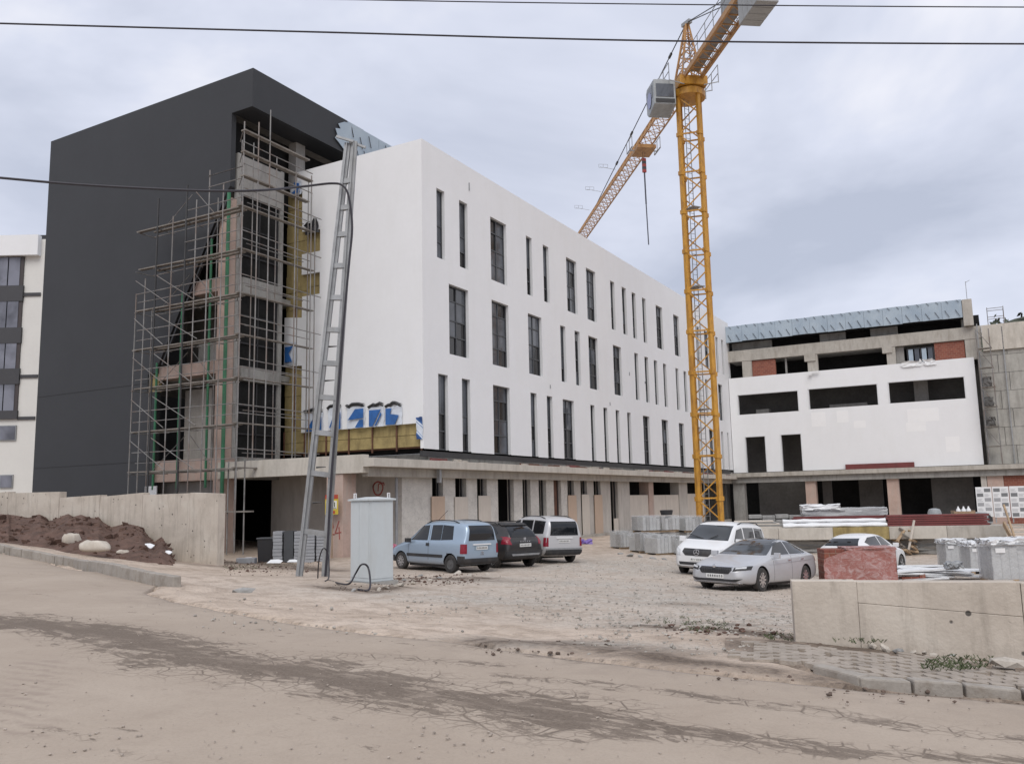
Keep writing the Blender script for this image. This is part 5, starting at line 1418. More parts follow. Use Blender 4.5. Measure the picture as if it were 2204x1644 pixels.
def plate(root, bvh, axis, y0, z0, w=0.52, h=0.115, n=7, mat=None):
    p = decal(root, 'number_plate', bvh, [(y0 - w / 2, z0 - h / 2), (y0 + w / 2, z0 - h / 2), (y0 + w / 2, z0 + h / 2), (y0 - w / 2, z0 + h / 2)], axis, M['plate'], off=0.02, step=0.3)
    r = random.Random(int(y0 * 100) + n)
    c = sum((Vector(v.co) for v in p.data.vertices), Vector()) / len(p.data.vertices)
    out = AX[axis][1]
    xs = max((Vector(v.co).dot(out) for v in p.data.vertices))
    mb = MB()
    for i in range(n):
        yy = y0 - w * 0.38 + w * 0.8 * i / (n - 1)
        xx = out.x * (xs + 0.004)
        hh = h * 0.27
        mb.box(xx - 0.003, yy - 0.018, z0 - hh, xx + 0.003, yy - 0.008, z0 + hh)
        if r.random() < 0.75: mb.box(xx - 0.003, yy + 0.008, z0 - hh, xx + 0.003, yy + 0.018, z0 + hh)
        if r.random() < 0.75: mb.box(xx - 0.003, yy - 0.006, z0 + hh - 0.011, xx + 0.003, yy + 0.006, z0 + hh)
        if r.random() < 0.6: mb.box(xx - 0.003, yy - 0.006, z0 - 0.006, xx + 0.003, yy + 0.006, z0 + 0.005)
    o = mb.build('plate_digits', M['ink'], p); o['kind'] = 'stuff'
    return p
def mirror_pair(root, x, y, z, mat, s=1.0):
    for k in (-1, 1):
        mb = MB(); mb.obox((x, k * (y + 0.09 * s), z), (0.06 * s, 0, 0), (0.02, 0.09 * s * k, 0), (0, 0, 0.075 * s)); mb.bar((x + 0.02, k * (y - 0.03), z - 0.06), (x, k * (y + 0.05), z - 0.03), 0.03)
        o = mb.build('side_mirror', mat, root, bevel=0.02)
def roof_rails(root, bvh, x0, x1, y, mat):
    for k in (-1, 1):
        mb = MB(); P = []
        for i in range(7):
            x = x0 + (x1 - x0) * i / 6
            h, n_, _, _ = bvh.ray_cast(Vector((x, k * y, 5)), Vector((0, 0, -1)))
            P.append(h + Vector((0, 0, 0.0 if i in (0, 6) else 0.055)))
        mb.tube(P, 0.02, 6)
        mb.build('roof_rail', mat, root, smooth=True)
def place(root, heading, lp, wp):
    c, s_ = math.cos(rad(heading)), math.sin(rad(heading))
    p = Vector(wp); l = Vector(lp)
    o = Vector((p.x - c * l.x + s_ * l.y, p.y - s_ * l.x - c * l.y))
    h = lambda x, y: gz(o.x + c * x - s_ * y, o.y + s_ * x + c * y)
    fx = Vector((c, s_, (h(1.4, 0) - h(-1.4, 0)) / 2.8)).normalized()
    fy = Vector((-s_, c, (h(0, .8) - h(0, -.8)) / 1.6)); fz = fx.cross(fy).normalized(); fy = fz.cross(fx)
    R = Matrix((fx, fy, fz)).transposed()
    root.rotation_euler = R.to_euler()
    root.location = p - R @ l - fz * 0.015
def vehicle(name, label, cat, stations, wheels, R, bodym, rim=(M['rim'], 5), rims=None, group=None):
    t = thing(name, label, cat, group=group)
    xf, xr, yw = wheels
    cuts = [(x, s * (yw + 0.06), R, R + 0.055, 0.46) for x in (xf, xr) for s in (-1, 1)]
    me, bvh = car_shell(stations, cuts)
    finish_shell(me, bodym, cuts)
    link('body', me, t)
    for x in (xf, xr):
        for s in (-1, 1):
            rm_, sp_ = rims[(x == xr)] if rims else rim
            wheel(t, x, s * (yw - 0.02), R, s, rm_, sp_)
    mb = MB(); mb.box(xr + R, -yw + 0.1, 0.16, xf - R, yw - 0.1, 0.3); mb.build('underbody', M['trim'], t)
    return t, bvh

# --- light blue minivan (rear towards us, left side visible)
blue = paint('light_blue_metallic', (0.33, 0.42, 0.52), 0.35)
st = [(2.02, .68, .64, .5, .30, .60, .66), (1.92, .80, .77, .62, .25, .70, .79), (1.55, .84, .82, .71, .22, .84, .94), (1.08, .85, .835, .73, .22, .93, 1.05), (.75, .85, .84, .70, .22, .97, 1.29), (.28, .85, .84, .665, .22, 1.0, 1.66),
      (-.05, .85, .84, .67, .22, 1.01, 1.74), (-.7, .85, .84, .675, .22, 1.02, 1.77), (-1.4, .85, .84, .67, .22, 1.03, 1.75), (-1.85, .84, .83, .655, .25, 1.03, 1.71), (-2.0, .83, .82, .64, .3, 1.02, 1.62), (-2.05, .81, .80, .63, .34, 1.0, 1.5)]
v1, bv = vehicle('light_blue_minivan', 'light blue minivan with black trim and roof rails parked nearest the grey cabinet', 'van', st, (1.28, -1.4, 0.78), 0.305, blue, rims=[(M['rim'], 9), (M['rim_dark'], 0)], group='vehicles parked along the white building')
both(v1, 'side_window', bv, [(.80, 1.06), (.22, 1.56), (-.16, 1.60), (-.16, 1.07)], M['car_glass'])
both(v1, 'side_window', bv, [(-.32, 1.08), (-.32, 1.60), (-.86, 1.61), (-.86, 1.09)], M['car_glass'])
both(v1, 'side_window', bv, [(-.885, 1.09), (-.885, 1.61), (-1.42, 1.58), (-1.48, 1.12)], M['car_glass'])
decal(v1, 'rear_window', bv, [(-.62, 1.09), (.62, 1.09), (.54, 1.60), (-.54, 1.60)], 'B', M['car_glass'])
decal(v1, 'windscreen', bv, [(-.68, 1.12), (.68, 1.12), (.58, 1.6), (-.58, 1.6)], 'F', M['car_glass'])
both(v1, 'side_trim', bv, [(.93, .50), (.93, .60), (-1.0, .60), (-1.0, .50)], M['trim'], off=0.014)
both(v1, 'bumper_corner', bv, [(-1.76, .30), (-1.76, .58), (-2.06, .58), (-2.06, .34)], M['trim'], off=0.018)
decal(v1, 'rear_bumper', bv, [(-.82, .33), (.82, .33), (.82, .5), (-.82, .5)], 'B', M['trim'], off=0.04)
both(v1, 'bumper_corner', bv, [(1.62, .28), (1.62, .5), (2.03, .5), (2.03, .3)], M['trim'], off=0.015)
for s in (1, -1):
    decal(v1, 'tail_lamp', bv, [(s * .70, .66), (s * .82, .66), (s * .82, .98), (s * .70, .98)], 'B', M['lamp_red'], off=0.012)
both(v1, 'tail_lamp', bv, [(-1.9, .66), (-1.9, .98), (-2.06, .98), (-2.06, .66)], M['lamp_red'], off=0.012)
both(v1, 'door_handle', bv, [(-.12, .88), (-.12, .98), (-.28, .98), (-.28, .88)], M['trim'], off=0.02)
both(v1, 'door_seam', bv, [(-.235, .4), (-.235, 1.62), (-.248, 1.62), (-.248, .4)], M['trim'], off=0.002)
both(v1, 'door_seam', bv, [(.86, .4), (.86, 1.0), (.848, 1.0), (.848, .4)], M['trim'], off=0.002)
decal(v1, 'tailgate_trim', bv, [(-.42, .94), (.42, .94), (.42, .985), (-.42, .985)], 'B', M['lamp_white'], off=0.03)
decal(v1, 'plate_recess_shade', bv, [(-.36, .76), (.36, .76), (.36, .93), (-.36, .93)], 'B', paint('light_blue_recess_shade', (0.26, 0.33, 0.4), 0.2), off=0.004)  # surface patch in darker body blue, shade of the recess painted in
plate(v1, bv, 'B', 0.0, .84)
mb = MB()
for k in (0.0, 0.06): mb.bar((-2.1, -.07, .62 + k), (-2.1, 0, .66 + k), .02); mb.bar((-2.1, .07, .62 + k), (-2.1, 0, .66 + k), .02)
mb.build('chevron_badge', M['chrome'], v1)
mirror_pair(v1, .78, .85, 1.05, M['trim'])
roof_rails(v1, bv, .1, -1.6, .6, M['trim'])
mb = MB(); mb.tube([(.2, 0, 1.75), (-.3, 0, 2.1)], .008, 5); mb.build('aerial', M['trim'], v1)
place(v1, 136, (-1.4, .86, 0), on_ground(968, 1232))

# --- black sport utility
black = paint('black_car_paint', (0.016, 0.015, 0.016), 0.0, 0.3)
st = [(2.1, .7, .66, .5, .34, .72, .8), (2.0, .84, .8, .66, .28, .82, .92), (1.6, .9, .87, .76, .25, .92, 1.03), (1.05, .91, .88, .76, .25, .97, 1.1), (.7, .91, .88, .72, .25, 1.0, 1.33), (.2, .91, .88, .66, .25, 1.02, 1.6), (-.4, .91, .88, .66, .25, 1.04, 1.67),
      (-1.1, .91, .88, .66, .25, 1.07, 1.66), (-1.6, .91, .87, .64, .27, 1.09, 1.58), (-1.95, .89, .85, .62, .34, 1.06, 1.38), (-2.1, .85, .8, .62, .4, 1.0, 1.16), (-2.15, .8, .74, .56, .45, .92, 1.02)]
v2, bv = vehicle('black_suv', 'black sport utility car with red tail lamps parked between the blue and the silver van', 'car', st, (1.32, -1.36, 0.84), 0.345, black, group='vehicles parked along the white building')
both(v2, 'side_window', bv, [(.7, 1.12), (.15, 1.5), (-.3, 1.54), (-.3, 1.1)], M['car_glass'])
both(v2, 'side_window', bv, [(-.4, 1.1), (-.4, 1.54), (-1.2, 1.52), (-1.5, 1.3), (-1.4, 1.13)], M['car_glass'])
decal(v2, 'rear_window', bv, [(-.62, 1.14), (.62, 1.14), (.52, 1.52), (-.52, 1.52)], 'B', M['car_glass'])
decal(v2, 'windscreen', bv, [(-.7, 1.16), (.7, 1.16), (.56, 1.55), (-.56, 1.55)], 'F', M['car_glass'])
for s in (1, -1): decal(v2, 'tail_lamp', bv, [(s * .62, .88), (s * .8, .9), (s * .8, 1.16), (s * .68, 1.16)], 'B', M['lamp_red'], off=0.012)
both(v2, 'tail_lamp', bv, [(-1.86, .9), (-1.9, 1.16), (-2.08, 1.14), (-2.14, .9)], M['lamp_red'], off=0.012)
decal(v2, 'rear_bumper', bv, [(-.85, .4), (.85, .4), (.85, .66), (-.85, .66)], 'B', M['trim'], off=0.04)
decal(v2, 'bumper_skid', bv, [(-.6, .5), (.6, .5), (.66, .56), (-.66, .56)], 'B', M['galv'], off=0.055)
plate(v2, bv, 'B', 0.0, .86)
mb = MB(); 
for i in range(5): mb.box(-2.215, -.2 + i * .1, .98, -2.2, -.14 + i * .1, 1.01)
o = mb.build('badge_letters', M['chrome'], v2); o['kind'] = 'stuff'
mb = MB(); mb.box(-2.16, -.05, 1.06, -2.14, .05, 1.13); mb.box(-2.162, -.03, 1.03, -2.142, .03, 1.058); mb.build('tailgate_badge', M['chrome'], v2)
mirror_pair(v2, .72, .9, 1.12, M['trim'])
roof_rails(v2, bv, .1, -1.3, .58, M['trim'])
decal(v2, 'roof_spoiler', bv, [(-.58, 1.53), (.58, 1.53), (.54, 1.6), (-.54, 1.6)], 'B', M['trim'], off=0.05)
place(v2, 128, (-1.36, -.84, 0), on_ground(1139, 1217))

# --- silver minivan
silver = paint('pale_silver', (0.55, 0.55, 0.56), 0.2)
st = [(2.1, .7, .66, .5, .32, .68, .76), (2.0, .82, .79, .64, .26, .8, .9), (1.6, .88, .86, .75, .23, .92, 1.03), (1.1, .89, .87, .76, .23, 1.0, 1.13), (.75, .89, .87, .73, .23, 1.03, 1.4), (.3, .89, .87, .69, .23, 1.06, 1.72), (-.1, .89, .87, .69, .23, 1.07, 1.81),
      (-.9, .89, .87, .7, .23, 1.08, 1.83), (-1.6, .89, .87, .7, .24, 1.08, 1.81), (-2.0, .88, .86, .69, .28, 1.08, 1.76), (-2.12, .87, .85, .68, .33, 1.07, 1.68), (-2.17, .85, .83, .66, .37, 1.05, 1.56)]
v3, bv = vehicle('silver_minivan', 'pale silver high roof minivan parked last in the row beyond the black car', 'van', st, (1.35, -1.42, 0.82), 0.315, silver, rims=[(M['rim_dark'], 0), (M['rim_dark'], 0)], group='vehicles parked along the white building')
both(v3, 'side_window', bv, [(.78, 1.15), (.25, 1.62), (-.1, 1.66), (-.1, 1.14)], M['car_glass'])
both(v3, 'side_window', bv, [(-.25, 1.13), (-.25, 1.66), (-1.1, 1.67), (-1.1, 1.14)], M['car_glass'])
both(v3, 'side_window', bv, [(-1.2, 1.14), (-1.2, 1.67), (-1.95, 1.64), (-1.95, 1.16)], M['car_glass'])
decal(v3, 'rear_window', bv, [(-.66, 1.1), (.66, 1.1), (.6, 1.64), (-.6, 1.64)], 'B', M['car_glass'])
decal(v3, 'windscreen', bv, [(-.7, 1.2), (.7, 1.2), (.6, 1.66), (-.6, 1.66)], 'F', M['car_glass'])
for s in (1, -1): decal(v3, 'tail_lamp', bv, [(s * .74, .68), (s * .86, .68), (s * .86, 1.02), (s * .74, 1.02)], 'B', M['lamp_red'], off=0.012)
both(v3, 'tail_lamp', bv, [(-2.04, .68), (-2.04, 1.02), (-2.17, 1.02), (-2.17, .68)], M['lamp_red'], off=0.012)
decal(v3, 'rear_bumper', bv, [(-.84, .37), (.84, .37), (.84, .54), (-.84, .54)], 'B', M['trim'], off=0.04)
decal(v3, 'bumper_strip', bv, [(-.84, .56), (.84, .56), (.84, .62), (-.84, .62)], 'B', M['galv'], off=0.05)
decal(v3, 'tailgate_trim', bv, [(-.38, .98), (.38, .98), (.38, 1.03), (-.38, 1.03)], 'B', M['lamp_white'], off=0.03)
plate(v3, bv, 'B', 0.0, .88)
mirror_pair(v3, .8, .88, 1.13, M['trim'])
roof_rails(v3, bv, 0, -1.8, .62, M['trim'])
place(v3, 121, (-1.42, -.84, 0), on_ground(1228, 1208))

# --- white people carrier (front towards us)
whitep = paint('white_car_paint', (0.72, 0.725, 0.73), 0.0, 0.3)
st = [(2.33, .74, .72, .58, .28, .75, .84), (2.2, .86, .85, .73, .24, .9, 1.01), (1.8, .93, .92, .81, .22, 1.02, 1.16), (1.48, .94, .93, .83, .22, 1.06, 1.23), (1.05, .95, .94, .79, .22, 1.1, 1.56), (.65, .95, .94, .75, .22, 1.12, 1.81), (.25, .95, .94, .75, .22, 1.12, 1.89),
      (-.8, .95, .94, .76, .22, 1.12, 1.91), (-1.7, .95, .94, .75, .23, 1.12, 1.9), (-2.15, .94, .93, .73, .26, 1.12, 1.83), (-2.3, .92, .91, .7, .32, 1.1, 1.7), (-2.36, .88, .86, .66, .36, 1.06, 1.56)]
v4, bv = vehicle('white_people_carrier', 'white people carrier facing us with a dark oval grille, behind the silver saloon', 'van', st, (1.5, -1.55, 0.85), 0.33, whitep, rims=[(M['rim_dark'], 0), (M['rim'], 5)], group='vehicles parked in the middle of the yard')
decal(v4, 'windscreen', bv, [(-.78, 1.24), (.78, 1.24), (.66, 1.76), (-.66, 1.76)], 'F', M['screen'])
both(v4, 'side_window', bv, [(1.12, 1.2), (.68, 1.62), (.2, 1.7), (.2, 1.2)], M['car_glass'])
both(v4, 'side_window', bv, [(.08, 1.2), (.08, 1.71), (-.95, 1.72), (-.95, 1.2)], M['car_glass'])
both(v4, 'side_window', bv, [(-1.05, 1.2), (-1.05, 1.72), (-1.95, 1.68), (-2.02, 1.24)], M['car_glass'])
decal(v4, 'rear_window', bv, [(-.66, 1.15), (.66, 1.15), (.6, 1.7), (-.6, 1.7)], 'B', M['car_glass'])
decal(v4, 'grille', bv, [(-.42, .68), (.42, .68), (.54, .8), (.5, .92), (-.5, .92), (-.54, .8)], 'F', M['trim'], off=0.012)
for s in (1, -1): decal(v4, 'headlamp', bv, [(s * .6, .66), (s * .82, .72), (s * .84, .96), (s * .62, .86)], 'F', M['lamp_clear'], off=0.012)
decal(v4, 'lower_grille', bv, [(-.62, .36), (.62, .36), (.66, .46), (-.66, .46)], 'F', M['trim'], off=0.008)
decal(v4, 'bumper_skirt', bv, [(-.78, .25), (.78, .25), (.78, .31), (-.78, .31)], 'F', M['trim'], off=0.012)
plate(v4, bv, 'F', 0.02, .555)
h, n_, _, _ = bv.ray_cast(Vector((5, 0, .8)), Vector((-1, 0, 0)))
mb = MB(); c0 = h + Vector((.03, 0, 0))
mb.tube([c0 + Vector((0, .1 * math.cos(a), .1 * math.sin(a))) for a in [i * math.pi / 8 for i in range(17)]], .012, 5)
for k in range(3):
    a = math.pi / 2 + k * 2 * math.pi / 3
    mb.bar(c0, c0 + Vector((0, .1 * math.cos(a), .1 * math.sin(a))), .02)
mb.build('star_badge', M['chrome'], v4)
mirror_pair(v4, 1.12, .95, 1.22, whitep, 1.25)
roof_rails(v4, bv, .3, -2.0, .68, M['trim'])
for s in (1, -1):
    mb = MB(); mb.bar((1.5, s * .1, 1.27), (1.3, s * .55 - .2, 1.42), .02); mb.build('wiper', M['trim'], v4)
both(v4, 'side_trim', bv, [(1.05, .5), (1.05, .56), (-1.1, .56), (-1.1, .5)], M['trim'], off=0.01)
place(v4, 235, (1.5, -.88, 0), on_ground(1470, 1232))

# --- silver saloon (front towards us)
sil2 = paint('silver_metallic', (0.50, 0.51, 0.53), 0.35, 0.36)
st = [(2.42, .66, .62, .5, .26, .56, .62), (2.3, .82, .79, .64, .2, .66, .73), (1.9, .91, .88, .76, .18, .74, .84), (1.3, .92, .89, .78, .18, .80, .93), (.92, .92, .89, .77, .18, .86, .99), (.5, .92, .89, .70, .18, .9, 1.2), (.05, .92, .89, .635, .18, .92, 1.39), (-.5, .92, .89, .625, .18, .94, 1.455),
      (-1.0, .92, .89, .625, .18, .96, 1.42), (-1.5, .92, .89, .635, .18, .98, 1.27), (-1.95, .91, .87, .68, .2, .99, 1.1), (-2.25, .88, .83, .70, .26, .96, 1.03), (-2.4, .8, .75, .62, .34, .86, .92)]
v5, bv = vehicle('silver_saloon', 'silver saloon car with a dark roof facing us in front of the white people carrier', 'car', st, (1.42, -1.42, 0.83), 0.335, sil2, rims=[(M['chrome'], 10), (M['chrome'], 10)], group='vehicles parked in the middle of the yard')
decal(v5, 'windscreen', bv, [(-.74, .99), (.74, .99), (.57, 1.37), (-.57, 1.37)], 'F', M['screen'])
both(v5, 'side_window', bv, [(.62, 1.0), (.1, 1.31), (-.42, 1.37), (-.42, .985)], M['car_glass'])
both(v5, 'side_window', bv, [(-.49, .985), (-.49, 1.37), (-.98, 1.34), (-1.3, 1.22), (-1.3, 1.01)], M['car_glass'])
both(v5, 'side_window', bv, [(-1.34, 1.015), (-1.34, 1.205), (-1.6, 1.1), (-1.6, 1.04)], M['car_glass'])
decal(v5, 'rear_window', bv, [(-.6, 1.08), (.6, 1.08), (.5, 1.36), (-.5, 1.36)], 'B', M['car_glass'])
decal(v5, 'roof_panel', bv, [(.12, -.5), (.12, .5), (-1.0, .5), (-1.0, -.5)], 'T', M['car_glass'], off=0.004)
both(v5, 'window_trim', bv, [(.7, .965), (.7, .985), (-1.65, 1.025), (-1.65, 1.005)], M['chrome'], off=0.008)
decal(v5, 'grille', bv, [(-.40, .50), (.40, .50), (.50, .60), (.46, .66), (-.46, .66), (-.50, .60)], 'F', M['trim'], off=0.012)
mb = MB()
h, n_, _, _ = bv.ray_cast(Vector((5, 0, .58)), Vector((-1, 0, 0)))
for i in range(13): 
    y = -.42 + .07 * i
    hh, _, _, _ = bv.ray_cast(Vector((5, y, .58)), Vector((-1, 0, 0)))
    mb.box(hh.x + .012, y - .006, .52, hh.x + .03, y + .006, .65)
o = mb.build('grille_bars', M['dark_iron'], v5); o['kind'] = 'stuff'
decal(v5, 'grille_surround', bv, [(-.48, .665), (.48, .665), (.5, .685), (-.5, .685)], 'F', M['chrome'], off=0.02)
mb = MB(); mb.lathe([(0.05, 0), (0.05, .02), (0, .025)], (h.x + .03, 0, .7), 12, 'x'); mb.build('bonnet_badge', M['chrome'], v5)
for s in (1, -1):
    hl = decal(v5, 'headlamp', bv, [(s * .52, .57), (s * .86, .62), (s * .86, .72), (s * .54, .67)], 'F', M['trim'], off=0.012)
    decal(v5, 'headlamp_lens', bv, [(s * .58, .62), (s * .80, .65), (s * .80, .69), (s * .58, .66)], 'F', M['lamp_clear'], off=0.026)
decal(v5, 'lower_intake', bv, [(-.6, .30), (.6, .30), (.76, .38), (.5, .36), (-.5, .36), (-.76, .38)], 'F', M['trim'], off=0.012)
decal(v5, 'bumper_blade', bv, [(-.74, .255), (.74, .255), (.74, .275), (-.74, .275)], 'F', M['chrome'], off=0.02)
plate(v5, bv, 'F', 0.0, .435)
both(v5, 'door_seam', bv, [(-.45, .3), (-.45, .97), (-.46, .97), (-.46, .3)], M['trim'], off=0.002)
both(v5, 'door_seam', bv, [(.72, .3), (.72, .93), (.71, .93), (.71, .3)], M['trim'], off=0.002)
both(v5, 'door_handle', bv, [(-.2, .83), (-.2, .86), (-.38, .865), (-.38, .835)], M['chrome'], off=0.025)
both(v5, 'door_handle', bv, [(-1.08, .85), (-1.08, .88), (-1.26, .885), (-1.26, .855)], M['chrome'], off=0.025)
both(v5, 'crease', bv, [(1.0, .74), (1.0, .75), (-1.9, .86), (-1.9, .85)], sil2, off=0.015)
both(v5, 'sill_trim', bv, [(.95, .22), (.95, .25), (-1.0, .25), (-1.0, .22)], M['trim'], off=0.01)
for s in (1, -1): decal(v5, 'tail_lamp', bv, [(s * .5, .78), (s * .82, .78), (s * .82, .9), (s * .5, .9)], 'B', M['lamp_red'], off=0.012)
mirror_pair(v5, .66, .9, .99, sil2)
place(v5, 228, (1.42, .87, 0), on_ground(1640, 1273))

# --- white hatchback behind the wrapped bricks
st = [(2.15, .7, .66, .5, .32, .66, .74), (2.05, .84, .8, .66, .25, .78, .87), (1.6, .91, .88, .76, .22, .88, .99), (1.05, .92, .89, .77, .22, .95, 1.07), (.65, .92, .89, .72, .22, .98, 1.32), (.15, .92, .89, .65, .22, 1.0, 1.53), (-.5, .92, .89, .64, .22, 1.03, 1.57),
      (-1.2, .92, .89, .63, .22, 1.06, 1.53), (-1.7, .92, .88, .62, .24, 1.08, 1.4), (-2.0, .9, .86, .64, .32, 1.06, 1.24), (-2.13, .86, .8, .62, .38, .98, 1.1), (-2.18, .8, .73, .55, .44, .88, .96)]
v6, bv = vehicle('white_hatchback', 'white hatchback seen from behind, half hidden by the film wrapped red bricks', 'car', st, (1.34, -1.33, 0.84), 0.34, whitep, group='vehicles parked in the middle of the yard')
both(v6, 'side_window', bv, [(.62, 1.1), (.1, 1.42), (-.35, 1.46), (-.35, 1.08)], M['car_glass'])
both(v6, 'side_window', bv, [(-.43, 1.08), (-.43, 1.46), (-1.15, 1.42), (-1.55, 1.26), (-1.4, 1.12)], M['car_glass'])
decal(v6, 'rear_window', bv, [(-.64, 1.14), (.64, 1.14), (.52, 1.4), (-.52, 1.4)], 'B', M['car_glass'])
decal(v6, 'windscreen', bv, [(-.7, 1.12), (.7, 1.12), (.56, 1.46), (-.56, 1.46)], 'F', M['car_glass'])
for s in (1, -1): decal(v6, 'tail_lamp', bv, [(s * .46, .9), (s * .84, .88), (s * .84, 1.04), (s * .46, .98)], 'B', M['lamp_red'], off=0.012)
both(v6, 'tail_lamp', bv, [(-1.75, .95), (-1.75, 1.02), (-2.12, 1.04), (-2.16, .9)], M['lamp_red'], off=0.012)
decal(v6, 'rear_bumper', bv, [(-.85, .38), (.85, .38), (.85, .62), (-.85, .62)], 'B', M['trim'], off=0.03)
plate(v6, bv, 'B', 0.0, .74)
mirror_pair(v6, .66, .9, 1.1, whitep)
place(v6, 46, (-2.1, .85, 0), on_ground(1766, 1240))
# ================================================================== RETAINING WALLS, KERBS, PAVEMENT, EARTH
def wall_concrete():
    m, nt, b, N, L = new_mat('board_marked_concrete')
    v = coords(N, L)
    n1 = noise(N, L, v, 0.9, 6, 0.65, 0.4)
    st_ = noise(N, L, coords(N, L, (2.2, 2.2, 0.3)), 2.0, 6, 0.7, 0.4)
    c = ramp(N, L, n1, [(0.32, (0.44, 0.385, 0.325)), (0.55, (0.54, 0.48, 0.41)), (0.72, (0.59, 0.54, 0.47))])
    c = mixc(N, L, ramp(N, L, st_, [(0.5, 0.0), (0.7, 0.55)]), c, (0.27, 0.235, 0.195))
    vo = nd(N, 'ShaderNodeTexVoronoi', Scale=4.2, Randomness=1.0); L.new(v, vo.inputs['Vector'])
    pit = math_(N, L, 'MULTIPLY', ramp(N, L, vo.outputs['Distance'], [(0.12, 1.0), (0.16, 0.0)]), ramp(N, L, noise(N, L, v, 1.7, 3), [(0.47, 0.0), (0.54, 1.0)]))
    c = mixc(N, L, pit, c, (0.09, 0.08, 0.07))
    L.new(c, b.inputs['Base Color']); b.inputs['Roughness'].default_value = 0.9
    h = math_(N, L, 'SUBTRACT', math_(N, L, 'ADD', noise(N, L, v, 18, 4), n1), math_(N, L, 'MULTIPLY', pit, 2.0))
    bump(N, L, b, h, 0.3, 0.03)
    return m
M['wallcon'] = wall_concrete()
def wall_seg(root, org, A, Bp, zb, za0, za1, th, mat, name='wall_segment', back=None):
    """vertical slab from plan point A to Bp; za0/za1 top heights at its ends, zb bottom"""
    d = Vector((Bp.x - A.x, Bp.y - A.y, 0)).normalized()
    n = Vector((-d.y, d.x, 0))
    if n.y < 0: n = -n
    n = n * th
    P = [Vector((A.x, A.y, zb)), Vector((Bp.x, Bp.y, zb)), Vector((Bp.x, Bp.y, zb)) + n, Vector((A.x, A.y, zb)) + n,
         Vector((A.x, A.y, za0)), Vector((Bp.x, Bp.y, za1)), Vector((Bp.x, Bp.y, za1)) + n, Vector((A.x, A.y, za0)) + n]
    mb = MB(); mb.add([p - org for p in P], [(0, 3, 2, 1), (4, 5, 6, 7), (0, 1, 5, 4), (1, 2, 6, 5), (2, 3, 7, 6), (3, 0, 4, 7)])
    return mb.build(name, mat, root, bevel=0.006)
# left wall
wl0 = on_ground(470, 1216)
lw = thing('retaining_wall', 'stained pale concrete retaining wall behind the earth heap at the left', 'wall', wl0)
dl = lambda u: wl0.y + (470 - u) * 0.0125
marks = [(470, 1061, 1062), (409, 1060, 1061), (307, 1065, 1060), (215, 1069, 1065), (128, 1071, 1069), (18, 1061, 1058), (-170, 1068, 1061), (-420, 1074, 1068)]
for (u1, _, t1), (u0, t0, _) in zip(marks[:-1], marks[1:]):
    A, Bq = at_depth(u0, t0, dl(u0)), at_depth(u1, t1 if u1 != 128 else 1058, dl(u1))
    if u1 == 470: Bq = at_depth(470, 1062, dl(470))
    A2 = A + (Bq - A).normalized() * 0.012
    wall_seg(lw, wl0, A2, Bq, wl0.z - 1.5, A.z, Bq.z, 0.35, M['wallcon'])
# right wall
rwb = at_depth(1712, 1367, 10.8)
rw_ = thing('low_concrete_wall', 'low beige concrete wall with a cracked pour line in the right foreground', 'wall', rwb)
dr = lambda u: 10.8 + (u - 1705) * (10.2 - 10.8) / 495
ZT = at_depth(1712, 1250, 10.8).z
segs = [(1704, 1843), (1843.5, 2195), (2196.5, 2700)]
for i, (u0, u1) in enumerate(segs):
    A, Bq = at_depth(u0, 1250, dr(u0)), at_depth(u1, 1250, dr(u1))
    if i == 0: wall_seg(rw_, rwb, A, Bq, rwb.z - 0.6, ZT, ZT, 0.25, M['wallcon'])
    else:
        za = at_depth(u0, 1297 if i == 1 else 1330, dr(u0)).z; zb_ = at_depth(u1, 1327 if i == 1 else 1360, dr(u1)).z
        n_ = Vector((0, 0.004, 0))
        wall_seg(rw_, rwb, A, Bq, rwb.z - 0.9, za - 0.004, zb_ - 0.004, 0.25, M['wallcon'])
        dd = Vector((Bq.x - A.x, Bq.y - A.y, 0)).normalized(); nn = Vector((-dd.y, dd.x, 0)) * 0.25
        P = [Vector((A.x, A.y, za)), Vector((Bq.x, Bq.y, zb_)), Vector((Bq.x, Bq.y, zb_)) + nn, Vector((A.x, A.y, za)) + nn]
        Q = [Vector((p.x, p.y, ZT - 0.01 * i)) for p in P]
        mb = MB(); mb.add([p - rwb + n_ for p in P + Q], [(0, 3, 2, 1), (4, 5, 6, 7), (0, 1, 5, 4), (1, 2, 6, 5), (2, 3, 7, 6), (3, 0, 4, 7)]); mb.build('wall_segment', M['wallcon'], rw_, bevel=0.006)

def kerb_run(name, pts, hgt, wdt, jointpx, mat, seed, tilt=0.012):
    """individual kerb stones between joints given along an image polyline lying on the ground"""
    r = random.Random(seed)
    root = thing(name, None, None, on_ground(*pts[len(pts) // 2])); root['kind'] = 'structure'
    us = [p[0] for p in pts]; vs = [p[1] for p in pts]
    for u0, u1 in jointpx:
        A = on_ground(u0, float(np.interp(u0, us, vs))); Bq = on_ground(u1, float(np.interp(u1, us, vs)))
        d = (Bq - A); Ln = d.length; d.normalize()
        n = Vector((-d.y, d.x, 0)).normalized()
        if n.y < 0: n = -n
        h = hgt + (r.random() - 0.5) * 0.02
        base = (A + Bq) / 2 + n * (wdt / 2 + (r.random() - 0.5) * 0.03) - root.location
        t = Vector((0, 0, 1)) + n * (r.random() - 0.5) * 0.06
        mb = MB(); mb.obox(base + Vector((0, 0, h / 2 - 0.12 + (r.random() - .5) * tilt)), d * (Ln / 2 - 0.008), n * wdt / 2, t * (h / 2 + 0.12))
        o = mb.build('kerb_stone', mat, root, bevel=0.018)
    return root
LJ = [21, 45, 68, 98, 116, 133]
kp = [(-400, 1110), (-200, 1150), (0, 1191), (100, 1211), (200, 1232), (340, 1263), (425, 1278)]
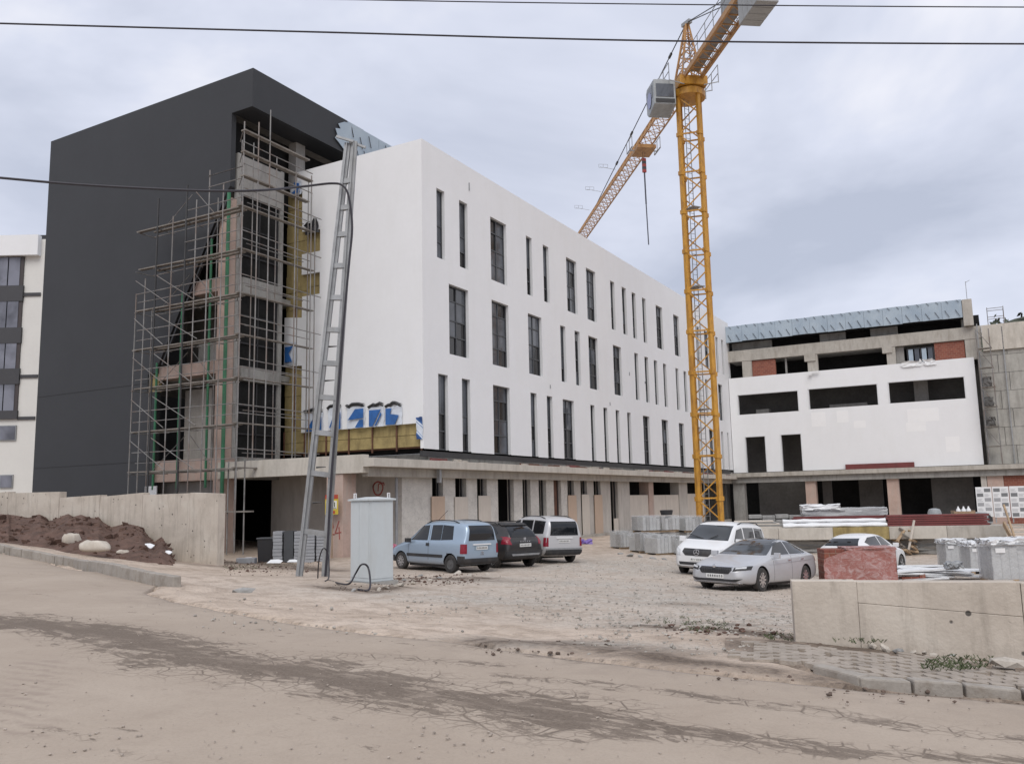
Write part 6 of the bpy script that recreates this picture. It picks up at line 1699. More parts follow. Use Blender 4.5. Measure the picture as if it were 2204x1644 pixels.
jl_ = [(a, b) for a, b in zip(LJ[:-1], LJ[1:])] + [(135, 145), (146.5, 155.5), (157, 188), (188, 222), (222, 257), (257, 292), (292, 332), (332, 372)] + [(-400 + i * 24.0, -400 + (i + 1) * 24.0 - 1) for i in range(17)] + [(9, 20)]
kerb_run('left_kerb', kp, 0.24, 0.16, jl_, M['kerb'], 4)
kpr = [(1745, 1456), (1851, 1483), (1966, 1491), (2078, 1499), (2204, 1512), (2330, 1524), (2460, 1536)]
rk = kerb_run('right_kerb', kpr, 0.115, 0.15, [(1746, 1850), (1852, 1965), (1967.5, 2077), (2079, 2204), (2205.5, 2330), (2331, 2458)], M['kerb'], 8)

def on_ground_fast(u, v):
    d = ray(u, v); y = 12.0
    for _ in range(7):
        p = EYE + d * y
        g = gz(p.x, p.y)
        y *= (EYE.z - g) / max(0.05, (EYE.z - p.z))
        y = min(max(y, 2.5), 120)
    p = EYE + d * y
    return Vector((p.x, p.y, gz(p.x, p.y) + 0.02))
# right pavement: dirt bed and interlocking pavers
pave = thing('pavement', None, None, on_ground(1900, 1440)); pave['kind'] = 'structure'
kA, kB = on_ground(1560, 1426), on_ground(2330, 1524)
wA, wB = at_depth(1560, 1345, 11.0), at_depth(2330, 1432, 10.05)
def pav(a, b):                              # a along the kerb, b from kerb to wall
    u_ = 1560 + 770 * a
    k = on_ground_fast(u_, float(np.interp(u_, [1560, 1660, 1745] + [q[0] for q in kpr[1:]], [1430, 1440, 1456] + [q[1] for q in kpr[1:]]))); w = wA.lerp(wB, a)
    kx = np.interp(a, [0, 0.24, 1], [0.02, 0.09, 0.1])
    k = Vector((k.x + 0.03, k.y + 0.155, gz(k.x, k.y) + kx))
    w = Vector((w.x, w.y - 0.005, gz(w.x, w.y) + 0.05))
    return k.lerp(w, b)
na, nb_ = 120, 40
PX = np.array([[list(pav(i / na, j / nb_)) for i in range(na + 1)] for j in range(nb_ + 1)])
PZ = PX[..., 2] - 0.02 + 0.012 * vnoise(PX[..., 0], PX[..., 1], 5.0, 31)
sk = PX[0].copy(); lead = np.linspace(1560, 2330, na + 1) < 1750
sk[:, 1] -= np.where(lead, 0.38, 0.03); sk[:, 2] = terrain(sk[:, 0], sk[:, 1]) - 0.12
PX = np.concatenate([sk[None], PX]); PZ = np.concatenate([sk[None, :, 2], PZ])
pmesh = grid_mesh('bed', PX[..., 0], PX[..., 1], PZ, M['ground'])
set_attr(pmesh, 'gravel', np.zeros_like(PZ)); set_attr(pmesh, 'soil', np.clip(0.75 * np.exp(-((np.linspace(0, 1, nb_ + 2)[:, None] - 1.0) / 0.12) ** 2) + 0.85 * np.ones((1, na + 1)), 0, 1))
bed = link('bed', pmesh); bed.parent = pave; bed.matrix_parent_inverse = Matrix.Translation(-pave.location)
rp = random.Random(12)
Lk = (kB - kA).length; Wk = (pav(0.6, 1) - pav(0.6, 0)).length
mbp_ = MB(); mbp_.add([(-.5, -.38, -1), (-.38, -.5, -1), (.38, -.5, -1), (.5, -.38, -1), (.5, .38, -1), (.38, .5, -1), (-.38, .5, -1), (-.5, .38, -1), (-.48, -.36, 0), (-.36, -.48, 0), (.36, -.48, 0), (.48, -.36, 0), (.48, .36, 0), (.36, .48, 0), (-.36, .48, 0), (-.48, .36, 0)],
    [tuple(range(8, 16))] + [(i, (i + 1) % 8, 8 + (i + 1) % 8, 8 + i) for i in range(8)])
pm_ = mbp_.mesh('paver', M['paver'])
cw, ch_ = 0.235, 0.15
cnt = 0
nr = int(Wk / ch_)
for j in range(nr):
    for i in range(int(Lk / cw)):
        a, b = (i + 0.5 + 0.5 * (j % 2)) * cw / Lk, (j + 0.5) * ch_ / Wk
        if a > 0.985 or b > 0.97: continue
        if a < 0.03 + 0.06 * rp.random(): continue
        if b > 0.72 and a < 0.42 + 0.2 * rp.random(): continue
        if b > 0.86 and rp.random() < 0.75: continue
        if rp.random() < 0.06 or (a > 0.62 and b > 0.55 and rp.random() < 0.55): continue
        if cnt >= 300: continue
        p = pav(a, b); q = pav(min(a + 0.01, 1), b)
        o = link('paver', pm_, pave)
        an = math.atan2(q.y - p.y, q.x - p.x)
        o.location = p - pave.location + Vector((0, 0, 0.012 + 0.01 * (rp.random() - 0.5)))
        o.rotation_euler = ((rp.random() - 0.5) * 0.06, math.atan2(p.z - q.z, math.hypot(q.x - p.x, q.y - p.y)) + (rp.random() - 0.5) * 0.05, an + (rp.random() - 0.5) * 0.06)
        o.scale = (cw * (0.9 - 0.04 * rp.random()), ch_ * (0.88 - 0.05 * rp.random()), 0.05)
        cnt += 1

# earth heap along the left wall
MT = [(-220, 1105), (-120, 1098), (-40, 1104), (0, 1106), (30, 1108), (62, 1114), (84, 1106), (98, 1113), (107, 1121), (118, 1120), (133, 1112), (147, 1105), (158, 1112), (174, 1107), (190, 1113), (203, 1115), (212, 1111), (220, 1122), (240, 1134), (256, 1130), (270, 1126), (290, 1130), (305, 1134), (318, 1152), (332, 1166), (340, 1160), (348, 1155), (357, 1168), (366, 1186), (372, 1204), (376, 1214)]
MBs = [(-220, 1150), (0, 1168), (60, 1176), (130, 1186), (190, 1196), (250, 1204), (300, 1210), (345, 1216), (376, 1219)]
nu, nv = 170, 26
V = np.zeros((nv + 1, nu + 1, 3))
for i in range(nu + 1):
    u = -220 + 596 * i / nu
    vt = float(np.interp(u, *zip(*MT))); vb = float(np.interp(u, *zip(*MBs)))
    T = at_depth(u, vt, dl(u) - 0.3 - (1.6 if u < 20 else 0.0)); Fb = on_ground(u, vb); 
    Fb = Fb + Vector((0, 0, -0.05))
    for j in range(nv + 1):
        f = j / nv
        P = Fb.lerp(T, f); P.z = Fb.z + (T.z - Fb.z) * (f ** 0.85) + 0.1 * math.sin(math.pi * f)
        V[j, i] = P
ed_ = np.sin(np.pi * np.linspace(0, 1, nv + 1))[:, None] ** 0.5
V[..., 2] += ed_ * (0.28 * vnoise(V[..., 0], V[..., 1], 0.9, 41) + 0.2 * vnoise(V[..., 0], V[..., 1], 2.2, 42) + 0.1 * vnoise(V[..., 0], V[..., 1], 5.5, 43))
tag(link('earth_heap', grid_mesh('earth_heap', V[..., 0], V[..., 1], V[..., 2], M['earth'])), kind='structure')

# ================================================================== LOOSE THINGS
def rock_mesh(name, mat, seed, n=1):
    bm = bmesh.new(); bmesh.ops.create_icosphere(bm, subdivisions=n, radius=0.5)
    r = random.Random(seed)
    for v in bm.verts: v.co *= 0.72 + 0.5 * r.random()
    me = bpy.data.meshes.new(name); bm.to_mesh(me); bm.free(); me.materials.append(mat)
    return me
def loose(name, me, p, s, label, cat, group=None, rot=None, r=random):
    o = link(name, me, None, p)
    o.rotation_euler = rot or (r.random() * 0.6, r.random() * 0.6, r.random() * 6.28)
    o.scale = s
    return tag(o, label, cat, group)
rk_ = random.Random(21)
# gravel and grit: nobody could count it
def scatter(name, boxes, mat, smin, smax, seed, flat_=0.6, lift=0.0):
    r = random.Random(seed)
    base = []
    for k in range(4):
        bm = bmesh.new(); bmesh.ops.create_icosphere(bm, subdivisions=1, radius=0.5)
        rr = random.Random(seed * 9 + k)
        for v in bm.verts: v.co *= 0.65 + 0.6 * rr.random()
        bm.verts.ensure_lookup_table(); bm.verts.index_update()
        base.append(([v.co.copy() for v in bm.verts], [tuple(v.index for v in f.verts) for f in bm.faces])); bm.free()
    mb = MB()
    for (u0, v0, u1, v1, n) in boxes:
        for _ in range(n):
            u = u0 + (u1 - u0) * r.random(); v = v0 + (v1 - v0) * r.random()
            p = on_ground_fast(u, v)
            s = smin + (smax - smin) * r.random() ** 3
            a = r.random() * 6.28; ca, sa = math.cos(a) * s, math.sin(a) * s
            vs, fs = base[r.randrange(4)]
            k = flat_ * (0.6 + 0.6 * r.random()) * s
            mb.add([(p.x + ca * q.x - sa * q.y, p.y + sa * q.x + ca * q.y, p.z + q.z * k + lift + s * 0.1) for q in vs], fs)
    me = bpy.data.meshes.new(name); me.from_pydata(mb.v, [], mb.f); me.materials.append(mat)
    return tag(link(name, me), kind='stuff')
scatter('gravel', [(1100, 1240, 1720, 1340, 1500), (1180, 1205, 1500, 1240, 350), (1240, 1330, 1710, 1375, 350), (850, 1270, 1250, 1330, 250), (420, 1290, 1000, 1370, 160), (1250, 1375, 1700, 1415, 200)], pm('gravel_stone', (0.34, 0.315, 0.28), 0.9, 0.4, 5.0), 0.012, 0.075, 5)
scatter('dark_grit', [(840, 1235, 1040, 1262, 220), (480, 1212, 640, 1238, 180), (1040, 1382, 1330, 1412, 120), (1680, 1366, 1900, 1400, 120), (1880, 1396, 2200, 1432, 160), (1500, 1436, 1760, 1470, 60), (1760, 1486, 2204, 1516, 60), (700, 1258, 860, 1275, 110)], pm('dark_grit', (0.13, 0.095, 0.075), 0.95, 0.4, 5.0), 0.01, 0.06, 6)
scatter('soil_clods', [(478, 1206, 690, 1232, 300), (842, 1236, 1040, 1256, 160), (1420, 1345, 1690, 1372, 90)], M['earth'], 0.02, 0.11, 16)
scatter('road_grit', [(0, 1330, 1200, 1560, 260), (900, 1430, 2204, 1640, 300), (0, 1560, 1100, 1640, 160), (300, 1285, 1000, 1395, 200)], pm('road_grit', (0.36, 0.31, 0.265), 0.95, 0.35, 6.0), 0.006, 0.028, 7)
heapr = random.Random(9)
mb = MB()
for _ in range(420):
    j, i = heapr.randrange(2, nv), heapr.randrange(2, nu)
    p = V[j, i]; s = 0.025 + 0.09 * heapr.random() ** 3
    a = [heapr.random() - .5 for _ in range(3)]
    mb.obox(tuple(p), (s, a[0] * s, a[1] * s), (-a[0] * s, s * .8, a[2] * s), (a[1] * s * .5, a[2] * s * .5, s * .6))
tag(mb.build('earth_clods', M['earth']), kind='stuff')
# rubble pieces one can tell apart
rub = [rock_mesh('rubble_a', M['stone'], 1), rock_mesh('rubble_b', M['stone'], 2), rock_mesh('rubble_c', M['stone_grey'], 3)]
RLAB = ['largest flat rubble slab, on the soil below the rear wheel of the blue minivan', 'second largest rubble slab, right beside the largest one by the blue minivan', 'small rubble piece below the door of the blue minivan', 'rubble piece at the near edge of the soil, below the door of the blue minivan', 'rubble piece close to the front wheel of the blue minivan',
 'rubble piece just left of the largest slab by the blue minivan', 'rubble piece below the right rear corner of the blue minivan', 'rubble piece between the grey cabinet and the soil by the blue minivan, nearer us', 'smallest rubble piece just right of the grey cabinet', 'rubble piece on the bare dirt nearest us below the blue minivan', 'rightmost rubble piece, under the bumper of the black car']
spots = [(985, 1236, .42, .16), (1010, 1240, .3, .12), (905, 1240, .2, .1), (925, 1250, .22, .1), (880, 1238, .16, .1), (945, 1244, .18, .08), (1050, 1237, .24, .1), (890, 1256, .2, .1), (870, 1250, .14, .1), (965, 1255, .16, .08), (1075, 1242, .15, .07)]
for i, (u, v, a, h) in enumerate(spots):
    loose('rubble_stone', rub[i % 3], on_ground(u, v, h * 0.2), (a, a * .7, h), RLAB[i], 'rubble', 'rubble beside the blue minivan', r=rk_)
spots = [(860, 1262, .3, .12), (845, 1255, .2, .1), (830, 1266, .25, .1), (815, 1270, .15, .08), (760, 1272, .18, .07)]
for i, (u, v, a, h) in enumerate(spots):
    loose('rubble_stone', rub[(i + 1) % 3], on_ground(u, v, h * 0.2), (a, a * .7, h), ['large rubble piece at the right foot of the grey cabinet', 'rubble piece directly under the right edge of the grey cabinet', 'rubble lump in front of the right half of the grey cabinet', 'small rubble lump in front of the middle of the grey cabinet', 'rubble lump under the black cable loop by the grey cabinet'][i], 'rubble', 'rubble round the grey cabinet', r=rk_)
spots = [(1880, 1402, .12, .07), (1905, 1408, .16, .08), (1935, 1414, .13, .07), (1965, 1418, .12, .06), (2010, 1423, .14, .07), (2050, 1424, .1, .05), (1990, 1416, .09, .05)]
for i, (u, v, a, h) in enumerate(spots):
    loose('rubble_stone', rub[i % 3], on_ground(u, v, h * 0.3 + .05), (a, a * .7, h), '%s broken stone from the left along the foot of the low concrete wall' % ['first', 'second', 'third', 'fourth', 'sixth', 'seventh', 'fifth'][i], 'rubble', 'stones along the low wall', r=rk_)
loose('brick', rub[2], on_ground(523, 1275, 0.03), (.42, .2, .14), 'single flat grey stone lying alone on the dirt apron', 'stone', rot=(0.05, 0, 0.2))
loose('limestone_slab', rub[0], on_ground(2165, 1458, 0.16), (.46, .24, .12), 'pale cracked stone slab on the pavement near the right edge', 'stone', rot=(0.1, 0.1, 0.1))
mb = MB(); mb.box(-.05, -.04, 0, .05, .04, .085); tag(mb.build('white_block', M['stone'], None, on_ground(2131, 1502), 0.4, bevel=.008), 'small pale cube of stone lying against the right kerb', 'stone')
for i, (u, v, a) in enumerate(((1545, 1342, .3), (1520, 1352, .22), (1470, 1356, .16))):
    loose('limestone_lump', rub[0], on_ground(u, v, .03), (a, a * .6, a * .4), ['largest pale stone lump in the weeds left of the low concrete wall', 'middle pale stone lump in the weeds left of the low wall', 'leftmost and smallest pale stone lump in the weeds left of the low wall'][i], 'stone', 'pale lumps in the weeds', r=rk_)
# sacks on the heap
def sack(u, v, L_, W_, H_, rz, label, seed, lift=0.0, mat='sack'):
    bm = bmesh.new(); bmesh.ops.create_uvsphere(bm, u_segments=20, v_segments=12, radius=1.0)
    r = random.Random(seed)
    for q in bm.verts:
        x, y, z = q.co
        sx = math.copysign(abs(x) ** 0.6, x); sy = math.copysign(abs(y) ** 0.7, y); sz = math.copysign(abs(z) ** 0.75, z)
        pin = 1 - 0.45 * max(0, sx - 0.55) / 0.45
        n_ = 1 + 0.10 * math.sin(5 * x + seed) * math.cos(4 * y + 2 * z + seed) + 0.04 * (r.random() - .5)
        q.co = Vector((sx * L_ / 2, sy * W_ / 2 * pin * n_, (sz * 0.5 + 0.5) * H_ * pin * n_))
    me = bpy.data.meshes.new('sack'); bm.to_mesh(me); bm.free(); me.materials.append(M[mat])
    me.polygons.foreach_set('use_smooth', [True] * len(me.polygons))
    o = link('sack', me, None, on_ground(u, v, lift) + Vector((0.1, -0.45, 0)), rz)
    return tag(o, label, 'sack', 'rubble sacks on the earth heap')
sack(212, 1198, 1.0, .5, .36, -0.1, 'large full white sack lying nearest the left kerb', 1, .18)
sack(162, 1186, .62, .45, .42, 0.7, 'crumpled pale sack leaning behind the left end of the large sack', 2, .2)
sack(202, 1184, .75, .5, .62, 0.2, 'grey topped open sack standing behind the large white sack', 3, .12, 'stone_grey')
sack(271, 1201, .48, .28, .16, -0.4, 'small flat sack lying alone to the right of the large sack', 4, .14)
for i, (u, v, a, lab) in enumerate(((314, 1178, .5, 'white plaster sheet fragment on the right flank of the earth heap, upper one'), (357, 1192, .36, 'white plaster fragment at the right foot of the earth heap'), (16, 1143, .4, 'thin pale board scrap on the earth heap at the left edge'), (97, 1154, .35, 'thin pale scrap lying on the middle of the earth heap'))):
    f = (np.array([MT[0][0]]),)
    vt = float(np.interp(u, *zip(*MT))); vb = float(np.interp(u, *zip(*MBs)))
    y0, y1 = on_ground(u, vb).y, dl(u)
    P = at_depth(u, v, y0 + (y1 - y0) * (vb - v) / max(1, vb - vt) * 0.9)
    mb = MB(); mb.prism([(-a * .6, -a * .3), (a * .5, -a * .34), (a * .62, a * .05), (a * .2, a * .3), (-a * .4, a * .26)], (0, 0, 0.05), (1, 0, 0), (0, .8, .5), (0, -.5, .8), .02)
    tag(mb.build('plaster_fragment', M['white_plastic'], None, P), lab, 'debris')
# weeds
def weeds(spots, seed, label=None):
    r = random.Random(seed); mb = MB()
    for (u, v, ru, rv, n) in spots:
        for _ in range(n):
            a = r.random() * 6.28; q = r.random() ** .5
            p = on_ground_fast(u + ru * q * math.cos(a), v + rv * q * math.sin(a))
            z0 = p.z + (0.1 if u > 1750 else 0.0)
            for k in range(4):
                t = r.random() * 6.28; h = .012 + .035 * r.random() ** 2; w = .004
                c, s = math.cos(t), math.sin(t)
                mb.add([(p.x - s * w, p.y + c * w, z0), (p.x + s * w, p.y - c * w, z0), (p.x + c * h * .5 + s * w * .5, p.y + s * h * .5 - c * w * .5, z0 + h * .8), (p.x + c * h, p.y + s * h, z0 + h * .9)], [(0, 1, 2, 3)])
    me = bpy.data.meshes.new('weeds'); me.from_pydata(mb.v, [], mb.f); me.materials.append(pm('weed_green', (0.075, 0.095, 0.04), 0.8, 0.5, 6.0))
    return tag(link('weeds', me), kind='stuff')
weeds([(2075, 1452, 85, 15, 170), (2040, 1462, 60, 9, 60), (1520, 1352, 60, 13, 90), (1440, 1340, 60, 10, 40), (520, 1222, 40, 6, 130), (600, 1217, 35, 5, 40), (1690, 1376, 50, 8, 50), (1850, 1402, 60, 6, 40)], 3)
# hill at the far right
hx = np.linspace(60, 420, 60); hy = np.linspace(330, 520, 24)
HX, HY = np.meshgrid(hx, hy)
top = at_depth(2180, 684, 380).z
HZ = -4 + (top + 5) * np.clip(1 - ((HX - at_depth(2300, 690, 380).x) / 95) ** 2, 0, 1) * np.exp(-((HY - 400) / 60) ** 2) * 1.05
tag(link('hill', grid_mesh('hill', HX, HY, HZ, pm('hill_scrub', (0.06, 0.068, 0.045), 0.95, 0.3, 0.05))), kind='structure')
r = random.Random(14); mb = MB()
for _ in range(900):
    k = r.randrange(60 * 24); x, y, z = HX.ravel()[k] + r.uniform(-4, 4), HY.ravel()[k] + r.uniform(-4, 4), HZ.ravel()[k]
    if z < top * 0.5: continue
    for q in range(5):
        s = 1.6 + 2.2 * r.random(); a = Vector((r.random() - .5, r.random() - .5, r.random() - .5)).normalized(); b = a.orthogonal().normalized()
        c = Vector((x + r.uniform(-2, 2), y + r.uniform(-2, 2), z + r.uniform(0, 4.0)))
        mb.add([c - a * s * .5, c + b * s * .5, c + a * s * .5, c - b * s * .5], [(0, 1, 2, 3)])
tag(mb.build('hill_wood', pm('far_foliage', (0.05, 0.06, 0.04), 0.9, 0.3, 0.2)), kind='stuff')
# ================================================================== BUILDING MATERIALS IN THE YARD
def yard_frame(u, v, D=None):
    return at_depth(u, v, D) if D else on_ground(u, v)
def crumple(mb, amp, seed, keep_bottom=True):
    r = random.Random(seed)
    z0 = min(p[2] for p in mb.v)
    mb.v = [(p[0] + (r.random() - .5) * amp, p[1] + (r.random() - .5) * amp, p[2] + ((r.random() - .5) * amp if p[2] > z0 + .02 else 0)) for p in mb.v]
    return mb
def gridbox(x0, y0, z0, x1, y1, z1, n=6):
    """box skin with subdivided faces, for wrapped loads"""
    bm = bmesh.new(); bmesh.ops.create_cube(bm, size=1.0)
    bmesh.ops.subdivide_edges(bm, edges=bm.edges[:], cuts=n, use_grid_fill=True)
    mb = MB()
    bm.verts.index_update()
    mb.add([(x0 + (q.co.x + .5) * (x1 - x0), y0 + (q.co.y + .5) * (y1 - y0), z0 + (q.co.z + .5) * (z1 - z0)) for q in bm.verts], [tuple(q.index for q in f.verts) for f in bm.faces])
    bm.free()
    return mb
def pallet(root, w, d, h=0.14):
    for i in range(5):
        mb = MB(); mb.box(-w / 2, -d / 2 + i * (d - .1) / 4, h - .022, w / 2, -d / 2 + i * (d - .1) / 4 + .1, h); mb.build('pallet_board', M['wood'], root)
    for x in (-w / 2 + .07, 0, w / 2 - .07):
        mb = MB(); mb.box(x - .06, -d / 2, 0, x + .06, d / 2, h - .024); mb.build('pallet_bearer', M['wood'], root)
    return h
# --- three wrapped pallets of grey kerb units behind the low wall
def wrapped_pallet(u, v, w, d, hgt, rz, label, seed):
    p = on_ground(u, v)
    t = thing('wrapped_pallet', label, 'pallet', p, rz, 'film wrapped pallets behind the low wall')
    h = pallet(t, w, d)
    n = 5; r = random.Random(seed)
    for i in range(n):
        for k in range(2):
            x0 = -w / 2 + .04 + i * (w - .08) / n
            mb = MB(); mb.box(x0, -d / 2 + .04 + k * (d / 2), h + .002, x0 + (w - .08) / n - .015, -d / 2 + d / 2 - .02 + k * (d / 2), h + hgt * (0.82 + .16 * r.random())); mb.build('kerb_unit', M['kerb_unit'], t, bevel=.01)
    crumple(gridbox(-w / 2 - .01, -d / 2 - .01, h * .7, w / 2 + .01, d / 2 + .01, h + hgt + .02, 6), .025, seed).build('stretch_film', M['film_clear'], t, smooth=True)
    crumple(gridbox(-w / 2 - .03, -d / 2 - .03, h + hgt + .0, w / 2 + .03, d / 2 + .03, h + hgt + .16, 7), 0.11, seed + 1).build('film_top', M['film_white'], t, smooth=True)
    mb = MB(); mb.box(-w * .42, -d / 2 - .034, h + hgt * .78, -w * .2, -d / 2 - .03, h + hgt * .92); mb.build('paper_label', M['lamp_white'], t)
    return t
wrapped_pallet(2057, 1222, 1.0, 1.0, .86, -.12, 'farthest left film wrapped pallet, behind the white sheets', 1)
wrapped_pallet(2107, 1233, .9, 1.0, .86, -.1, 'middle film wrapped pallet, between the other two', 2)
wrapped_pallet(2172, 1253, 1.25, 1.1, 1.0, -.14, 'nearest film wrapped pallet at the right edge, rising behind the low wall', 3)
wrapped_pallet(2225, 1228, 1.1, 1.0, .95, -.1, 'film wrapped pallet cut off by the right edge of the picture', 5)
# --- red bricks under film
p = on_ground(1845, 1258)
t = thing('wrapped_bricks', 'large block of red bricks under clouded film, hiding the white hatchback', 'brick pallet', p, -.12)
h = pallet(t, 2.1, 1.0)
for i in range(12):
    for j in range(7):
        if j == 6 and i < 0: continue
        x0 = -1.03 + i * .172
        mb = MB(); z0 = h + .003 + j * .138
        mb.box(x0, -.48, z0, x0 + .166, .48, z0 + .132); mb.build('brick', M['brick'], t)
W_ = 1.07
pf = [(-W_, .05), (W_, .05), (W_, 1.12), (.2, 1.16), (-.15, 1.13), (-W_ + .02, .72)]
mb = MB(); N_ = 14
P_ = lambda a, b: (-W_ + 2 * W_ * a, -.52 - .02 * math.sin(9 * a + 5 * b), .03 + b * float(np.interp(a, [0, .4, .58, 1], [.8, 1.12, 1.15, 1.1])))
mb.add([P_(i / N_, j / 8) for j in range(9) for i in range(N_ + 1)], [(j * (N_ + 1) + i, j * (N_ + 1) + i + 1, (j + 1) * (N_ + 1) + i + 1, (j + 1) * (N_ + 1) + i) for j in range(8) for i in range(N_)])
crumple(mb, .03, 5).build('stretch_film', M['film_red'], t, smooth=True)
crumple(gridbox(-.4, -.53, 1.09, W_ + .02, .5, 1.16, 6), .03, 8).build('film_top', M['film_red'], t, smooth=True)
mb = MB(); mb.add([(W_, -.52, .05), (W_, .5, .05), (W_, .5, 1.13), (W_, -.52, 1.13)], [(0, 1, 2, 3)]); mb.build('stretch_film', M['film_red'], t)
# --- white wrapped sheets lying flat
r = random.Random(31)
p = on_ground(2010, 1248)
t = thing('sheet_pile', 'low untidy pile of white wrapped boards lying between the red bricks and the pallets', 'board pile', p, -.1)
for i in range(11):
    x, y, a = r.uniform(-.8, .7), r.uniform(-.5, .9), r.uniform(-.5, .3)
    c, s = math.cos(a), math.sin(a); L_ = r.uniform(.7, 1.2)
    mb = gridbox(-L_, -.22, 0, L_, .22, .05, 4); crumple(mb, .03, i)
    o = mb.build('wrapped_board', M['film_white'], t, smooth=True); o.location = (x, y, .04 + i * .032); o.rotation_euler = (r.uniform(-.05, .05), r.uniform(-.06, .06), a)
mb = gridbox(-.2, -.12, 0, .25, .15, .2, 4); crumple(mb, .1, 3); o = mb.build('grey_scrap', M['galv'], t); o.location = (.45, -.5, .4)
mb = MB(); mb.box(-1.15, -.5, 0, -.62, -.2, .16); mb.box(-.6, -.48, 0, -.42, -.2, .24); mb.build('brick_remnant', M['brick'], t)
# --- platform (unfinished loading terrace)
PA, PB = at_depth(1560, 1128, 45.5), at_depth(2166, 1136, 42.5)
PA.z = PB.z = at_depth(1850, 1134, 44).z
pt_ = thing('terrace', 'long raised concrete terrace edge with a crumbling foot, carrying the steel and film bundles', 'terrace', PA, math.atan2(PB.y - PA.y, PB.x - PA.x))
PLn = (PB - PA).length
gzp = gz(PA.x, PA.y) - PA.z - .6
for i in range(5):
    a, b = PLn * i / 5, PLn * (i + 1) / 5 - .012
    mb = MB(); mb.box(a, 0, -.62, b, 6, 0); mb.build('edge_slab', [M['concrete_light'], M['wool'], M['concrete']][(i * 2) % 3] if i != 1 else M['concrete_light'], pt_, bevel=.015)
mb = gridbox(0, .5, gzp, PLn, 5.8, -.63, 12); crumple(mb, .25, 9); mb.build('rubble_base', M['concrete_grey'], pt_)
def on_terrace(u, back=1.0):
    """point on the terrace top seen at image column u, some metres behind its edge"""
    d = ray(u, 1110); A2, n = PA, Vector((-(PB - PA).y, (PB - PA).x, 0)).normalized()
    A3 = A2 + n * back
    y = ((A3 - EYE).dot(n)) / d.dot(n) if abs(d.dot(n)) > 1e-6 else 44
    q = EYE + d * y
    return Vector((q.x, q.y, PA.z))
tz = math.atan2(PB.y - PA.y, PB.x - PA.x)
def span(u0, u1, back): return on_terrace(u0, back), on_terrace(u1, back)
def bundle(name, label, cat, u0, u1, back, items, mat, group=None):
    a, b = span(u0, u1, back)
    t = thing(name, label, cat, a, tz, group)
    Ln = (b - a).length
    for nm, (y0, z0, y1, z1, da, db) in items:
        mb = MB(); mb.box(da, y0, z0, Ln - db, y1, z1); mb.build(nm, mat, t, bevel=.006)
    return t, Ln
bundle('steel_sheet_stack', 'stack of dark red steel profiles lying on the terrace edge', 'steel stack', 1905, 2128, .5, [('steel_profile', (-.1 + .02 * (i % 2), .005 + i * .115, .55, .10 + i * .115, .05 * (i % 3), .1 * (i % 2))) for i in range(5)], M['steel_red'])
t, Ln = bundle('pipe_bundle', 'bundle of white film wrapped pipes on the terrace edge, left of the red steel', 'pipes', 1684, 1906, .35, [], M['film_white'])
for i, (y, z, rr) in enumerate(((0, .12, .11), (.26, .12, .11), (.13, .32, .1), (-.22, .09, .08))):
    mb = MB(); n_ = 14
    mb.tube([(Ln * k / n_, y, z + .012 * math.sin(k * 2.1 + i)) for k in range(n_ + 1)], [rr * (1 + .12 * math.sin(k * 1.7 + i)) for k in range(n_ + 1)], 9)
    mb.build('wrapped_pipe', M['film_white'], t, smooth=True)
bundle('steel_bar_stack', 'thin dark red steel bars lying behind the white pipes', 'steel bars', 1700, 1908, .9, [('steel_bar', (i * .14, .30 + .08 * (i % 3), i * .14 + .1, .38 + .08 * (i % 3), .1 * i, .15 * (i % 2))) for i in range(5)] + [('timber_bearer', (0, 0, .7, .29, 0.4, 0.4))], M['steel_red'])
a, b = span(1728, 1912, 1.8); Lb = (b - a).length
t = thing('film_bundle', 'big bundle of panels under crumpled clear film on the terrace', 'wrapped bundle', a, tz)
for i in range(5):
    mb = MB(); mb.box(.1, .05, .01 + i * .17, Lb - .15 - .1 * (i % 2), 1.0, .16 + i * .17); mb.build('panel', M['stone_grey'], t)
crumple(gridbox(0, 0, 0, Lb, 1.05, .92, 9), .09, 4).build('crumpled_film', M['film_clear'], t, smooth=True)
crumple(gridbox(0.0, -.05, .86, Lb * .45, 1.1, 1.12, 7), .12, 6).build('film_top', M['film_white'], t, smooth=True)
a, b = span(1612, 1728, 2.0); Lb = (b - a).length
t = thing('slab_stack', 'low stack of grey stone slabs on the terrace, left of the film bundle', 'slab stack', a, tz)
for i in range(3):
    for k in range(4):
        x0 = Lb * k / 4
        mb = MB(); mb.box(x0, 0, .005 + i * .22, x0 + Lb / 4 - .03, .8, .21 + i * .22 - .05 * ((i + k) % 2)); mb.build('stone_slab', M['stone_grey'], t, bevel=.015)
a, b = span(1560, 1690, .6); Lb = (b - a).length
t = thing('plank_stack', 'flat grey boards piled behind the white people carrier', 'board stack', a, tz)
for i in range(5):
    mb = MB(); mb.box(.12 * i, 0, i * .075 + .01, Lb - .15 * i, 1.0, i * .075 + .07); mb.build('board', M['stone_grey'] if i % 2 else M['board_cream'], t)
a, b = span(1500, 1600, .2)
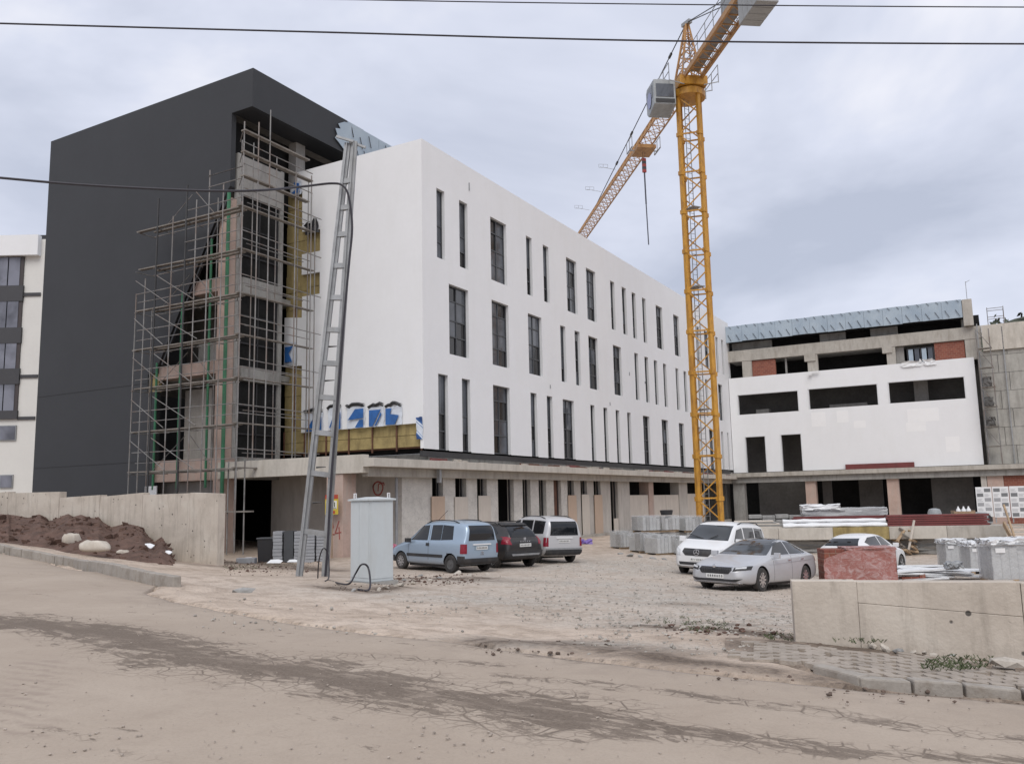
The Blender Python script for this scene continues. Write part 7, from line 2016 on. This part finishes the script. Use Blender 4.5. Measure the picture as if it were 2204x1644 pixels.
# white tank, crate and small plant on the terrace
q = on_terrace(2012, 2.2)
mb = MB(); mb.lathe([(0, 0), (.34, 0), (.36, .08), (.33, .62), (.27, .78), (.1, .83), (0, .83)], n=20)
tag(mb.build('plastic_tub', M['cabgrey'], None, q, smooth=True), 'upturned pale plastic tub standing in front of the dark ground floor opening', 'tub')
q = on_terrace(2073, 1.4)
t = thing('tool_crate', 'open wooden crate with white jugs on the terrace beside the red steel', 'crate', q, tz)
for x in (-.48, .46): mb = MB(); mb.box(x, -.35, .02, x + .03, .35, .72); mb.build('side', M['wood'], t)
for i in range(4): mb = MB(); mb.box(-.45, -.36, .04 + i * .17, .455, -.33, .17 + i * .17); mb.build('slat', M['wood'], t)
mb = MB(); mb.box(-.45, -.32, .02, .455, .35, .06); mb.build('bottom', M['wood'], t)
for i, x in enumerate((-.2, .05, .28)):
    mb = MB(); mb.lathe([(0, .07), (.11, .07), (.11, .75), (.04, .85), (.04, .92), (0, .92)], (x, 0, 0), 10); tag(mb.build('jug', M['white_plastic'], None, q + Vector((0, 0, 0)), tz, smooth=True), ['left white jug standing in the wooden crate', 'middle white jug standing in the wooden crate', 'right white jug standing in the wooden crate'][i], 'jug', 'white jugs in the crate')
q = on_terrace(2112, 1.6)
t = thing('generator', 'grey machine with a sloping cover beside the wooden crate', 'machine', q, tz)
mb = MB(); mb.prism([(-.42, .0), (.42, 0), (.42, .3), (.2, .55), (-.3, .58), (-.42, .4)], (0, -.3, .05), (1, 0, 0), (0, 0, 1), (0, 1, 0), .6); mb.build('housing', M['cabgrey'], t, bevel=.02)
mb = MB(); mb.prism([(.22, .1), (.43, .1), (.43, .28), (.26, .48)], (0, -.32, .05), (1, 0, 0), (0, 0, 1), (0, 1, 0), .64); mb.build('vent', M['dark_iron'], t)
for x in (-.3, .3):
    mb = MB(); mb.box(x - .05, -.28, 0, x + .05, .28, .05); mb.build('skid', M['dark_iron'], t)
# display boards with small pictures
thumb = [flat('print_dark', (0.16, 0.165, 0.17)), flat('print_mid', (0.32, 0.32, 0.33)), flat('print_line', (0.42, 0.42, 0.43))]
for i, (u0, u1, v0, v1) in enumerate(((2105, 2139, 1048, 1112), (2141, 2176, 1047, 1113), (2178, 2214, 1046, 1114))):
    bk = 3.2
    a, b = on_terrace(u0, bk), on_terrace(u1, bk)
    wd = (b - a).length; zt = at_depth(u0, v0, a.y).z; zb = at_depth(u0, v1, a.y).z
    a = Vector((a.x, a.y, PA.z)); hb = zb - PA.z; ht = zt - PA.z
    t = thing('display_board', ['leftmost white display board printed with small building pictures', 'middle white display board printed with small building pictures', 'rightmost white display board, cut by the edge of the picture'][i], 'display board', a, tz, 'white display boards by the stairs')
    mb = MB(); mb.box(0, 0, max(.05, hb), wd, .04, ht); mb.build('panel', M['lamp_white'], t)
    for x in (.05, wd - .1): mb = MB(); mb.box(x, .045, 0, x + .05, .09, ht); mb.build('post', M['galv'], t)
    r = random.Random(40 + i); hh = ht - max(.05, hb)
    pics = [MB(), MB(), MB()]
    for row in range(6):
        for col in range(2):
            x0 = wd * (.06 + .47 * col); z0 = max(.05, hb) + hh * (.04 + .158 * row)
            if (row + col + i) % 2 == 0: pics[r.randrange(2)].box(x0, -.006, z0, x0 + wd * .4, -.002, z0 + hh * .115)
            else:
                for k in range(3): pics[2].box(x0, -.006, z0 + hh * .035 * k, x0 + wd * (.22 + .16 * r.random()), -.002, z0 + hh * (.035 * k + .014))
    for k in range(3):
        if pics[k].v: o = pics[k].build('printed_pictures' if k < 2 else 'printed_text', thumb[k], t); o['kind'] = 'stuff'
# wooden stairs at the right end of the terrace
sa = at_depth(2166, 1190, 42.0); sa.z = PA.z
t = thing('timber_stairs', 'rough timber stairs climbing to the terrace at the right edge', 'stairs', sa, tz)
gd = gz(sa.x, sa.y) - PA.z
for i in range(7):
    z = gd * (i + .3) / 7
    mb = MB(); mb.box(.1, -.32 * i - .3, z - .05, 2.2, -.32 * i, z); mb.build('tread', M['concrete'], t)
for x in (0.0, 2.2):
    mb = MB(); mb.bar((x + .04, .1, .1), (x + .04, -2.2, gd), .08, .25); mb.build('stringer', M['wood'], t)
    mb = MB(); mb.bar((x + .04, -2.0, gd), (x + .0, -.3, 1.0), .08); mb.build('handrail', M['wood'], t)
# heap of broken timber in front of the terrace
r = random.Random(17)
for i in range(16):
    u, v = 1946 + r.uniform(-24, 26), 1196 - r.uniform(0, 4)
    P = on_ground(u, v)
    P.z += .12 + .06 * i
    Ln = r.uniform(.7, 1.5)
    mb = MB(); mb.box(-Ln / 2, -.06, -.05, Ln / 2, .06, .05)
    o = mb.build('timber_piece', M['wood'] if i % 3 else M['plank'], None, P, bevel=.008)
    o.rotation_euler = (r.uniform(-.5, .5), r.uniform(-.75, .75), r.uniform(0, 3.1))
    tag(o, 'broken timber lying in the heap below the terrace, left of the wrapped pallets', 'timber', 'broken timbers in the heap')
for i, (u, v, rot) in enumerate(((1957, 1196, 1.25), (1908, 1193, .55))):
    P = on_ground(u, v); mb = MB(); mb.box(0, -.04, -.04, 1.5, .04, .04)
    o = mb.build('timber_piece', M['board_cream'], None, P + Vector((0, 0, .3)), bevel=.006); o.rotation_euler = (0, -rot, 0.3)
    tag(o, ['pale batten standing upright out of the timber heap', 'pale batten leaning at the left side of the timber heap'][i], 'timber', 'broken timbers in the heap')
# --- grey kerb pallets in the middle of the yard
def kerb_stack(u, v, w, d, h, rz, label, seed, lift=0.0, film=True):
    p = on_ground(u, v, lift)
    t = thing('kerb_stone_stack', label, 'stone stack', p, rz, 'grey stone stacks in the yard')
    r = random.Random(seed); n = 5
    for i in range(n):
        x0 = -w / 2 + i * w / n
        for k in range(2):
            mb = MB(); mb.box(x0, -d / 2 + k * d / 2, .09, x0 + w / n - .03, -d / 2 + (k + 1) * d / 2 - .014, .09 + h * (.78 + .22 * r.random())); mb.build('kerb_unit', M['kerb_unit'] if r.random() < .75 else M['stone_grey'], t, bevel=.012)
    for y in (-d / 2 + .08, d / 2 - .16):
        mb = MB(); mb.box(-w / 2, y, 0, w / 2, y + .09, .088); mb.build('bearer', M['wood'], t)
    if film: crumple(gridbox(-w / 2 - .012, -d / 2 - .012, .1, w / 2 + .012, d / 2 + .012, .11 + h, 5), .03, seed).build('torn_film', M['film_thin'], t, smooth=True)
    return t
Z2 = 1.0
kerb_stack(1341, 1180, .95, .95, .82, .5, 'leftmost grey stone stack at the back, with a pale strap round it', 1)
kerb_stack(1384, 1188, .95, 1.0, .85, .45, 'front left grey stone stack with a small white tag', 2)
kerb_stack(1422, 1193, 1.1, 1.0, .85, .5, 'front middle grey stone stack with a bulging side', 3)
kerb_stack(1465, 1194, .9, 1.0, .82, .48, 'front right grey stone stack beside the white people carrier', 4)
kerb_stack(1392, 1182, 1.1, 1.0, .75, .5, 'upper left grey stone stack resting behind the front row', 5, Z2 - .1)
kerb_stack(1434, 1180, 1.15, 1.0, .75, .45, 'upper middle grey stone stack with a black bucket on top', 6, Z2 - .1)
kerb_stack(1484, 1178, 1.2, 1.0, .78, .5, 'upper right grey stone stack just behind the white people carrier', 7, Z2 - .15)
for u, v in ((1392, 1182), (1434, 1180), (1484, 1178)):
    p = on_ground(u, v); t = thing('kerb_stone_stack', {1392: 'lower back left grey stone stack, underneath the upper left one', 1434: 'lower back middle grey stone stack, underneath the upper middle one', 1484: 'lower back right grey stone stack, underneath the upper right one'}[u], 'stone stack', p, .5, 'grey stone stacks in the yard')
    for i in range(5): mb = MB(); mb.box(-.55 + i * .22, -.5, 0, -.345 + i * .22, .5, .84); mb.build('kerb_unit', M['stone_grey'], t)
mb = MB(); mb.box(-.06, -.002, -.04, .06, .002, .04)
q = on_ground(1434, 1180, Z2 + .78); mb = MB(); mb.lathe([(0, 0), (.3, 0), (.36, .24), (.3, .26), (.27, .05), (0, .05)], n=18); tag(mb.build('bucket', M['dark_iron'], None, q + Vector((.1, 0, 0.0)), smooth=True), 'black rubber bucket sitting on top of the middle stone stack', 'bucket')
for i, (u, v, a) in enumerate(((1335, 1193, .35), (1355, 1198, .5), (1378, 1199, .3), (1405, 1203, .35), (1430, 1205, .3))):
    loose('stone_offcut', rub[2], on_ground(u, v, .04), (a, a * .6, a * .35), '%s grey stone offcut from the left below the stone stacks' % ['first', 'second', 'third', 'fourth', 'fifth'][i], 'stone', 'offcuts below the stone stacks', r=rk_)
# litter by the white wall
mb = gridbox(-.3, -.2, 0, .3, .2, .2, 4); crumple(mb, .16, 3); tag(mb.build('purple_bag', pm('purple_plastic', (0.2, 0.14, 0.42), 0.5, 0.2, 5), None, on_ground(1262, 1170)), 'crumpled purple bag of litter at the foot of the white building', 'litter')
mb = gridbox(-.18, -.14, 0, .18, .14, .45, 4); crumple(mb, .1, 4); tag(mb.build('pink_bag', pm('pink_plastic', (0.45, 0.13, 0.2), 0.5, 0.2, 5), None, on_ground(842, 1196) + Vector((0, .2, .02))), 'small pink bag standing behind the grey cabinet', 'litter')
# --- tile stacks under the podium
FT = Frame(34.2, 30, -2.68)
def tile_stack(u0, u1, v1, n, label, mat, seed):
    D = 35.6
    a, b = at_depth(u0, 1198, D), at_depth(u1, 1198, D)
    zb = B(34, 30, -2.68).z; a.z = zb
    t = thing('tile_stack', label, 'tile stack', a, 0.0, 'grey tile stacks under the podium')
    w = b.x - a.x; H = at_depth(u0, v1, D).z - zb
    for i in range(n):
        mb = MB(); o_ = .03 * random.Random(seed + i).random(); mb.box(o_, 0, H * i / n + .003, w - .02 + o_, .6, H * (i + 1) / n - .012); mb.build('tile_pack', mat, t)
    return t
tile_stack(586, 607, 1143, 9, 'leftmost layered grey tile stack, right of the dark bin', M['tile_grey'], 1)
tile_stack(609, 630, 1142, 1, 'smooth dark grey tile stack, second from the dark bin', M['alu'], 2)
tile_stack(632, 650, 1143, 9, 'layered grey tile stack just left of the power pole foot', M['tile_grey'], 3)
tile_stack(655, 677, 1148, 9, 'layered grey tile stack seen between the legs of the power pole', M['tile_grey'], 4)
tile_stack(680, 700, 1148, 9, 'rightmost layered grey tile stack beside the pink column with red digits', M['tile_grey'], 5)
D = 35.9; a = at_depth(553, 1196, D); a.z = B(34, 30, -2.68).z
t = thing('dark_bin', 'dark anthracite bin standing left of the tile stacks under the podium', 'bin', a)
mb = MB(); mb.add([(0.04, 0, 0), (.6, 0, 0), (.6, .6, 0), (.04, .6, 0), (0, -.03, .95), (.65, -.03, .95), (.65, .62, .95), (0, .62, .95)], [(0, 3, 2, 1), (0, 1, 5, 4), (1, 2, 6, 5), (2, 3, 7, 6), (3, 0, 4, 7), (4, 5, 6, 7)]); mb.build('body', M['frame_dark'], t, bevel=.02)
mb = MB(); mb.box(-.03, -.06, .955, .68, .66, 1.02); mb.build('lid', M['alu'], t, bevel=.015)
a = at_depth(508, 1200, 35.4); a.z = B(34, 30, -2.68).z
mb = MB(); mb.box(0, 0, 0, .75, .4, .24); tag(mb.build('low_block', M['tile_grey'], None, a, bevel=.02), 'low grey block lying in the dark doorway behind the scaffold foot', 'block')
# white plaster pieces on the dirt in front of the podium
for i, (u, v, a) in enumerate(((535, 1208, .4), (592, 1214, .5), (630, 1213, .35))):
    mb = MB(); mb.prism([(-a * .6, -a * .3), (a * .5, -a * .34), (a * .62, a * .05), (a * .2, a * .3), (-a * .4, a * .26)], (0, 0, 0.06), (1, 0, 0), (0, .85, .4), (0, -.4, .85), .02)
    tag(mb.build('plaster_fragment', M['white_plastic'], None, on_ground(u, v, .05)), ['left white plaster fragment on the dirt before the podium', 'middle white plaster fragment on the dirt before the podium', 'right white plaster fragment on the dirt, near the power pole'][i], 'debris')
# --- guard frame on the roof at the far right
q = B(101, -.3, 16.85)
t = thing('guard_frame', 'small tube guard frame on the roof edge above the boarded wall', 'guard rail', q, YAW)
for x, y in ((0, 0), (0, -1.3), (1.2, 0), (1.2, -1.3)): mb = MB(); mb.tube([(x, y, 0), (x, y, 1.7)], .035, 6); mb.build('post', M['scaf'], t)
for y0, x0, y1, x1 in ((0, 0, -1.3, 0), (0, 1.2, -1.3, 1.2), (0, 0, 0, 1.2)):
    for z in (.8, 1.6): mb = MB(); mb.tube([(x0, y0, z), (x1, y1, z)], .03, 6); mb.build('rail', M['scaf'], t)
# rough ladder scaffold beside the boarded wall
FG = Frame(98.7, .9, 2.45)
t = FG.thing('access_scaffold', 'narrow dark access scaffold between the white panel and the boarded wall', 'scaffold')
for s_, tt_ in ((98.8, .8), (98.8, -.35), (99.6, .8)):
    mb = MB(); mb.tube([FG.p(s_, tt_, 2.45), FG.p(s_, tt_ + .1, 16.2)], .05, 6); mb.build('pole', M['scaf'], t)
for z in (4.2, 6.2, 8.2, 10.2, 12.2, 14.2):
    mb = MB(); FG.box(mb, 98.75, -.4, z, 99.5, .85, z + .08); mb.build('plank', M['plank'], t)
    mb = MB(); mb.tube([FG.p(98.75, -.35, z + .1), FG.p(98.75, .8, z + 1.9)], .03, 5); mb.build('brace', M['scaf'], t)
for i, z in enumerate((4.3, 7.3, 9.5)):
    mb = gridbox(-.3, -.3, 0, .3, .3, .8, 3); crumple(mb, .2, i)
    o = mb.build('debris_sack', M['interior'], t); o.location = FG.p(99.1, .3, (6.3, 8.3, 10.3)[i])
